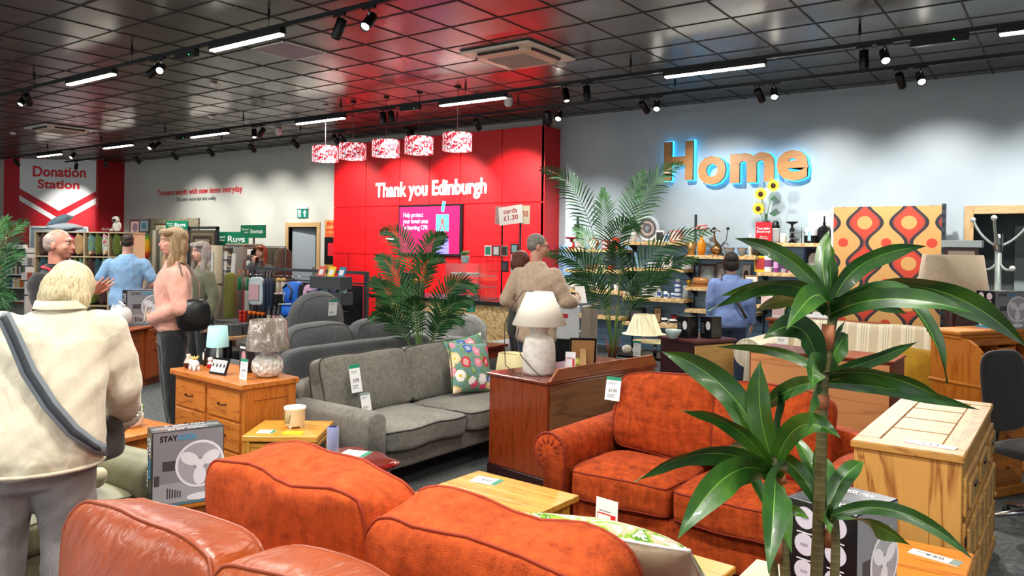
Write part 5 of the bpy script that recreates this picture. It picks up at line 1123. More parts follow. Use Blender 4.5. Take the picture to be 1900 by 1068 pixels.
LV = [  # crown, control, tip, half width, depth of tip, roll
 ((1530, 575), (1500, 470), (1376, 446), .022, .1, .2), ((1535, 570), (1520, 500), (1560, 427), .02, .1, .9), ((1538, 570), (1560, 470), (1710, 457), .024, .0, .3), ((1540, 560), (1680, 470), (1797, 625), .034, -.2, -.3), ((1528, 580), (1440, 480), (1287, 577), .026, -.1, .3), ((1530, 585), (1470, 500), (1370, 592), .028, -.3, -.2),
 ((1532, 570), (1470, 510), (1350, 560), .024, .1, .5), ((1540, 575), (1650, 480), (1642, 678), .032, -.25, .2), ((1540, 580), (1600, 540), (1715, 590), .02, .1, -.4), ((1533, 565), (1545, 500), (1585, 500), .02, .3, .6), ((1530, 580), (1490, 540), (1455, 600), .02, .25, .2), ((1536, 560), (1528, 480), (1532, 455), .02, .0, -.9), ((1528, 590), (1560, 520), (1640, 560), .024, -.35, .1),
 ((1515, 700), (1480, 560), (1385, 624), .032, -.1, .2), ((1518, 700), (1460, 640), (1428, 688), .03, -.25, .1), ((1522, 690), (1540, 640), (1563, 594), .011, .0, 1.1), ((1522, 700), (1560, 650), (1598, 630), .026, .1, -.3), ((1524, 700), (1590, 680), (1697, 634), .017, .0, .3), ((1524, 700), (1580, 660), (1668, 716), .024, -.2, -.2), ((1524, 715), (1600, 700), (1767, 744), .017, -.1, .2), ((1516, 715), (1470, 700), (1434, 765), .028, -.2, .3), ((1518, 705), (1500, 650), (1360, 668), .013, .2, .3), ((1520, 715), (1490, 720), (1460, 800), .022, .2, -.3), ((1520, 705), (1555, 640), (1600, 640), .02, .3, .5),
 ((1432, 870), (1370, 700), (1237, 669), .034, .1, .15), ((1430, 875), (1350, 760), (1240, 752), .02, -.1, .3), ((1428, 880), (1300, 790), (1156, 866), .026, -.15, .3), ((1428, 885), (1320, 800), (1206, 920), .036, -.3, .0), ((1430, 885), (1395, 800), (1335, 955), .036, -.35, .1), ((1434, 865), (1395, 780), (1405, 673), .03, .0, .1), ((1436, 868), (1440, 730), (1490, 778), .026, -.2, .2), ((1438, 870), (1450, 760), (1510, 742), .022, .2, -.3), ((1432, 885), (1380, 830), (1275, 908), .015, .2, .3), ((1436, 890), (1420, 880), (1440, 1000), .022, -.1, .4), ((1434, 880), (1400, 830), (1395, 900), .02, .25, .2), ((1436, 870), (1425, 790), (1450, 740), .02, .25, .8), ((1430, 870), (1390, 760), (1330, 720), .022, .3, .4),
 ((1530, 965), (1630, 880), (1736, 992), .017, -.15, .2), ((1530, 960), (1570, 890), (1634, 879), .024, .1, .2), ((1530, 960), (1530, 890), (1551, 830), .018, .1, .9), ((1528, 965), (1500, 870), (1446, 860), .022, .1, .3), ((1532, 968), (1520, 900), (1570, 925), .028, -.3, .0), ((1528, 970), (1490, 900), (1475, 935), .022, -.2, .3), ((1530, 960), (1540, 880), (1525, 850), .02, .2, -.3), ((1530, 965), (1590, 900), (1610, 900), .02, .3, .5),
 ((1438, 965), (1430, 930), (1455, 905), .014, .1, .5), ((1438, 970), (1410, 900), (1390, 870), .014, .1, .3), ((1438, 965), (1445, 920), (1470, 940), .013, -.1, .3)]
for i, (c0, c1, c2, w, v, ro) in enumerate(LV):
    blade(t, PD(c0[0], c0[1], 0), PD(c1[0], c1[1], v * .5), PD(c2[0], c2[1], v), w, ro, i)
# ================================================================== HOME SHELVES AND WHAT STANDS ON THEM
n = NT(.7); v_ = n.n('TexVoronoi', Scale=26); n.l(n.co((1, 1, 1.6)), v_.inputs[0]); n2 = n.n('TexNoise', Scale=14, Detail=4); n.l(n.co(), n2.inputs[0]); s_ = n.n('SeparateXYZ'); n.l(v_.outputs[1], s_.inputs[0])
n.col(n.ramp(n.mix(.4, s_.outputs[0], n2.outputs[0]), [(.2, 'b98d50'), (.5, 'dcb981'), (.8, 'efd6a4')])); n.bump(s_.outputs[0], .15, .003); OSB = n.m
SH = mat('ead6ac', .6); SHY0, SHY1 = 10.45, 10.81
SHL = [(-6.54, -5.54, (1.64, 1.32, 1.0, .61)), (-5.51, -4.53, (1.76, 1.37, .93, .55)), (-4.51, -3.5, (1.575, 1.12, .8)), (-3.48, -2.62, (1.76, 1.36, .92))]
for i, (x0, x1, zs) in enumerate(SHL):
    for j, z in enumerate(zs):
        t = thing('wall_shelf', 'chipboard wall shelf, %s level of the %s bay from the red wall' % (['top', 'second', 'third', 'lowest'][j], ['first', 'second', 'third', 'fourth'][i]), 'shelf', (0, 0, z), group='chipboard wall shelves')
        bx('board', x0, x1, SHY0, SHY1, -.05, 0, OSB, t, .002)
        for x in (x0 + .03, x1 - .03): B().add([(x - .01, SHY1, -.05), (x + .01, SHY1, -.05), (x - .01, SHY0 + .1, -.05), (x + .01, SHY0 + .1, -.05), (x - .01, SHY1, -.16), (x + .01, SHY1, -.16)], [(0, 1, 3, 2), (0, 4, 5, 1), (2, 3, 5, 4), (0, 2, 4), (1, 5, 3)]).build('bracket', BLACK, t)
for i, x in enumerate((-6.55, -5.525, -4.52, -3.49, -2.61)):
    t = tag(B().box(x - .012, x + .012, 10.81, 10.84, 0, 2.17).build('shelf_upright', mat('3a4044', .4, .6)), 'slotted metal upright %s of the wall shelving' % ['beside the red wall', 'between first and second bays', 'between second and third bays', 'between third and fourth bays', 'by the patterned panel'][i], 'shelf upright', 'slotted shelf uprights')
def vase(name, label, cat, x, z, h, r, col, prof=None, Y=10.6, rough=.25, group=None, parts=(), metal=0, alpha=1):
    prof = prof or [(.5, 0), (.85, .15), (1, .4), (.8, .7), (.45, .86), (.5, 1)]
    m = mat(col, rough, metal) if isinstance(col, str) else col
    o = B().lathe([(.001, 0)] + [(a * r, q * h) for a, q in prof] + [((prof[-1][0]) * r * .85, prof[-1][1] * h), (prof[-1][0] * r * .7, prof[-1][1] * h * .8)], 20).build(name, m, None, (x, Y, z)); tag(o, label, cat, group); return o
MUG = [(.9, 0), (1, .05), (1, 1)]; JAR = [(.9, 0), (1, .06), (1, .9), (.9, 1)]; BOWL = [(.4, 0), (.45, .08), (.8, .5), (1, 1)]; JUG = [(.7, 0), (1, .35), (.7, .7), (.85, 1)]
def handle(o, r, h, m, sx=1): B().tube([(sx * r * .95, 0, h * .8), (sx * r * 1.6, 0, h * .7), (sx * r * 1.6, 0, h * .35), (sx * r * .95, 0, h * .22)], r * .14, 6).build('handle', m, o)
def mug(label, x, z, h, r, col, Y=10.58, group='mugs and cups on the wall shelves', name='mug', cat='mug', band=None):
    o = vase(name, label, cat, x, z, h, r, col, MUG, Y, group=group); handle(o, r, h, mat(col, .25) if isinstance(col, str) else col)
    if band: B().lathe([(r * 1.01, h * .3), (r * 1.01, h * .7)], 20, cap=False).build('pattern', mat(band, .3), o)
def abox(name, label, cat, x, z, w, d, h, col, Y=10.6, rz=0, front=None, group=None, rough=.4):
    t = thing(name, label, cat, (x, Y, z), rz, group); bx('box', -w / 2, w / 2, -d / 2, d / 2, 0, h, mat(col, rough), t, .002)
    if front: bx('front_print', -w * .4, w * .4, -d / 2 - .001, -d / 2, h * .15, h * .85, mat(front, .4), t, 0)
    return t
def frame(label, x, z, w, h, col, pic, Y=10.62, rz=0, tilt=-.15, mount='f0ece4', name='picture_frame', group='framed pictures for sale'):
    t = thing(name, label, 'picture frame', (x, Y, z), rz, group, rx=tilt); f = min(w, h) * .12; m = mat(col, .35)
    b = B(); b.box(-w / 2, -w / 2 + f, -.01, .01, 0, h, bev=.002).box(w / 2 - f, w / 2, -.01, .01, 0, h, bev=.002).box(-w / 2 + f, w / 2 - f, -.01, .01, 0, f, bev=.002).box(-w / 2 + f, w / 2 - f, -.01, .01, h - f, h, bev=.002); b.build('frame', m, t)
    bx('mount', -w / 2 + f, w / 2 - f, -.004, .006, f, h - f, mat(mount, .5), t, 0); b = B(); disc(b, 0, h / 2, w * .26, h * .26, -.006); b.build('picture', mat(pic, .5), t); return t
def X6(px_): return atY(px_, 500, 10.6).x
S1 = SHL[0][2]; S2 = SHL[1][2]; S3 = SHL[2][2]; S4 = SHL[3][2]
# bay 1
t = thing('kitchen_scale', 'red kitchen scale with dial at the end of the top shelf by the red wall', 'kitchen scale', (X6(1060), 10.6, S1[0]))
B().lathe([(.05, 0), (.055, .01), (.05, .1), (.03, .13)], 16, T=TR(sc=(1, .7, 1))).build('body', mat('a81c26', .3), t); b = B(); disc(b, 0, .07, .042, .042, -.045); b.build('dial', mat('f2efe8', .4), t); B().lathe([(.02, .13), (.03, .15), (.1, .165), (.11, .185)], 20).build('pan', mat('8e1620', .3), t)
abox('gift_box', 'white box with red lid beside the kitchen scale', 'box', X6(1076), S1[0], .1, .1, .13, 'e6e4e6', front='c8a0a4'); abox('red_tin', 'red tin behind the palm on the top shelf by the red wall', 'tin', X6(1112) + .12, S1[0], .1, .1, .14, 'd42030', front='f0c0c4'); abox('red_gift_bag', 'tall red carton between tins behind the palm', 'box', X6(1142), S1[0], .1, .08, .18, 'e02a1e')
t = thing('mantel_clock', 'round red rimmed clock on the top shelf behind the palm', 'clock', (X6(1101), 10.6, S1[0])); B().lathe([(.085, -.02), (.09, .0), (.085, .02), (.001, .021)], 28, T=TR((0, 0, .09), rx=pi / 2)).build('case', mat('9a1a22', .3), t); b = B(); disc(b, 0, .09, .07, .07, -.025); b.build('dial', mat('f4f1ea', .4), t); B().tube([(0, -.028, .09), (0, -.028, .14)], .003).build('hand', BLACK, t)
for i, (p_, c) in enumerate(((1092, '7a2430'), (1104, 'b04038'), (1118, 'e0d8d0'), (1134, 'c83028'))): vase('bowl', 'small %s bowl on the second shelf near the red wall' % ['wine red', 'brick red', 'off-white', 'bright red'][i], 'bowl', X6(p_), S1[1], .07, .06, c, BOWL, group='bowls on the second shelf')
t = thing('sheep_ornament', 'white woolly sheep ornament at the end of the third shelf by the red wall', 'ornament', (X6(1062), 10.6, S1[2])); b = B(); b.ell((0, 0, .09), (.075, .045, .055)); [b.ell((.07 * cos(a), .04 * sin(a * 2), .09 + .05 * sin(a)), (.022, .022, .022), 8, 6) for a in [k * .7 for k in range(9)]]; b.build('body', mat('efebe2', .7), t); B().ell((-.085, -.01, .11), (.03, .022, .025)).build('head', mat('e4ded2', .6), t)
for q in (-.04, .04): B().tube([(q, 0, .05), (q, 0, 0)], .01).build('leg', mat('e4ded2', .6), t)
for i, (p_, h, r) in enumerate(((1073, .14, .045), (1085, .1, .035), (1097, .13, .05), (1110, .12, .055), (1128, .1, .04), (1144, .12, .04))): vase('white_pot', 'white ceramic pot, %s along the third shelf from the sheep' % ['first', 'second', 'third', 'fourth', 'fifth', 'sixth'][i], 'pot', X6(p_), S1[2], h, r, 'ecebe8', [JUG, MUG, JUG, BOWL, MUG, JAR][i], group='white pots on the third shelf')
GL = mat('dfe8ea', .05, trans=.9, alpha=.55)
for i in range(6): vase('drinking_glass', 'clear glass on the low shelf behind the palm stems, %s from the white unit' % ['first', 'second', 'third', 'fourth', 'fifth', 'sixth'][i], 'glass', X6(1102 + i * 9), S1[3], [.16, .2, .12, .18, .14, .16][i], .035, GL, [MUG, JUG, MUG][i % 3], group='glassware on the low shelf')
# bay 2
vase('white_vase', 'slim white vase with spout beside the round glass plate', 'vase', X6(1175), S2[0], .26, .05, 'e4e6e4', JUG)
t = thing('glass_plate', 'big round clear glass plate with dark ring standing on the shelf', 'plate', (X6(1196), 10.68, S2[0])); b = B()
for r0, r1, mm in ((.2, .15, 0), (.15, .12, 1), (.12, .07, 2), (.07, .045, 1)): b.lathe([(r0, 0), (r0, .008), (r1, .012), (r1, 0)], 36, m=mm, T=TR((0, 0, .2), rx=pi / 2 + .12), cap=False)
b.build('disc', [mat('d4dde2', .1), mat('5e5e66', .2), mat('b8a8a0', .15)], t)
abox('striped_box', 'black and white striped box beside the round glass plate', 'box', X6(1225), S2[0], .13, .08, .17, 'eceae6', front='3a3a3c'); abox('pink_box', 'coral pink box at the end of the second bay top shelf', 'box', X6(1255), S2[0], .17, .1, .17, 'e88a80', front='f4c8c0'); abox('white_box', 'white box with blue edge next to the coral pink box', 'box', X6(1239), S2[0], .07, .1, .12, 'e8ecf4', front='6a8ac8')
frame('white framed black drawing on the second shelf behind the palm leaf tips', X6(1236), S2[1], .16, .2, 'e4e4e4', '2a2a2c'); abox('small_tray', 'small grey metal tray on the second shelf end', 'tray', X6(1275), S2[1], .16, .08, .09, 'a4a6a8', front='d4d6d8'); abox('book_stack', 'pale carton on the second shelf behind the palm', 'box', X6(1210), S2[1], .1, .1, .1, 'c4cad2')
vase('navy_vase', 'dark navy bottle vase beside the palm stems', 'vase', X6(1179), S2[2], .24, .07, '14182e', [(.6, 0), (1, .1), (.9, .4), (.4, .7), (.22, .85), (.3, 1)])
abox('printed_tin', 'low white tin with coloured print on the shelf under the palm', 'tin', X6(1165), S2[2], .16, .06, .07, 'e6e6e2', Y=10.52, front='d8b090'); vase('candle_jar', 'white candle jar beside the illustrated white box', 'jar', X6(1197), S2[2], .15, .045, 'e6e6e0', JAR); abox('illustrated_box', 'white box with line drawing on the blue and white china shelf', 'box', X6(1213), S2[2], .18, .1, .17, 'ecece8', front='c4c8cc')
for i, p_ in enumerate((1227, 1233, 1240, 1247)): mug('blue and white patterned mug, %s from the illustrated box' % ['first', 'second', 'third', 'fourth'][i], X6(p_), S2[2], [.13, .1, .09, .08][i], .03, 'e8ecf4', band='4464a8', Y=10.53 + .12 * (i % 2))
o = vase('china_vase', 'tall blue and white china vase at the end of the shelf', 'vase', X6(1258), S2[2], .29, .05, 'e4eaf4', [(.9, 0), (1, .2), (.8, .5), (1, .7), (.55, .85), (.8, 1)])
for q in (.1, .3, .55, .75): B().lathe([(.05, .29 * q), (.052, .29 * (q + .07))], 20, cap=False).build('blue_band', mat('3c5ca4', .3), o)
vase('grey_jug', 'grey glass jug hanging label beside the tall china vase', 'jug', X6(1274), S2[2] - .0, .2, .06, '9aa4a8', JUG, Y=10.6)
abox('black_gift_set', 'black boxed gift set on the low shelf behind the cream lampshade', 'box', X6(1184), S2[3], .22, .12, .22, '16161a', front='4a4a50'); frame('dark framed brown picture beside the cream lampshade', X6(1219), S2[3], .14, .24, '18181a', 'b08c68', mount='c49e78')
mug('white mug with black squiggles, left of the two on the low shelf', X6(1235), S2[3], .09, .045, 'eeece6', band='3a3430'); mug('wide white mug with black pattern, right of the two on the low shelf', X6(1251), S2[3], .08, .05, 'eeece6', band='2a2a2a')
abox('black_card', 'small black card with red dot behind the white mugs', 'card', X6(1246), S2[3], .1, .02, .14, '141414', Y=10.72, front='d02030'); t = thing('wire_ornament', 'dark wire plant ornament on the low shelf end', 'ornament', (X6(1262), 10.6, S2[3])); B().tube([(0, 0, 0), (-.02, 0, .08), (-.05, 0, .16)], .004).tube([(0, 0, 0), (.01, 0, .1), (.0, 0, .19)], .004).tube([(0, 0, 0), (.03, 0, .07), (.06, 0, .14)], .004).lathe([(.03, 0), (.02, .01)], 12).build('wires', mat('3a4a4a', .5), t)
# bay 3
vase('gold_tumbler', 'gold tapering tumbler at the end of the third bay top shelf', 'vase', X6(1284), S3[0], .19, .065, 'c89a5a', [(.7, 0), (1, 1)], rough=.3, metal=.7, Y=10.56)
o = vase('amber_vase', 'amber glass vase holding pink flowers', 'vase', X6(1301), S3[0], .28, .065, 'd8861c', [(.7, 0), (1, .25), (.95, .6), (.4, .8), (.45, 1)], rough=.12)
b = B(); [b.tube([(0, 0, .2), (dx * .5, dy, .32), (dx, dy, .38)], .004) for dx, dy in ((-.06, 0), (.03, .03), (.06, -.02), (-.02, -.04))]; b.build('flower_stem', mat('4a6a34', .6), o)
for k, (dx, dy, dz) in enumerate(((-.06, 0, .39), (.03, .03, .43), (.07, -.02, .39), (-.02, -.04, .42), (.03, -.05, .37))): b = B(); [b.ell((dx + .02 * cos(a), dy + .02 * sin(a), dz), (.02, .02, .014), 8, 6) for a in [q * 1.26 for q in range(5)]]; b.build('flower_head', mat('dc8a80', .7), o)
t = thing('bronze_bird', 'bronze bird shaped ornament on a swirl dish', 'ornament', (X6(1326), 10.66, S3[0])); b = B(); b.ell((0, 0, .08), (.09, .06, .07)); b.tube([(.03, 0, .12), (-.03, 0, .22), (-.04, 0, .32), (.0, 0, .37), (.05, 0, .34)], [.03, .02, .01, .007, .01]); b.build('body', mat('9c7444', .25, .8), t); B().lathe([(.12, 0), (.13, .015), (.1, .012)], 20).build('dish', mat('a8804c', .3, .7), t)
t = thing('candelabra', 'twisted black iron two-arm candle holder', 'candle holder', (X6(1337)+.02, 10.54, S3[0])); b = B()
for sg in (-1, 1): b.tube([(0, 0, .02), (0, 0, .12), (sg * .02, 0, .16), (sg * .08, 0, .22), (sg * .09, 0, .3), (sg * .1, 0, .36)], .006); b.lathe([(.01, .36), (.025, .38), (.018, .4)], 10, T=TR((sg * .1, 0, 0))); b.tube([(sg * .0, 0, .14), (sg * .05, 0, .17), (sg * .05, 0, .12), (0, 0, .13)], .005)
b.lathe([(.05, 0), (.04, .02), (.01, .03)], 14); b.build('ironwork', mat('3c3834', .5, .6), t)
for i, (p_, r) in enumerate(((1355, .08), (1373, .075))): o = vase('smoked_bowl', 'clear bowl with brown rim, %s one of two' % ['left', 'right'][i], 'bowl', X6(p_), S3[0], .11, r, mat('8a8880', .15, alpha=.8), BOWL, group='brown rimmed bowls', Y=10.54 + .14 * i); B().lathe([(r * 1.0, .1), (r * 1.03, .112), (r * .97, .114)], 20, cap=False).build('rim', mat('8a5a34', .3), o)
vase('pewter_bowl', 'dark pewter pot beside the white candle', 'pot', X6(1392) + .05, S3[0], .16, .08, '6a6660', [(.6, 0), (1, .5), (.85, 1)], metal=.7, Y=10.66)
t = thing('pillar_candle', 'tall white candle on a pale wooden saucer', 'candle', (X6(1395), 10.52, S3[0])); B().lathe([(.018, .012), (.018, .3), (.003, .31)], 12).build('candle', mat('f0eee8', .5), t); B().lathe([(.07, 0), (.08, .015)], 20).build('saucer', SH, t)
b = B().ell((0, 0, .06), (.045, .045, .045)).lathe([(.03, 0), (.02, .02)], 12); tag(b.build('brass_globe', mat('c4a044', .2, .9), None, (X6(1281), 10.56, S3[1])), 'small round brass globe on the middle shelf', 'ornament')
t = thing('ship_in_bottle', 'wooden ship model on a long stand in front of the framed clock', 'model', (X6(1303), 10.54, S3[1])); bx('stand', -.13, .13, -.03, .03, 0, .03, mat('a8682c', .4), t); B().lathe([(.05, -.1), (.055, 0), (.05, .08), (.02, .12)], 16, T=TR((0, 0, .085), ry=pi / 2)).build('bottle', mat('c88a4c', .15, alpha=.8), t)
frame('dark wooden frame with pale round clock face, left of the person in blue', X6(1304), S3[1] + .0, .27, .33, '3c2418', 'b8ccd4', mount='8a9aa4', Y=10.74); frame('grey frame with metal scissors behind the person in blue', X6(1331), S3[1], .17, .36, '5a5c60', 'c8c8ca', mount='8e9092', Y=10.74)
frame('framed black and white photo, right of the person in blue', X6(1377), S3[1], .14, .34, '9098a4', '3a3640', mount='d0d0d8', Y=10.74); frame('pale wooden frame leaning beside the person in blue', X6(1394), S3[1], .18, .19, 'caa47a', '9aa09a', Y=10.6)
for i, (p_, h) in enumerate(((1340, .12), (1352, .16), (1366, .1), (1380, .13))): vase('stoneware_pot', 'stoneware pot on the low shelf behind the person in blue, %s in the row' % ['first', 'second', 'third', 'last'][i], 'pot', X6(p_), S3[2], h, .05, ['a89a84', '6a7a84', 'cfc8ba', '8a6a50'][i], [MUG, JUG, BOWL, JAR][i], group='stoneware on the low shelf')
# bay 4
t = thing('sunflower_vase', 'three sunflowers in a dark vase on the topmost shelf', 'flower arrangement', (X6(1419), 10.62, S4[0])); B().lathe([(.04, 0), (.05, .1), (.04, .28), (.05, .3)], 16).build('vase', mat('1a1c20', .3), t)
SUN = mat('e8b820', .6)
for dx, dz, an in ((.1, .78, .1), (-.07, .67, -.5), (-.1, .47, -.7)):
    o = B().tube([(0, 0, .25), (dx * .3, 0, dz * .6), (dx, 0, dz)], .006).build('stem', mat('5a8a54', .6), t); b = B(); T = TR((dx, -.02, dz), rx=pi / 2, ry=an)
    for k in range(16): a = k * pi / 8; b.add([(r_ * cos(a + q_), r_ * sin(a + q_), .004) for r_, q_ in ((.03, -.22), (.065, -.19), (.1, 0), (.065, .19), (.03, .22))], [(0, 1, 2, 3, 4)], T=T)
    b.build('petals', SUN, o); b = B(); b.ell((0, 0, .012), (.035, .035, .012), T=T); b.build('seed_head', mat('3a2412', .9), o)
for dx, dz, sx in ((.05, .6, 1), (-.03, .45, -1), (.04, .4, 1)): b = B(); b.add([(dx, 0, dz), (dx + sx * .07, -.02, dz + .05), (dx + sx * .12, 0, dz - .02), (dx + sx * .06, .01, dz - .04)], [(0, 1, 2, 3)]); b.build('leaf', mat('4a6e5a', .6), t)
t = thing('warning_sign', 'red notice asking not to try reaching high, under the sunflowers', 'sign', (X6(1420) + .01, 10.47, S4[0] - .02)); bx('panel', -.11, .11, 0, .008, 0, .3, mat('d81e2a', .4), t); text('Too high?\nDon\'t try!', WHITE, t, (0, -.004, .19), FX, .18, .08, bold=.02); text('Please ask a\nmember of staff', WHITE, t, (0, -.004, .09), FX, .12, .04)
o = vase('coffee_press', 'glass coffee maker with black lid right of the red notice', 'coffee maker', X6(1438), S4[0], .2, .06, 'b0b4b4', JAR); B().lathe([(.05, .2), (.06, .22), (.04, .25), (.045, .28), (.02, .3)], 16).build('lid', BLACK, o); B().lathe([(.055, 0), (.062, .02)], 16).build('base', BLACK, o)
mug('plain pale mug between coffee maker and egg stand', X6(1453), S4[0], .13, .04, 'd8d4c8')
t = thing('candle_stand', 'black turned candle stand with wide dish', 'candle holder', (X6(1466), 10.66, S4[0])); B().lathe([(.05, 0), (.045, .02), (.015, .05), (.03, .08), (.015, .12), (.035, .17), (.012, .22), (.02, .25), (.08, .28), (.075, .29)], 20).build('body', mat('101012', .4), t)
t = thing('glass_cake_stand', 'two-tier glass stand with black frame', 'stand', (X6(1481), 10.56, S4[0])); B().tube([(-.05, 0, 0), (-.05, 0, .2), (.05, 0, .2), (.05, 0, 0)], .004).build('wire_frame', BLACK, t)
for q in (.06, .14): B().lathe([(.11, q), (.115, q + .006)], 24).build('glass_tier', mat('b8c4c0', .1, alpha=.6), t)
o = vase('storage_jar', 'white jar with black base and blue label', 'jar', X6(1504), S4[0], .2, .085, 'dfe2e4', JAR); B().lathe([(.0865, 0), (.0865, .1)], 20, cap=False).build('black_base', BLACK, o); B().box(-.02, .02, -.089, -.085, .03, .16).build('label', mat('9ac4e4', .4), o)
t = thing('lantern', 'black octagonal lantern at the end of the topmost shelf', 'lantern', (X6(1526), 10.66, S4[0])); B().lathe([(.09, 0), (.1, .02), (.1, .17), (.07, .21), (.02, .24), (.02, .28)], 8, sm=False).build('body', mat('141416', .4, .3), t); B().tube([(-.0, 0, .28), (0, 0, .36)], .012).build('finial', BLACK, t)
frame('large white canvas with black frame edge behind the lantern', X6(1522), S4[0], .42, .44, 'ecebe6', 'f4f4f2', Y=10.76, mount='f4f4f2')
t = abox('yellow_book', 'yellow framed red picture at the start of the cup shelf', 'picture', X6(1411), S4[1], .16, .03, .22, 'f0d820', front='c04040', rz=.2)
for i, (p_, nm, c, h, r, bd) in enumerate(((1426, 'white jug with purple flowers', 'eceaec', .24, .05, '8a4a7a'), (1441, 'purple glass goblet', '8a3a8c', .2, .035, 'd0a0d0'), (1455, 'silver and purple cup', 'a8a0b4', .18, .035, '5a3a6a'), (1469, 'pink mug with grey cat', 'e4a0b4', .13, .04, 'c88090'), (1484, 'dark mug', '2a2630', .12, .035, '4a4450'), (1518, 'white mug with black handle', 'e8e6e2', .13, .045, '2c2c2e'))): mug(nm + ' on the cup shelf', X6(p_), S4[1], h, r, c, band=bd)
frame('blue edged black picture standing behind the cups', X6(1503), S4[1], .26, .36, '2c4a8a', 'e0e0e4', Y=10.74, mount='0e0e12'); frame('pink printed card standing behind the cups', X6(1465), S4[1], .2, .2, 'e8a8c0', 'f4d0dc', Y=10.74, mount='e090b0')
t = abox('notice_card', 'white notice with red frame on the lowest shelf by the patterned panel', 'sign', X6(1424), S4[2], .16, .02, .2, 'f2f0ee', front='e8c8c8'); vase('green_bottle', 'dark green glass bottle on the lowest shelf by the patterned panel', 'bottle', X6(1443), S4[2], .28, .05, '123a28', [(.8, 0), (1, .3), (.7, .55), (.28, .7), (.3, 1)], rough=.08)
b = B(); disc(b, 0, .17, .16, .16, 0, 30); o = tag(B().lathe([(.17, 0), (.16, .012), (.1, .004), (.001, .004)], 30, T=TR((0, 0, .17), rx=pi / 2 + .15)).build('green_plate', mat('b8c8b0', .3), None, (X6(1480), 10.7, S4[2])), 'pale green plate standing behind the dracaena leaves', 'plate')
vase('white_trinket', 'white china shoe trinket near the patterned panel', 'ornament', X6(1508), S4[2], .08, .07, 'f0eeec', BOWL)
# retro patterned panel
n = NT(.55); s_ = n.n('SeparateXYZ'); n.l(n.co(), s_.inputs[0])
px_ = n.math('MULTIPLY', s_.outputs[0], 2.0); pz = n.math('MULTIPLY', s_.outputs[2], 2.0)
# columns: x cell -0.5..0.5 ; even/odd columns are shifted half a period
colx = n.math('FLOOR', px_); fx_ = n.math('SUBTRACT', n.math('FRACT', px_), .5)
def ogee(sh):
    zz = n.math('ADD', pz, sh); c = n.math('COSINE', n.math('MULTIPLY', zz, 2 * pi)); return n.math('ADD', .27, n.math('MULTIPLY', c, .17)), n.math('SUBTRACT', n.math('FRACT', n.math('ADD', zz, .5)), .5)
wA, za = ogee(0.); ax = n.math('ABSOLUTE', fx_)
# distance from the waving boundary, positive inside the orange ogee
dA = n.math('SUBTRACT', wA, ax)
c1 = n.ramp(n.math('ADD', n.math('MULTIPLY', dA, 2.), .5), [(0, 'cf9c5c'), (.5, '20242e'), (.65, '82382e'), (.70, 'a8402e'), (.76, 'c8402a')], 'CONSTANT')
def dot(fx, z, r, asp=1.1): return n.math('LESS_THAN', n.math('ADD', n.math('MULTIPLY', fx, fx), n.math('MULTIPLY', n.math('MULTIPLY', z, z), asp)), r)
c2 = n.mix(dot(fx_, za, .03), c1, 'cf9c5c')
fb = n.math('SUBTRACT', n.math('FRACT', n.math('ADD', px_, .5)), .5); zb = n.math('SUBTRACT', n.math('FRACT', pz), .5)
c3 = n.mix(dot(fb, zb, .014), c2, 'c8402a'); n.col(c3)
t = thing('retro_wallpaper_board', 'tall panel with orange and cream retro teardrop wallpaper pattern', 'wall panel', (-1.87, 10.42, .02)); bx('board', -.62, .6, 0, .05, .3, 2.2, n.m, t, .001)
b = B(); b.box(.6, .64, -.01, .06, .0, 2.22); [b.box(.605, .635, -.012, -.009, .35 + k * .1, .39 + k * .1, 1) for k in range(19)]; b.build('slotted_post', [mat('3c4654', .4, .4), mat('14181c', .5)], t); bx('slotted_post', -.65, -.62, -.0, .05, 0, 2.2, mat('e4e4e4', .5), t); bx('foot', -.62, .6, 0, .3, -.02, .02, BLACK, t)
# ================================================================== TILL COUNTER, SCREEN, RACKS, RUGS (BACK OF THE SHOP)
t = thing('till_counter', 'chipboard till counter with black worktop, red heart and green notice on its front', 'counter', (0, 0, 0))
bx('counter_front', -7.75, -5.35, 7.5, 7.56, 0, .94, OSB, t, .002); bx('counter_body', -7.74, -5.36, 7.56, 8.1, 0, .94, mat('3a3634', .6), t, .002); bx('worktop', -7.82, -5.28, 7.42, 8.15, .94, .985, mat('1c1a1c', .3), t, .004)
HR = mat('e8202a', .4); b = B(); hp = []
for k in range(49): a = k * 2 * pi / 48; hp.append(V((.0135 * 16 * sin(a) ** 3, 0, .0135 * (13 * cos(a) - 5 * cos(2 * a) - 2 * cos(3 * a) - cos(4 * a)))))
hx = atY(823, 590, 7.5); b.tube([V((hx.x, 7.485, .62)) + p for p in hp], .022, 8, flat=.5); b.build('heart_outline', HR, t)
gx = atY(873, 572, 7.49); bx('green_notice', gx.x - .065, gx.x + .065, 7.49, 7.5, .84, .98 - .03, mat('1f9a78', .4), t, 0)
text('New items\nevery day', WHITE, t, (gx.x, 7.488, .9), FX, .1, .05)
GLS = mat('cfe6e4', .04, trans=.95, alpha=.35); x0, x1 = atY(836, 500, 7.6).x, atY(897, 500, 7.6).x
t = thing('glass_display_case', 'three-tier glass display case with accessories on the till counter', 'display case', (0, 0, .985))
b = B(); b.box(x0, x1, 7.5, 7.506, 0, .45).box(x0, x0 + .006, 7.5, 7.9, 0, .45).box(x1 - .006, x1, 7.5, 7.9, 0, .45).box(x0, x1, 7.5, 7.9, .444, .45); b.build('glass_panes', GLS, t)
for i, z in enumerate((.0, .15, .29)): bx('glass_shelf', x0 + .01, x1 - .01, 7.51, 7.89, z, z + .008, mat('9cc8c8', .1, alpha=.7), t, 0)
rr = random.Random(4)
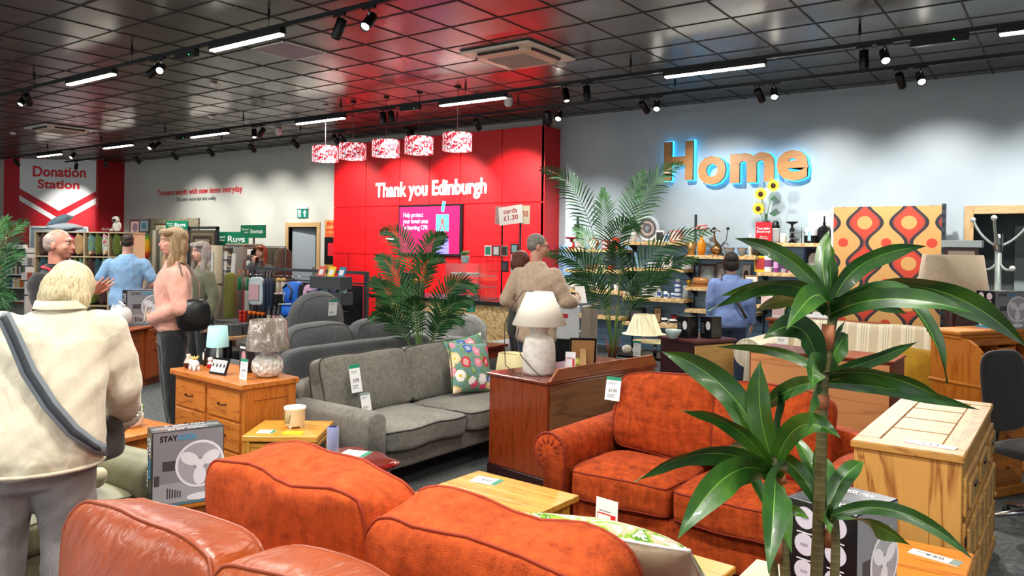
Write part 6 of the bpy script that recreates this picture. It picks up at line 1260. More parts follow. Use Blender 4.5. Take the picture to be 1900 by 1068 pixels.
for i, z in enumerate((.018, .168, .308)):
    for k in range(6):
        c = ['1c1c22', 'e4e0e0', 'd0708a', '2a2c34', 'c8c4c0', '2e3440'][k] if i == 0 else ['cfc8bc', 'e6e2da', 'b4b0a8'][k % 3]
        o = B().ell((0, 0, 0), (.04, .05, .03 if i == 0 else .018), 10, 6).build('folded_accessory', mat(c, .7), None, (x0 + .05 + k * .066, 7.62 + .05 * (k % 2), .985 + z + .012)); tag(o, '%s accessory in the %s of the glass display case' % ({'1c1c22': 'black', 'e4e0e0': 'white', 'd0708a': 'pink', '2a2c34': 'dark', 'c8c4c0': 'grey', '2e3440': 'navy'}.get(c, 'pale'), ['bottom', 'middle shelf', 'top shelf'][i]), 'accessory', 'accessories in the glass case')
def succ(loc, r, h, col, label, leafc='8aa870', name='succulent_pot', n=9):
    t = thing(name, label, 'potted succulent', loc); B().lathe([(r * .7, 0), (r * .95, h * .3), (r, h * .8), (r * .92, h), (r * .85, h * .85), (.001, h * .85)], 24).build('pot', col if not isinstance(col, str) else mat(col, .35), t); m = mat(leafc, .6)
    b = B()
    for k in range(n * 3): a = k * 2.4; q = (k / (n * 3)) ** .5 * r * .9; b.ell((q * cos(a), q * sin(a), h + .015 + rr.uniform(0, .03)), (.012, .012, .018), 8, 5)
    b.build('leaves', m, t); return t
p = atY(863, 487, 7.65); succ((p.x, 7.65, 1.437), .055, .1, 'b8c4c4', 'cactus in a pale blue pot on top of the glass display case', '7a9a58')
t = thing('till_screen', 'black till screen on the counter behind the palm fronds', 'till', (atY(757, 540, 7.75).x, 7.75, .985), 0); bx('screen', -.13, .13, -.02, .02, .06, .3, BLK_G, t, .004); bx('stand', -.05, .05, -.03, .06, 0, .1, BLACK, t); B().add([(.0, .0, 0), (.18, .0, 0), (.13, 0, .28), (0, 0, .3), (.0, .15, 0), (.18, .15, 0), (.13, .05, .28), (0, .05, .3)], [(0, 1, 2, 3), (4, 7, 6, 5), (0, 4, 5, 1), (1, 5, 6, 2), (3, 2, 6, 7)]).build('hood', BLACK, t)
for i, px0 in enumerate((771, 783)): o = vase('spray_bottle', 'orange capped bottle on the till counter, %s one' % ['left', 'right'][i], 'bottle', atY(px0, 540, 7.7).x, .985, .17, .035, '4a3a34', JAR, 7.7, group='orange capped bottles on the counter'); B().lathe([(.03, .17), (.032, .21), (.02, .22)], 12).build('cap', mat('ee7a12', .4), o)
# wall screen
t = thing('wall_screen', 'wall screen showing a crimson advert about learning CPR', 'screen', (-9.37, 10.385, 1.935))
bx('bezel', -.77, .77, -.03, .015, -.46, .46, BLK_G, t, .006); SCR = mat('b4124e', .4, emit=.8, key='scr'); bx('display', -.735, .71, -.033, -.03, -.42, .425, SCR, t, 0)
LIL = mat('c8c4f8', .4, emit=.8, key='lil'); text('Help protect\nyour loved ones\nby learning CPR', LIL, t, (-.34, -.035, .16), FX, .62, .34, bold=.012, align='LEFT').location.x = -.64
b = B(); rect(b, .17, .47, -.02, .28, -.0345); b.build('sky_cushion', mat('4cb4ec', .4, emit=.8, key='c1'), t); b = B(); b.add([(.28, -.0345, .34), (.35, -.0345, .32), (.39, -.0345, .5), (.32, -.0345, .52)], [(0, 1, 2, 3)]); b.build('blue_card', mat('3cbcec', .4, emit=.8, key='c2'), t)
b = B(); b.add([(.16, -.035, -.42), (.48, -.035, -.42), (.47, -.035, -.16), (.4, -.035, -.1), (.24, -.035, -.1), (.17, -.035, -.16)], [(0, 1, 2, 3, 4, 5)]); b.build('lilac_shirt', mat('7a74f0', .4, emit=.8, key='c3'), t)
b = B(); b.add([(.22, -.036, -.1), (.26, -.036, -.06), (.32, -.036, .14), (.3, -.036, .16)], [(0, 1, 2, 3)]); b.add([(.42, -.036, -.1), (.38, -.036, -.06), (.32, -.036, .14), (.34, -.036, .16)], [(0, 1, 2, 3)]); disc(b, .32, .16, .035, .05, -.0365); b.build('arms', mat('8a4634', .4, emit=.8, key='c4'), t); b = B(); disc(b, .32, -.14, .08, .13, -.037); b.build('black_hair', mat('0c0810', .4), t)
# greetings card spinner
t = thing('card_spinner', 'wire greetings card spinner with two card racks and sign above', 'card stand', (-6.56, 8.95, 0)); WR = mat('24262a', .4, .6)
B().tube([(-.12, 0, 0), (-.12, 0, 2.0)], .012).tube([(.2, 0, 0), (.2, 0, 2.0)], .016).lathe([(.25, 0), (.25, .02), (.02, .04)], 20).build('post', WR, t)
b = B()
for xx in (-.3, -.2, -.1, .0, .12, .25): b.tube([(xx, -.12, 1.3), (xx, -.12, 1.85)], .003)
for z in (1.3, 1.45, 1.62, 1.72, 1.85): b.tube([(-.3, -.12, z), (.28, -.12, z)], .003)
b.build('wire_rack', WR, t)
for i, (xx, z, c1, c2) in enumerate(((-.27, 1.52, '2f8a78', 'e8e4dc'), (-.12, 1.52, 'd8d8d8', '4a4a50'), (.02, 1.52, '3a302c', '8a8078'), (.2, 1.55, '88b4b8', '1c2024'), (.2, 1.3, '3a6a94', 'e8e8ec'), (.03, 1.3, '50484a', '1a1a1c'), (.2, 1.45, 'c83a5a', 'e8d8dc'))):
    o = thing('greetings_card', ['teal card', 'pale grey card', 'brown card', 'blue heart card', 'blue figure card', 'dark card', 'pink card'][i] + ' in the wire card spinner', 'greetings card', (-6.56 + xx, 8.81, z), 0, 'cards in the spinner'); bx('card', -.06, .06, 0, .02, 0, .15, mat(c2, .5), o, 0); bx('picture', -.045, .045, -.002, 0, .02, .13, mat(c1, .5), o, 0)
for i, (xx, w, ry, c, s_) in enumerate(((-.2, .11, .03, 'a89088', ''), (.05, .42, -.1, 'eceae4', 'cards\n£1.30'), (.28, .16, .03, 'dcd4b4', '30'))):
    t = thing('card_sign', ['narrow grey sign edge at the top of the card spinner', 'white sign reading cards £1.30 above the card spinner', 'cream sign behind the white cards sign'][i], 'sign', (-6.56 + xx, 8.95 - .012 * (i == 1), 1.98), 0, ry=ry); bx('panel', -w / 2, w / 2, -.004, 0, 0, .26, mat(c, .5), t, 0)
    if s_: text(s_, mat('b8383c', .5), t, (0, -.006, .14), FX, w * .6, .17 if i == 1 else .08, bold=.01)
# exit sign and poster
t = thing('exit_sign', 'green fire exit sign with running man and arrow above the ajar door', 'exit sign', (-13.46, WALLY, 2.33)); bx('housing', -.18, .18, -.05, 0, .08, .13, mat('e8e8e6', .4), t); bx('panel', -.17, .17, -.03, -.02, -.11, .08, mat('16705c', .4, emit=.3, key='ex'), t, 0)
b = B(); b.add([(.08, -.032, .06), (.02, -.032, -.01), (.06, -.032, -.01), (.06, -.032, -.09), (.1, -.032, -.09), (.1, -.032, -.01), (.14, -.032, -.01)], [(0, 1, 2, 3, 4, 5, 6)]); rect(b, -.14, -.05, -.09, .06, -.0315); b.build('arrow_and_doorway', mat('e8f4f0', .4, emit=.5, key='exw'), t); b = B(); disc(b, -.1, .03, .014, .014, -.033); b.tube([(-.12, -.033, 0), (-.09, -.033, -.02), (-.11, -.033, -.05), (-.13, -.033, -.07)], .007).tube([(-.1, -.033, -.03), (-.07, -.033, -.05), (-.06, -.033, -.08)], .006); b.build('running_man', mat('16705c', .4), t)
t = thing('poster_board', 'pine poster board with red lettering and black notice beside the red wall', 'notice board', (-12.47, 10.62, 0)); bx('board', -.0, .46, -.02, .0, 1.15, 2.15, PINEz, t, .003); text('BHF\nstore\nEDIN', RED, t, (.21, -.024, 1.96), FX, .34, .3, bold=.02); bx('black_notice', .01, .44, -.03, -.02, 1.25, 1.8, BLACK, t, 0); bx('red_leaflet', .12, .4, -.034, -.03, 1.42, 1.68, mat('cc2434', .4), t, 0); bx('post', .02, .06, -.02, .02, 0, 1.15, OAKTZ, t)
# --- bag and pet accessory rack
t = thing('grey_gondola_rack', 'dark grey metal rail rack hung with bags, bottles and bird feeders', 'display rack', (0, 6.95, 0)); GM = mat('4a4e54', .4, .4)
b = B(); b.box(-9.75, -7.35, -.02, .02, 1.27, 1.31).box(-9.7, -7.4, -.015, .015, 1.14, 1.16); b.build('top_rail', GM, t)
for x in (-9.75, -8.3, -7.38): bx('post', x, x + .05, -.025, .025, 0, 1.31, GM, t, .002)
bx('backing_panel', -9.65, -7.45, .02, .035, .2, 1.12, mat('1e2126', .6), t, 0); bx('shelf', -10.15, -9.3, -.35, .0, .5, .525, GM, t, .002); bx('base', -9.8, -7.35, -.35, .35, 0, .1, mat('24262a', .5), t, .004)
b = B(); [b.tube([(x, 0, 1.2), (x, -.3, 1.22)], .004) for x in (-9.55, -9.3, -9.05, -8.85, -8.6, -8.45, -8.2, -8.05, -7.9)]; b.build('hook_bars', CHROME, t)
RY = 6.68
def RX(p_): return atY(p_, 550, RY).x
def hang(name, label, cat, p0, p1, y0, y1, fn, group=None):
    x0, x1 = RX(p0), RX(p1); z1, z0 = atY(p0, y0, RY).z, atY(p0, y1, RY).z; t = thing(name, label, cat, ((x0 + x1) / 2, RY, z0), 0, group); fn(t, x1 - x0, z1 - z0)
    return t
def fbag(t, w, h, c='c8d4d8', c2='90b8a0'):
    b = B(); cush(b, w, h, .08, 8, 5, .3, .008, T=TR((0, 0, h / 2), rx=pi / 2)); b.build('pouch', mat(c, .4), t); bx('printed_label', -w * .35, w * .35, -.05, -.045, h * .2, h * .75, mat(c2, .5), t, 0); B().tube([(0, 0, h * .95), (0, .0, h + .06)], .004).build('hook', CHROME, t)
hang('patterned_bag', 'clear bag with a pink and green print hanging on the grey rack', 'bag', 463, 489, 513, 565, lambda t, w, h: fbag(t, w, h, 'b8c8cc', 'c8a0a8'))
for i, (a, b_) in enumerate(((489, 494), (495, 500), (501, 506))): hang('folded_umbrella', 'folded navy umbrella, %s of three beside the patterned bag' % ['left', 'middle', 'right'][i], 'umbrella', a, b_, 515, 575, lambda t, w, h: (B().tube([(0, 0, h), (0, 0, h * .8), (0, 0, h * .1), (0, 0, 0)], [.012, .03, .022, .005]).build('canopy', mat('1c2a44', .6), t), B().tube([(0, 0, h), (0, 0, h + .08), (.03, 0, h + .1)], .008).build('handle', BLACK, t)), 'folded umbrellas on the grey rack')
for i, (a, b_) in enumerate(((513, 520), (523, 528))): hang('bird_feeder', 'clear tube bird feeder with seeds, %s one' % ['left', 'right'][i], 'bird feeder', a, b_, 516, 545, lambda t, w, h: (B().lathe([(.035, 0), (.035, h * .85)], 14).build('tube', mat('c4b8a4', .2, alpha=.8), t), B().lathe([(.05, h * .85), (.03, h), (.004, h * 1.05)], 14).build('lid', mat('c09a58', .5), t), B().lathe([(.06, 0), (.05, .02)], 14).build('tray', mat('d8b8b4', .5), t)), 'bird feeders on the grey rack')
def rucksack(t, w, h):
    BL = mat('1668d4', .5); G_ = mat('3c4450', .6)
    b = B(); cush(b, w * .92, h * .62, .2, 10, 4, .35, .012, T=TR((0, 0, h * .66), rx=pi / 2)); b.build('body', BL, t); b = B(); cush(b, w * .95, h * .4, .2, 10, 3.5, .35, .012, T=TR((0, -.03, h * .22), rx=pi / 2)); b.build('front_pocket', BL, t)
    b = B(); b.tube([(-w * .3, -.1, h * .8), (0, -.11, h * .93), (w * .25, -.1, h * .75), (w * .2, -.12, h * .5)], .02, 6, flat=.5); b.build('trim', G_, t); b = B(); b.tube([(-w * .1, -.12, h * .7), (-w * .15, -.13, h * .55), (-w * .12, -.13, h * .45)], .008).tube([(-w * .3, -.14, h * .1), (0, -.15, h * .02), (w * .3, -.14, h * .1)], .008).tube([(-w * .38, -.14, h * .38), (w * .38, -.14, h * .42)], .012); b.build('piping', mat('b8bcc0', .5), t); B().tube([(-.04, 0, h * .97), (0, 0, h * 1.04), (.04, 0, h * .97)], .01).build('strap', BLACK, t)
hang('rucksack', 'bright blue rucksack with grey trim hanging on the grey rack', 'rucksack', 530, 561, 519, 590, rucksack)
for i, (nm, a, b_, y0, y1, c) in enumerate((('lilac ruffled bag', 566, 587, 521, 580, 'cfa6c8'), ('pale blue bag strap', 588, 596, 512, 570, 'a8c0e0'), ('navy shoulder bag', 598, 606, 524, 575, '1c3c84'), ('black rucksack', 558, 566, 520, 590, '16181c'))): hang('shoulder_bag', nm + ' hanging on the grey rack', 'bag', a, b_, y0, y1, lambda t, w, h: (lambda b: (cush(b, w, h * .9, .12, 8, 3.5, .3, .02, T=TR((0, 0, h * .45), rx=pi / 2)), b.build('body', mat(c, .8), t)))(B()), 'bags on the grey rack')
for i, (p_, c) in enumerate(((500, 'c4b8a4'), (510, 'd09a98'), (518, 'c8a4a8'), (525, 'b4c08c'))): x = RX(p_); o = vase('drinks_bottle', 'dark drinks bottle with a %s label hanging low on the rack' % ['cream', 'coral', 'pink', 'green'][i], 'bottle', x, .56, .24, .03, '2a2e30', [(.9, 0), (1, .1), (1, .7), (.5, .8), (.5, 1)], RY, group='labelled bottles on the rack'); B().lathe([(.031, .03), (.031, .11)], 12, cap=False).build('label', mat(c, .5), o); B().tube([(-.02, 0, .24), (-.02, 0, .33), (.02, 0, .33), (.02, 0, .24)], .004).build('loop', BLACK, o)
for i, (p_, c, cc) in enumerate(((443, 'b42818', 'b42818'), (451, 'b42818', 'b42818'), (460, '3a2018', 'e87018'), (468, '3a2018', 'e87018'), (476, '2a2420', 'e06a18'), (484, '2a2420', 'd86418'))): o = vase('lidded_jar', '%s jar on the rack shelf, %s in the row from the olive rug roll' % ('red' if i < 2 else 'orange lidded', ['first', 'second', 'third', 'fourth', 'fifth', 'sixth'][i]), 'jar', RX(p_), .525, .12, .028, c, JAR, 6.72, group='jars on the rack shelf'); B().lathe([(.03, .12), (.031, .16), (.02, .165)], 12).build('lid', mat(cc, .4), o)
for (bn, px0, px1, y0, y1, cs) in (('upper', 604, 660, 512, 535, ('e05a48', 'f0d020', '3a7a98')), ('lower', 598, 662, 540, 563, ('8a6cc0', '88c4c8', '8c8cc8', '9accc8'))):
    xa, xb = RX(px0), RX(px1); z1, z0 = atY(px0, y0, 6.5).z, atY(px0, y1, 6.5).z; t = thing('leaflet_box', '%s grey box of greetings cards at the end of the grey rack' % bn, 'card box', ((xa + xb) / 2, 6.5, z0)); w = xb - xa
    bx('box', -w / 2, w / 2, -.08, .12, 0, z1 - z0, mat('3e4246', .5), t, .003)
    for k, c in enumerate(cs):
        x = -w / 2 + w * (k + .5) / len(cs); o = thing('boxed_card', '%s card in the %s grey card box' % ({'e05a48': 'red and white', 'f0d020': 'yellow', '3a7a98': 'dark teal', '8a6cc0': 'purple', '88c4c8': 'pale turquoise', '8c8cc8': 'lilac', '9accc8': 'mint'}[c], bn), 'greetings card', ((xa + xb) / 2 + x, 6.5, z1 - .02), 0, 'cards in the grey boxes', rx=-.35); bx('card', -.06, .06, 0, .012, 0, .15, mat(c, .5), o, 0); bx('picture', -.04, .04, -.002, 0, .04, .11, mat('e8e8ea', .5), o, 0)
bx_ = thing('rack_support', 'black stand under the grey card boxes', 'stand', ((RX(600) + RX(660)) / 2, 6.56, 0)); bx('column', -.04, .04, -.04, .04, 0, .8, BLACK, bx_); bx('tray', -.2, .2, -.12, .1, .8, .815, BLACK, bx_, 0); bx('riser', -.02, .02, .1, .12, .8, 1.2, BLACK, bx_)
# low chipboard plinth with boxes behind the pink sweatshirt
t = thing('display_plinth', 'low pale plywood plinth on dark legs behind the oak chest', 'plinth', (-9.3, 6.24, 0), 0); bx('board', -.45, .4, -.24, .24, .38, .42, wood('cda374', 'b88a58', 'c49868', 'x', .6, .5, .6), t); [bx('leg', sx * .38, sx * .33, sy * .22, sy * .18, 0, .38, BLACK, t, 0) for sx in (-1, 1) for sy in (-1, 1)]
for i, (dx, dy, w) in enumerate(((.2, -.08, .26), (.22, .13, .2))): o = abox('storage_carton', ['grey shiny carton on the plywood plinth edge', 'smaller dark carton behind the grey one on the plinth'][i], 'carton', -9.3 + dx, .42, w, .16, .15, '5a5c5e', Y=6.24 + dy, rz=0, rough=.25, front='3c3e42')
# --- cube shelf with cushions
CU = atD(168, 449, 12.5); CW = thing('cube_shelf', 'birch cube shelving filled with cushions in front of the donation corner', 'shelving', (CU.x, CU.y, 0), R(36)); BIR = wood('d8c09a', 'c4a97e', 'd0b68e', 'x', 1, .5, .6); CE = .39
b = B(); b.box(-CE * 2 - .02, CE * 2 + .02, -.19, .19, 1.78, 1.8)
for k in range(5): b.box(-CE * 2 + CE * k - .01, -CE * 2 + CE * k + .01, -.19, .19, 0, 1.8)
for k in range(5): b.box(-CE * 2, CE * 2, -.189, .189, 1.79 - CE * k - .01, 1.79 - CE * k + .01)
b.build('frame', BIR, CW); bx('back_panel', -CE * 2, CE * 2, .185, .195, .2, 1.8, mat('5a5450', .7), CW, 0)
def floral(base, sc=9., cols=('c8283c', 'e88aa0', 'f4c890', '3a5ca8', 'f0e8e0', 'd84a6a')):
    n = NT(.85); v = n.n('TexVoronoi', Scale=sc, Randomness=.75); n.l(n.co(), v.inputs[0]); d = n.n('TexNoise', Scale=sc * 5, Detail=2); n.l(n.co(), d.inputs[0]); s = n.n('SeparateXYZ'); n.l(v.outputs[1], s.inputs[0])
    dist = n.math('ADD', v.outputs[0], n.math('MULTIPLY', n.math('SUBTRACT', d.outputs[0], .5), .35)); fc = n.ramp(s.outputs[0], [(i / len(cols), c) for i, c in enumerate(cols)], 'CONSTANT')
    lf = n.n('TexNoise', Scale=sc * 2.2, Detail=2, Distortion=1.5); n.l(n.co(), lf.inputs[0]); bg = n.ramp(lf.outputs[0], [(0, base), (.52, base), (.54, '5a7a3a'), (.6, 'a8b860'), (.63, base)], 'CONSTANT')
    c = n.mix(n.math('LESS_THAN', dist, .42), bg, fc); c = n.mix(n.math('LESS_THAN', dist, .26), c, n.mix(.35, fc, 'ffffff')); c = n.mix(n.math('LESS_THAN', dist, .12), c, 'e8c040'); n.col(c); return n.m
FLOR = floral('6a948c'); FLOR2 = floral('dcdcd4', 11); OLG = fabric('6a7a2c', '52611e', 40, .95, 300, .4)
def incube(c, r, mats, kind='cushion', g=''):
    base = V((CE * (c - 1.5), 0, 1.8 - CE * (r + 1) + .015)); n = len(mats)
    for k, (m, nm) in enumerate(mats):
        w = .34 / n; x = base.x - .17 + w * (k + .5); t = thing('cushion', '%s cushion stored %s in the %s cube row' % (nm, ['at the left end', 'second from left', 'third from left', 'at the right end'][c] + (' (%s)' % ['first', 'second', 'third', 'fourth'][k] if n > 1 else ''), ['top', 'second', 'third'][r]), 'cushion', tuple(CW.matrix_basis @ V((x, -.02, base.z))), R(36), 'cushions in the cube shelving')
        b = B(); cush(b, .33, .34, w * 1.25, 8, 4, .3, .006, T=TR((0, 0, .175), rz=pi / 2, rx=pi / 2), pillow=True, seed=k); b.build('cover', m, t)
CW.location = CU.x, CU.y, 0; bpy.context.view_layer.update()
BRN = fabric('5a3c34', '42281f', 30, .9, 300, .3); TEAL = fabric('2c5a60', '1e4248', 30, .9, 300, .3); PKP = fabric('e02468', 'c41850', 30, .9, 300, .4); TAN = fabric('cfa878', 'b88e5c', 30, .9, 300, .4)
incube(0, 0, [(BRN, 'brown leather-look'), (BRN, 'dark brown')]); incube(1, 0, [(PKP, 'hot pink'), (TAN, 'tan')]); incube(2, 0, [(FLOR, 'floral'), (OLG, 'olive'), (FLOR2, 'pale floral')]); incube(3, 0, [(OLG, 'olive'), (FLOR, 'floral')])
incube(0, 1, [(TEAL, 'teal'), (BRN, 'brown')]); incube(1, 1, [(TEAL, 'teal'), (FLOR2, 'pale floral'), (OLG, 'olive'), (FLOR, 'floral')]); incube(2, 1, [(BRN, 'brown'), (TEAL, 'dark teal'), (FLOR, 'floral')]); incube(3, 1, [(TEAL, 'teal')]); incube(1, 2, [(BRN, 'brown')]); incube(2, 2, [(OLG, 'olive'), (BRN, 'brown')])
GYB = fabric('7c98a6', '66828f', 20, .8, 300, .3)
for i, (px_, z, rz_, ry_, mm) in enumerate(((120, 1.87, .1, 0, mat('cdd8de', .8)), (112, 1.98, .3, -.45, GYB))): q = atD(px_, 430, 12.45); t = thing('cushion', ['pale grey cushion lying flat on top of the cube shelving', 'blue grey cushion tipped up on the pale one'][i], 'cushion', (q.x, q.y, z), R(36) + rz_, ry=ry_); b = B(); cush(b, .45 if i == 0 else .34, .36, .14, 10, 4, .3, .006, pillow=True); b.build('cover', mm, t)
q = atD(217, 430, 12.4); t = thing('pug_toy', 'plush pug dog sitting on the right end of the cube shelving', 'soft toy', (q.x, q.y, 1.8), R(30)); PG = mat('e4dccc', .9); PD_ = mat('2a2624', .9)
B().ell((0, 0, .09), (.07, .06, .09)).ell((-.05, -.06, .03), (.025, .05, .025)).ell((.05, -.06, .03), (.025, .05, .025)).build('body', PG, t); o = B().ell((0, -.03, .2), (.06, .055, .055)).build('head', PG, t); B().ell((0, -.08, .19), (.03, .02, .025)).build('muzzle', PD_, o); [B().ell((s * .05, -.02, .23), (.02, .015, .03)).build('ear', PD_, o) for s in (-1, 1)]
# --- bookcase at the left edge
BK = atD(12, 449, 14.2); t = thing('bookcase', 'low white shelves of second-hand books at the left edge', 'bookcase', (BK.x, BK.y, 0), R(38)); WHT = mat('dcdcd6', .5)
b = B(); [b.box(-.7, .42, -.15, .15, z - .02, z) for z in (.55, .79, 1.03, 1.27, 1.51)]; b.build('shelf_boards', WHT, t); b = B(); b.box(-.72, -.7, -.15, .15, 0, 1.51).box(.42, .44, -.15, .15, 0, 1.51); b.build('side_panel', WHT, t); bx('back_panel', -.7, .42, .14, .15, .5, 1.5, mat('4a4440', .7), t, 0)
bpy.context.view_layer.update(); rr = random.Random(9); cols = ['c8c4b8', '2a4a5c', 'a83028', 'd8a03c', '2c2c30', '6a7a48', 'e4dccc', '883a2c', '3a6a8c', 'c06428', '58504a', 'b4b8b8']
Bbase = Matrix.Translation((BK.x, BK.y, 0)) @ Matrix.Rotation(R(38), 4, 'Z'); bk0 = None
for row, z in enumerate((1.27, 1.03, .79)):
    x = -.3
    while x < .4:
        w = rr.uniform(.018, .034); h = rr.uniform(.15, .2); c = rr.choice(cols); p = Bbase @ V((x + w / 2, -.04, z)); o = bx('book', -w / 2, w / 2, -.07, .07, 0, h, mat(c, .6), None, .002, tuple(p), R(38)); tag(o, 'book standing upright in the %s row of the white bookcase' % ['upper', 'middle', 'lower'][row], 'book', 'upright books, %s row of the white bookcase' % ['upper', 'middle', 'lower'][row]); x += w + .002
for k in range(9): p = Bbase @ V((.06 + (k % 3) * .12, -.02, 1.51 + (k // 3) * .03)); tag(bx('book', -.055, .055, -.07, .07, 0, .028, mat(cols[(k * 5) % 12] if k > 5 else 'e4e0d8', .6), None, .002, tuple(p), R(38)), 'book lying in the stacks on top of the white bookcase', 'book', 'stacked books on the bookcase top')
p = Bbase @ V((-.02, -.08, 1.51 + .09)); t = thing('letter_s_ornament', 'red and white letter S standing on the bookcase', 'ornament', tuple(p), R(36)); text('S', mat('c8283c', .5), t, (0, -.02, 0), FX, .13, .18, ext=.02, bold=.06); text('S', WHITE, t, (0, -.001, 0), FX, .15, .2, ext=.01, bold=.08)
t = thing('magazine_rack', 'dark rack with leaflets between bookcase and cube shelving', 'rack', tuple(atD(62, 449, 13.3).xy) + (0,), R(36)); b = B(); [b.box(-.16, .16, -.1, .1, z, z + .015) for z in (.7, .95, 1.2, 1.42)]; b.box(-.02, .02, .08, .1, 0, 1.45); b.build('frame', mat('2a2624', .5), t)
for k in range(6): bx('leaflet', -.15 + (k % 3) * .1, -.07 + (k % 3) * .1, -.08, -.07, .97 + .25 * (k // 3), 1.1 + .25 * (k // 3), mat(['d8d4cc', 'b04438', '3a4a5c', 'e4e0dc', '8a8078', 'c08a8c'][k], .6), t, 0)
# --- rug area
n = NT(.95); a = n.n('TexNoise', Scale=30, Detail=5); n.l(n.co(), a.inputs[0]); n.col(n.ramp(a.outputs[0], [(.35, '4c4638'), (.5, '8a826a'), (.65, 'aca288')])); RUGM = n.m
t = thing('carpet_board', 'board covered in speckled brown carpet behind the framed pictures', 'display board', (0, 10.45, 0)); bx('board', -19.1, -16.8, 0, .05, 0, 2.24, RUGM, t, .004)
for i, (p0, p1, y0, y1, c, pic, mt) in enumerate(((232, 252, 406, 437, '4a2c20', '8a7078', 'd0b0a8'), (249, 268, 406, 431, '6a6050', '5a8a98', '9cc0cc'), (278, 301, 414, 440, '6a4c34', 'c4b888', 'e0dab4'), (244, 266, 441, 472, '2a1c14', 'b06c34', 'ece4d4'))):
    A = atY(p0, y1, 10.3); Z_ = atY(p1, y0, 10.3); t = frame(['mauve picture in dark frame on the carpet board', 'blue bird picture in grey frame on the carpet board', 'wide pale landscape in brown frame on the carpet board', 'gold oval picture in black frame above the blue T-shirt'][i], (A.x + Z_.x) / 2, A.z, Z_.x - A.x, Z_.z - A.z, c, pic, Y=10.42, tilt=-.02, mount=mt, group='framed pictures on the carpet board')
q0, q1 = atY(270, 480, 10.2), atY(284, 432, 10.2); n = NT(.95); s = n.n('SeparateXYZ'); n.l(n.co(), s.inputs[0]); n.col(n.ramp(n.math('MULTIPLY', s.outputs[2], 1.6), [(0, 'c4202c'), (.22, 'd84a1c'), (.35, 'f0a014'), (.7, 'e8b818'), (.86, '5a9a34')]))
t = thing('rainbow_duster', 'fluffy red, yellow and green duster hanging by the rolled rugs', 'duster', (q0.x, 10.2, q0.z)); b = B(); b.ell((.07, 0, .3), (.1, .08, .3), 18, 14); b.build('fluff', n.m, t); B().tube([(.07, 0, .0), (.07, 0, -q0.z)], .008).build('stick', WHITE, t)
ROLLS = [(288, 427, 483, 'a89c84'), (295, 427, 483, '4c483e'), (302, 427, 483, '8a826e'), (390, 457, 530, 'b8b09a'), (403, 455, 520, 'cfc4a8'), (425, 456, 545, '9a8470'), (437, 458, 520, '78746c')]
for i, (p_, y0, y1, c) in enumerate(ROLLS):
    Y = 10.1 if i < 3 else 9.5 - .15 * (i - 3); A = atY(p_, y0, Y); t = thing('rolled_rug', ['speckled beige rug roll, first of three by the duster', 'dark rug roll between two paler ones by the duster', 'brown grey rug roll behind the fair hair', 'stone rug roll beside the grey-haired person', 'cream rug roll with white label, second in the row', 'brown rug roll leaning with a long white label', 'grey rug roll next to the folded mats'][i], 'rug', (A.x, Y, 0), 0, 'rolled rugs standing', ry=0 if i < 3 else .05 * (i - 4))
    r = .06 if i < 3 else .13; B().lathe([(r, .0), (r, A.z), (r * .6, A.z + .002), (r * .6, A.z - .01), (r * .25, A.z - .01), (r * .2, A.z + .001)], 20).build('roll', fabric(c, c, 40, .95, 200, .5), t)
    if i > 3: bx('label', -.06, .06, -r - .004, -r + .01, A.z - .55, A.z - .12, mat('e8e6e2', .5), t, 0); bx('tie', -r - .002, r + .002, -r - .002, r + .002, A.z * .5, A.z * .5 + .02, mat('4a4440', .6), t, .001)
for k, (p0, p1, y0, y1, Y, words) in enumerate(((308, 349, 409, 425, 10.2, 'Brand new Rugs'), (398, 461, 430, 457, 10.0, 'Brand new Rugs'), (447, 493, 417, 441, 9.4, 'Brand new Doormats'))):
    A, Z_ = atY(p0, y1, Y), atY(p1, y0, Y); w, h = Z_.x - A.x, Z_.z - A.z; t = thing('green_sign', ['green Rugs sign partly hidden by the fair-haired head', 'larger green Rugs sign above the rug rolls', 'green Doormats sign above the folded mats'][k], 'sign', ((A.x + Z_.x) / 2, Y, A.z)); bx('panel', -w / 2, w / 2, -.01, .01, 0, h, mat('0f7a56', .45), t, .002); bx('post', -.02, .02, .01, .03, -A.z, h, GM, t, 0)
    text('Brand\n  new', WHITE, t, (-w * .3, -.012, h * .55), FX, w * .25, h * .38, bold=.01); text(words.split()[-1], WHITE, t, (w * .16, -.012, h * .5), FX, w * .5, h * (.55 if len(words) < 16 else .32), bold=.02)
A, Z_ = atY(350, 456, 9.8), atY(405, 420, 9.8); t = thing('rug_frame_rack', 'dark frame rack with a bordered brown rug behind the grey-haired person', 'rug rack', (0, 9.8, 0)); b = B(); b.box(A.x, Z_.x, -.03, .03, Z_.z - .05, Z_.z).box(A.x, A.x + .05, -.03, .03, 0, Z_.z).box(Z_.x - .05, Z_.x, -.03, .03, 0, Z_.z); b.build('frame', mat('3c4044', .4, .4), t)
for k, (q, c) in enumerate(((.08, '4e463a'), (.14, '7a6c54'), (.2, '3c342c'), (.28, '8a7c64'))): bx('rug_border', A.x + q, Z_.x - q, -.02 - k * .004, -.01 - k * .004, .5, Z_.z - q, mat(c, .9), t, 0)
t = thing('mat_shelves', 'wire shelves of folded grey doormats beside the red-haired person', 'shelving', (atY(455, 480, 9.3).x, 9.3, 0)); b = B(); [b.box(-.38, .3, -.25, .25, z, z + .015) for z in (1.1, 1.32, 1.54)]; [b.box(x, x + .02, y, y + .02, 0, 1.6) for x in (-.38, .28) for y in (-.25, .23)]; b.build('frame', CHROME, t)
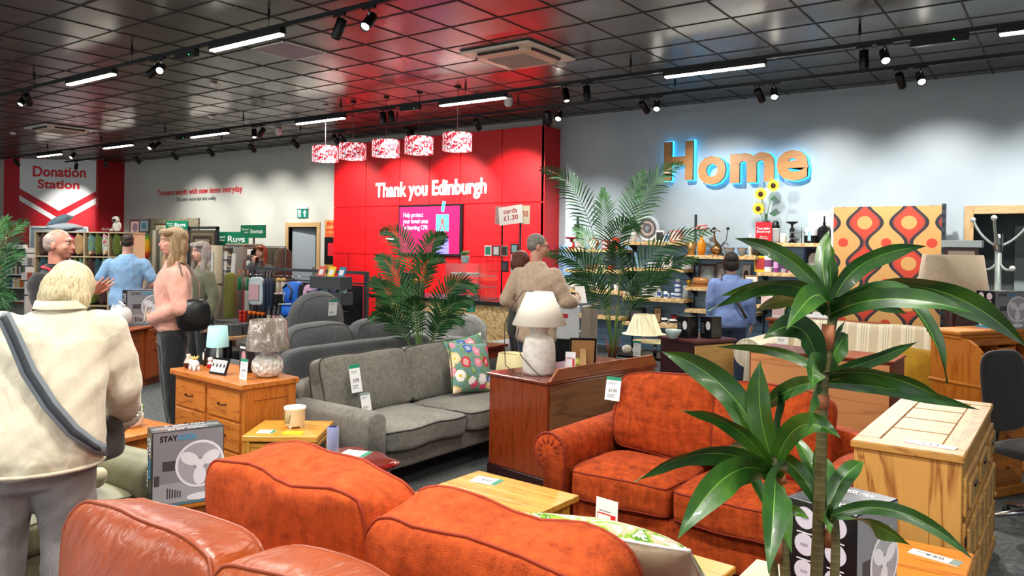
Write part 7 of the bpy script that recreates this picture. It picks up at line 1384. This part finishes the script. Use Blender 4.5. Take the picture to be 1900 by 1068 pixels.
for k, z in enumerate((1.115, 1.335, 1.555)):
    for j in range(3): tag(bx('folded_mat', -.33, .27, -.22, .22, 0, .028, mat(['8c8a84', '6a6864', 'c8bca0'][j], .95), None, .008, (atY(455, 480, 9.3).x - .01, 9.3, z + j * .03)), 'folded doormat, %s of its pile, on the %s wire shelf' % (['lowest', 'middle', 'topmost'][j], ['lower', 'middle', 'upper'][k]), 'doormat', 'folded doormats')
t = thing('coat_rail', 'rail of hanging brown coats left of the grey door', 'clothes rail', (atY(503, 480, 9.6).x, 9.6, 0)); b = B(); b.tube([(-.45, 0, 0), (-.45, 0, 1.6), (.45, 0, 1.6), (.45, 0, 0)], .015); b.build('rail', GM, t)
for k in range(6): b = B(); x = -.38 + k * .15; b.loft([[V((x + .05 * cos(a), w * sin(a), z)) for a in [j * 2 * pi / 16 for j in range(16)]] for z, w in ((1.58, .04), (1.5, .2), (1.2, .22), (.75, .24))]); tag(b.build('hanging_coat', fabric(['6a5e50', '5c5246', '746856'][k % 3], '4a4238', 20, .95, 200, .4), None, (atY(503, 480, 9.6).x, 9.6, 0)), 'taupe brown coat on the rail, %s from the mats' % ['first', 'second', 'third', 'fourth', 'fifth', 'sixth'][k], 'coat', 'coats on the rail')
q = atY(427, 560, 7.4); t = thing('olive_rug_roll', 'olive green shaggy rug rolled upright at the end of the grey rack', 'rug', (q.x, 7.4, 0)); B().lathe([(.1, 0), (.105, .3), (.1, .34), (.08, .36), (.1, .38), (.105, .7), (.1, 1.12), (.07, 1.17), (.02, 1.18)], 20).build('roll', fabric('7a7c34', '4c4e1c', 60, .95, 200, .8), t)
for k, (p_, c) in enumerate(((455, '1c7a44'), (462, '6a6a60'), (470, '24744a'))): q = atY(p_, 530, 7.1); t = thing('hand_brush', ['green tasselled brush nearest the olive rug', 'grey tasselled brush between two green ones', 'green brush beside the patterned bag'][k], 'brush', (q.x, 7.0, .95), 0, 'hanging brushes'); B().lathe([(.03, 0), (.025, .15), (.012, .2)], 12).build('bristles', mat(c, .9), t); B().tube([(0, 0, .19), (0, 0, .3)], .008).build('handle', OAKz, t)
# ================================================================== SMALL THINGS ON THE FURNITURE
def lathe_t(t, nm, prof, m, seg=28, cap=True, T=None): return B().lathe(prof, seg, T=T, cap=cap).build(nm, m, t)
# --- big white lamp on the mahogany sideboard
t = thing('table_lamp', 'large lamp with rough white jar base and cream cone shade on the mahogany sideboard', 'table lamp', (-3.13, 4.66, .735))
n = NT(.85); a = n.n('TexNoise', Scale=22, Detail=6, Roughness=.7); n.l(n.co(), a.inputs[0]); n.col(n.ramp(a.outputs[0], [(.3, 'c9c2b6'), (.5, 'e2ddd4'), (.7, 'efece6')])); n.bump(a.outputs[0], .6, .01)
lathe_t(t, 'base', [(.105, 0), (.118, .02), (.122, .1), (.118, .2), (.1, .26), (.066, .29), (.064, .32), (.085, .34), (.085, .355), (.05, .36)], n.m); lathe_t(t, 'lamp_shade', [(.195, .355), (.2, .357), (.095, .595), (.09, .595), (.192, .362)], mat('efe8d8', .8), 40, False)
bx('label', -.02, .03, -.165, -.162, .47, .5, WHITE, t, 0).rotation_euler = (-.35, 0, 0)
b = B(); b.tube([(-.01, -.07, .6), (-.09, -.08, .6), (-.14, -.14, .5), (-.2, -.15, .36), (-.2, -.15, .2), (-.19, -.15, .06), (-.12, -.13, .01), (-.05, -.14, .01)], .0035).tube([(-.11, -.1, .33), (-.12, -.12, .25), (-.06, -.14, .14), (.05, -.14, .05), (.1, -.13, .01)], .0035); b.build('cord', mat('3a2a22', .5), t)
# --- textured lamp and companions on the oak chest
t = thing('table_lamp', 'lamp with dimpled white round base and taupe shade still in film on the oak chest', 'table lamp', (-4.41, 3.27, .75))
n = NT(.4); v = n.n('TexVoronoi', Scale=38); n.l(n.co((1, 1, .7)), v.inputs[0]); n.col(n.ramp(v.outputs[0], [(0, 'e6e2da'), (1, 'd8d2c6')])); n.bump(v.outputs[0], .9, .02)
lathe_t(t, 'base', [(.06, 0), (.09, .02), (.105, .06), (.1, .11), (.07, .145), (.045, .155), (.045, .17), (.052, .178), (.03, .18)], n.m)
n = NT(.15); a = n.n('TexNoise', Scale=9, Detail=4, Distortion=2.); n.l(n.co((1, 1, .5)), a.inputs[0]); n.col(n.ramp(a.outputs[0], [(.4, '6c6258'), (.62, '8a8078'), (.7, 'd8dce0')])); n.bump(a.outputs[0], .8, .02)
lathe_t(t, 'lamp_shade', [(.145, .185), (.12, .385), (.116, .385), (.14, .19)], n.m, 36, False); B().tube([(0, 0, .17), (0, 0, .3)], .008).build('stem', CHROME, t)
t = thing('table_lamp', 'small lamp with pale aqua drum shade and thin white stem on the oak chest', 'table lamp', (-5.08, 3.33, .75)); lathe_t(t, 'lamp_shade', [(.08, .14), (.068, .29), (.065, .29), (.077, .143)], mat('a8d8d8', .6), 28, False); lathe_t(t, 'base', [(.05, 0), (.05, .01), (.008, .015), (.008, .2)], WHITE)
t = thing('bud_vase', 'little two-tone cream and brown bud vase at the corner of the oak chest', 'vase', (-5.13, 3.13, .75)); lathe_t(t, 'body', [(.02, 0), (.032, .02), (.03, .045), (.012, .08), (.016, .1), (.01, .1)], mat('cfc0ae', .4)); lathe_t(t, 'glaze', [(.022, .001), (.0335, .02), (.032, .04)], mat('4c1c14', .25), cap=False)
t = thing('elephant_planter', 'white elephant planter holding a yellow succulent on the oak chest', 'planter', (-5.01, 3.1, .75), R(-10)); EW = mat('e8e8e6', .25)
B().ell((.01, 0, .045), (.045, .03, .032)).build('body', EW, t); o = B().ell((-.045, 0, .055), (.022, .02, .022)).tube([(-.06, 0, .05), (-.075, 0, .03), (-.085, 0, .01), (-.08, 0, .0)], [.01, .008, .006, .005]).build('head', EW, t); [B().ell((-.03, s * .02, .055), (.014, .006, .018)).build('ear', EW, o) for s in (-1, 1)]
[B().tube([(x, y, .03), (x, y, 0)], .011).build('leg', EW, t) for x in (-.02, .04) for y in (-.015, .015)]; b = B(); [b.tube([(.01, 0, .07), (.01 + .03 * cos(a), .03 * sin(a), .1)], [.008, .002], 6) for a in [k * .7 for k in range(9)]]; b.build('succulent', mat('e0cc6a', .5), t)
t = thing('figurine', 'little red and white figure beside the aqua lamp', 'figurine', (-5.0, 3.22, .75)); B().lathe([(.02, 0), (.024, .03), (.012, .05)], 14).ell((0, 0, .065), (.018, .018, .018)).build('body', mat('f0e8e4', .4), t); lathe_t(t, 'red_coat', [(.0215, .004), (.0255, .02), (.024, .034)], mat('b82430', .4), cap=False)
t = thing('bottle_figure', 'thin dark bottle ornament with white figure under the aqua lampshade', 'ornament', (-5.14, 3.27, .75)); B().tube([(0, 0, 0), (0, 0, .1), (0, 0, .13)], [.018, .016, .006]).build('body', mat('1c1a1a', .3), t); B().ell((0, -.016, .07), (.008, .006, .03)).build('figure', WHITE, t)
t = thing('collage_frame', 'black photo frame with four white openings leaning on the oak chest', 'photo frame', (-4.73, 3.1, .75), R(4), rx=-.35); bx('frame', -.085, .085, -.006, .006, 0, .115, BLK_G, t, .002); [bx('mount', -.075 + k * .038, -.042 + k * .038, -.008, -.006, .015, .1, mat('ecebe8', .4), t, 0) for k in range(4)]; [bx('photo', -.066 + k * .038, -.052 + k * .038, -.009, -.008, .05, .075, BLACK, t, 0) for k in range(4)]
t = thing('product_box', 'dark box with pink printed picture between photo frame and taupe lamp', 'box', (-4.68, 3.3, .75), R(-8)); bx('carton', -.055, .055, -.03, .03, 0, .2, mat('2a282c', .3), t, .002); B().ell((.01, -.031, .1), (.03, .003, .05)).build('printed_picture', mat('c8909a', .4), t); bx('white_text', -.04, .03, -.032, -.03, .165, .18, WHITE, t, 0)
card(None, 'price card reading £75 standing on the oak chest', (-4.44, 3.1, .75), R(2), -.1, .075, .135, price='£75')
# --- others
p = atZ(935, 690, .42); t = thing('small_stool', 'low stool under the yellow lampshade beyond the taupe sofa', 'stool', (-4.12, 5.68, 0)); lathe_t(t, 'seat', [(.16, .4), (.165, .41), (.16, .42)], OAKx); [B().tube([(.11 * cos(a), .11 * sin(a), .4), (.14 * cos(a), .14 * sin(a), 0)], .014).build('leg', OAKz, t) for a in (.5, 2.07, 3.64, 5.2)]
t = thing('lamp_shade', 'loose pale yellow lampshade standing on a stool beyond the taupe sofa', 'lampshade', (-4.12, 5.68, .42)); B().lathe([(.155, 0), (.115, .27), (.112, .27), (.152, .003)], 32, cap=False).build('fabric', mat('efe2ac', .8), t); B().tube([(.115, 0, .26), (-.115, 0, .26)], .003).build('ring_spoke', CHROME, t)
t = thing('photo_frame', 'black photo frame seen from its cork back with strut, on the mahogany sideboard', 'photo frame', (-2.98, 5.02, .735), R(215), rx=-.3); bx('frame', -.1, .1, -.008, .008, 0, .26, BLK_G, t, .003); bx('backing', -.085, .085, .008, .012, .015, .245, mat('b08a58', .7), t, 0); b = B(); b.add([(-.02, .012, .18), (.02, .012, .18), (.03, .1, .0), (-.03, .1, .0)], [(0, 1, 2, 3)]); b.build('strut', mat('c49e68', .7), t)
card(None, 'clear card holder with red label on the mahogany sideboard beside the lamp', (-2.95, 4.8, .735), R(20), -.1, .075, .16, 'red')
t = thing('wicker_ball', 'green and pink trinket behind the white lamp base', 'ornament', (-3.0, 4.98, .735)); B().ell((0, 0, .05), (.05, .05, .05)).build('body', mat('c4cc60', .5), t)
t = thing('blue_glass_vase', 'heavy cobalt blue glass vase on the dark red coffee table', 'vase', (-3.4, 2.97, .442)); lathe_t(t, 'clear_glass', [(.034, 0), (.036, .01), (.034, .17), (.028, .172)], mat('b4bcd8', .05, alpha=.45)); lathe_t(t, 'blue_core', [(.012, .03), (.024, .06), (.026, .171), (.024, .172)], mat('101a84', .1))
t = thing('cream_planter', 'footed cream planter with painted flowers on the oak block table', 'planter', (-3.95, 3.14, .5)); lathe_t(t, 'pot', [(.05, .01), (.06, .02), (.063, .11), (.068, .115), (.068, .13), (.06, .13), (.056, .03), (.001, .03)], mat('ece4cc', .35)); [B().ell((.045 * cos(a), .045 * sin(a), .008), (.012, .012, .01)).build('foot', mat('ece4cc', .35), t) for a in (.3, 1.9, 3.4, 5.)]
b = B(); [b.tube([(x, -sq, .03), (x + dx * .5, -sq - .001, .06), (x + dx, -sq + .001, .09)], .0016, 5) for x, dx, sq in ((-.01, -.02, .063), (0, .004, .064), (.01, .02, .063), (.02, .01, .061), (-.02, .0, .061))]; b.build('painted_flowers', mat('7a7a34', .5), t)
succ((-4.93, 2.62, .45), .068, .09, 'dcd6cc', 'trailing succulent in a white round pot on the oak coffee table', '5c8a3c')
tri = mat('e8e8ea', .4)
def flatcard(label, loc, rz, w, d, band='1f8f6c', price=None, group=None):
    t = thing('price_card', label, 'price card', loc, rz, group); bx('card', -w / 2, w / 2, -d / 2, d / 2, 0, .0025, mat('ecebe8', .4), t, 0); bx('colour_band', w / 2 - w * .18, w / 2, -d / 2, d / 2, .0025, .003, mat(band, .4), t, 0)
    if price: text(price, mat('24282c', .5), t, (0, 0, .0031), (0, 0, 0), w * .35, d * .3, ext=.0003)
    bx('small_print', -w * .4, -w * .1, d * .1, d * .16, .0025, .003, mat('70747a', .5), t, 0)
flatcard('white card lying on the yellow pine coffee table', (-2.42, 3.14, .4505), R(8), .15, .1, price='£50'); flatcard('white card lying on the dark red coffee table', (-3.35, 3.1, .4425), R(20), .16, .12); flatcard('folded white card on the oak block table', (-3.98, 2.95, .5005), R(36), .1, .08); flatcard('bright yellow card on the oak block table', (-3.83, 3.03, .5005), R(36), .12, .07, 'f0d820')
for o in [o for o in COL.objects if o.name.startswith('price_card') and 'yellow card' in (o.get('label') or '')]:
    for k in kids(o):
        if k.name.startswith('card'): k.data.materials[0] = mat('f2d818', .4)
flatcard('white card on the end of the pine sideboard top', (-.49, 3.78, .8205), R(-6), .2, .06, '8fa39c', '£95'); flatcard('white card on the stained pine table', (-.42, 3.4, .4705), R(-12), .18, .06, '8fa39c', '£50'); flatcard('yellow note on the oak coffee table by the cream sleeve', (-5.3, 2.7, .4505), R(10), .09, .06, 'f0d820')
card(None, 'price card reading £195 hanging on the taupe sofa back', (-4.12, 3.82, .6), R(89), -.22, .1, .2, price='£195'); card(None, 'second white card hanging below the £195 card on the taupe sofa', (-4.06, 3.86, .47), R(89), -.22, .09, .13, 'grey')
card(None, 'price card reading £135 on the orange sofa back', (-2.23, 4.11, .74), R(-1), -.2, .1, .14, price='£135'); card(None, 'white tag hanging over the rounded back of the charcoal armchair', (-6.85, 5.95, .84), R(88), .1, .12, .18); card(None, 'white label on the striped sofa back, left one', (-2.35, 7.86, .72), 0, -.15, .12, .2); card(None, 'narrow red printed label on the striped sofa back', (-2.0, 7.86, .66), 0, -.15, .09, .26, 'red')
card(None, 'white price card with red frame standing behind the leaf-print cushion', (-1.54, 2.8, .42), R(-8), -.05, .11, .2, 'red')
# --- cushions
def cushion(label, loc, rot, w, m, pm=None, back=None, h=None):
    t = thing('cushion', label, 'cushion', loc, rot[2], rx=rot[0], ry=rot[1]); b = B(); S = cush(b, w, h or w, .17, 12, 4, .3, .012, T=TR(rx=pi / 2), pillow=True)
    if back:
        for i, f in enumerate(b.f): b.mi[i] = 1 if sum(b.v[j][1] for j in f) / len(f) > .001 else 0
        b.build('cover', [m, back], t)
    else: b.build('cover', m, t)
    if pm: b = B(); pipe(b, S, 0, .005, TR(rx=pi / 2), out=1.0); b.build('piping', pm, t)
cushion('front floral cushion on teal ground, leaning in the taupe sofa', (-3.98, 4.92, .66), (-.3, .1, R(80)), .42, FLOR, mat('3c5a2c', .8)); cushion('second floral cushion peeking out behind the first', (-4.14, 5.08, .68), (-.25, -.12, R(80)), .42, floral('5c8880', 8.), mat('3c5a2c', .8))
n = NT(.9); a = n.n('TexNoise', Scale=5, Detail=2, Distortion=2.5); n.l(n.co((1, 1, 2.2)), a.inputs[0]); n.col(n.ramp(a.outputs[0], [(0, 'b3a686'), (.38, 'ddd8c8'), (.44, 'b3a686'), (.49, '7fa42c'), (.54, '4d7d1c'), (.58, 'ddd8c8'), (.64, 'b3a686')], 'CONSTANT')); 
cushion('beige cushion with green leaf print and white piping on the terracotta sofa seat', (-1.1, 2.08, .71), (.95, .0, R(9)), .55, fabric('cbbc9e', 'b8a888', 40, .9, 400, .3), mat('f2efe8', .7), n.m)
cushion('mustard yellow cushion with white edge on the striped sofa', (-1.02, 7.35, .64), (-.25, .12, R(10)), .42, fabric('d8a828', 'c09018', 20, .85, 300, .3), mat('e8e4dc', .8))
# --- plush pieces near the hand on the olive sofa
for i, (x, y, z) in enumerate(((-3.95, 1.72, .5), (-3.9, 1.88, .5))): t = thing('plush_toy', ['pale plush toy under the reaching hand', 'second plush toy beside it on the olive seat'][i], 'soft toy', (x, y, z - .07)); B().ell((0, 0, .05), (.07, .055, .05)).build('body', mat('b4ab90', .9), t); B().ell((.06, 0, .08), (.035, .035, .035)).build('head', mat('c0b698', .9), t)
# --- far sideboard vase, burgundy desk bowl
t = thing('round_vase', 'glossy white round vase with twig handle beside the far fan box', 'vase', (-8.68, 4.46, .69)); lathe_t(t, 'body', [(.05, 0), (.11, .06), (.125, .13), (.1, .2), (.05, .235), (.055, .25), (.04, .25)], mat('eeeeec', .12)); B().tube([(-.06, -.05, .24), (-.12, -.04, .2), (-.15, -.02, .1), (-.11, -.02, .02)], .012).tube([(-.05, 0, .25), (.02, -.02, .29), (.09, 0, .24)], .01).build('twig_handle', mat('f0f0ee', .15), t)
vase('serving_bowl', 'pale blue bowl on the burgundy desk', 'bowl', -3.27, .75, .09, .085, 'b0c4c4', BOWL, 7.3)
# --- cream lamp on black glass stand, left of the burgundy desk
t = thing('glass_tv_stand', 'black stand with cream oval shelf behind the mahogany sideboard', 'stand', (-3.8, 8.0, 0)); bx('table_top', -.36, .36, -.22, .22, .43, .46, BLK_G, t, .004); bx('base', -.36, .36, -.22, .22, .1, .14, BLACK, t); [bx('post', sx * .34, sx * .3, -.02, .02, 0, .43, BLACK, t, 0) for sx in (-1, 1)]; b = B(); b.lathe([(.22, .6), (.225, .615), (.2, .62)], 32, T=TR(sc=(1.2, .8, 1))); b.build('oval_plate', mat('ece2b8', .4), t); B().tube([(0, .0, .46), (0, 0, .6)], .02).build('column', CHROME, t)
t = thing('table_lamp', 'lamp with wide-brimmed cream shade on the black stand behind the palm', 'table lamp', (-3.93, 7.98, .62)); lathe_t(t, 'lamp_shade', [(.25, .07), (.2, .085), (.12, .29), (.115, .29), (.19, .09)], mat('eee2ba', .7), 36, False); B().tube([(0, 0, 0), (0, 0, .1)], [.03, .015]).build('stem', GLS, t)
card(None, 'green topped price card hanging before the black stand', (-3.9, 7.75, .46), 0, -.05, .09, .17)
for k in range(3): o = tag(B().ell((0, 0, .05), (.06, .05, .05)).build('shell_ornament', mat('e4ddd0', .5), None, (-4.1 + k * .13 + (.28 if k == 2 else 0), 7.9, .46)), ['ribbed pale shell ornament on the black stand by the palm', 'second pale shell ornament next to it', 'pale shell ornament at the other end of the stand'][k], 'ornament', 'shell ornaments')
# --- white turntable unit near the beige jumper
t = thing('white_cabinet_unit', 'white topped cabinet on black base beyond the beige jumper', 'cabinet', (-4.95, 7.9, 0), R(10)); bx('base', -.35, .3, -.2, .2, 0, .55, mat('161618', .4), t); bx('white_front', -.32, .28, -.22, -.2, .58, .98, mat('e4e8ea', .4), t, .01); bx('side_panel', .3, .34, -.22, .25, .3, .98, mat('9c9284', .5), t, .01); bx('shelf', -.3, .28, -.2, .2, .55, .58, BLK_G, t); bx('red_label', .04, .14, -.224, -.22, .83, .88, mat('c83040', .5), t, 0)
t = abox('white_hifi', 'white slab like device inside the black cabinet', 'appliance', -4.93, .583, .3, .25, .07, 'dcdcd8', Y=7.95)
vase('green_glass_bottle', 'dark green decanter on the brown console table', 'bottle', -2.72, .85, .26, .06, '0f3a28', [(.8, 0), (1, .3), (.7, .55), (.28, .7), (.3, 1)], 9.38, .08)
abox('shop_notice', 'white notice with red lettering on the brown console table', 'sign', -2.86, .85, .14, .02, .22, 'f2f0ee', Y=9.4, front='e4c4c4')
for k in range(2): o = tag(B().ell((0, 0, .035), (.06, .13, .035)).ell((0, .06, .06), (.045, .06, .04)).build('trainer_shoe', mat('e8e8ea', .5), None, (-2.5 + k * .14, 9.38, .85), 1.3), ['white trainer shoe nearer the green decanter', 'second white trainer shoe on the console table'][k], 'shoe')
# --- right side: table lamp, coat stand, cabinet, notice on door
q = atD(1767, 512, 6.35); t = thing('plant_stand', 'dark tall stand hidden behind the roll-top desk', 'stand', (q.x, q.y, 0)); lathe_t(t, 'column', [(.15, 0), (.04, .03), (.03, .8), (.13, .86), (.13, .88)], MAHz)
t = thing('table_lamp', 'table lamp with big beige linen drum shade beside the patterned panel', 'table lamp', (q.x, q.y, .88)); lathe_t(t, 'lamp_shade', [(.27, .42), (.22, .76), (.216, .76), (.266, .423)], fabric('cbb89c', 'b8a488', 30, .9, 500, .3), 40, False); lathe_t(t, 'base', [(.08, 0), (.07, .03), (.03, .06), (.05, .12), (.03, .2), (.045, .3), (.02, .38), (.012, .5)], wood('4a2418', '2e140c'))
t = thing('coat_stand', 'pale grey metal coat stand with white ball tips before the recessed door', 'coat stand', (-.57, 8.54, 0)); CS = mat('a8b8b4', .35); B().tube([(0, 0, .02), (0, 0, 1.72)], .028).build('pole', CS, t); B().tube([(0, 0, 1.68), (0, 0, 1.84)], .036).build('collar', CHROME, t); lathe_t(t, 'foot', [(.2, 0), (.2, .02), (.03, .05)], CS)
for k in range(6):
    a = k * pi / 3 + .45; up = k % 2 == 0; c_, s_ = cos(a), sin(a); pts = [(0, 0, 1.72), (c_ * .12, s_ * .12, 1.76), (c_ * .22, s_ * .22, 1.86), (c_ * .27, s_ * .27, 1.98)] if up else [(0, 0, 1.6), (c_ * .03, s_ * .03, 1.52), (c_ * .09, s_ * .09, 1.48), (c_ * .14, s_ * .14, 1.52)]
    o = B().tube(bez(pts, 10), .012).build('hook_arm', CS, t); B().ell(pts[-1], (.026, .026, .026)).build('ball_tip', mat('f0f0f2', .3), o)
t = thing('display_cabinet', 'dark wood cabinet with glass and books between patterned panel and door', 'cabinet', (-1.02, 10.1, 0)); bx('carcass', -.17, .17, -.1, .1, 0, 1.72, wood('3c2018', '26120c'), t); bx('grey_top', -.2, .2, -.12, .12, 1.72, 1.8, mat('9aa4a4', .4), t); bx('glass_door', -.13, .13, -.105, -.1, 1.2, 1.68, mat('8a7a6c', .1), t, 0); bx('white_papers', -.1, .1, -.11, -.1, 1.0, 1.12, WHITE, t, 0)
t = thing('door_notice', 'framed notice with line-drawn hands making a heart on the recessed door', 'notice', (-.05, 11.91, 1.5)); bx('frame', -.4, .3, -.01, .01, -.5, .35, mat('30383a', .4), t, 0); bx('panel', -.38, .28, -.014, -.01, -.48, .33, mat('a9b8b4', .4), t, 0)
b = B(); b.tube([(-.05 + .0085 * 16 * sin(a) ** 3, -.02, -.02 + .0075 * (13 * cos(a) - 5 * cos(2 * a) - 2 * cos(3 * a) - cos(4 * a))) for a in [k * pi / 24 + .5 for k in range(44)]], .006)
for sx in (-1, 1): [b.tube([(-.05 + sx * .12, -.02, -.06), (-.05 + sx * (.12 + .02 * k), -.02, -.11), (-.05 + sx * (.11 + .03 * k), -.02, -.15)], .005) for k in range(-1, 3)]
b.build('line_drawing', mat('1e2426', .5), t)
# writing-surface papers
tag(bx('paper_sheet', -.05, .05, -.1, .1, 0, .002, WHITE, None, 0, (-.42, 6.37, .761)), 'white paper lying on the roll-top desk', 'paper')
fit_texts()
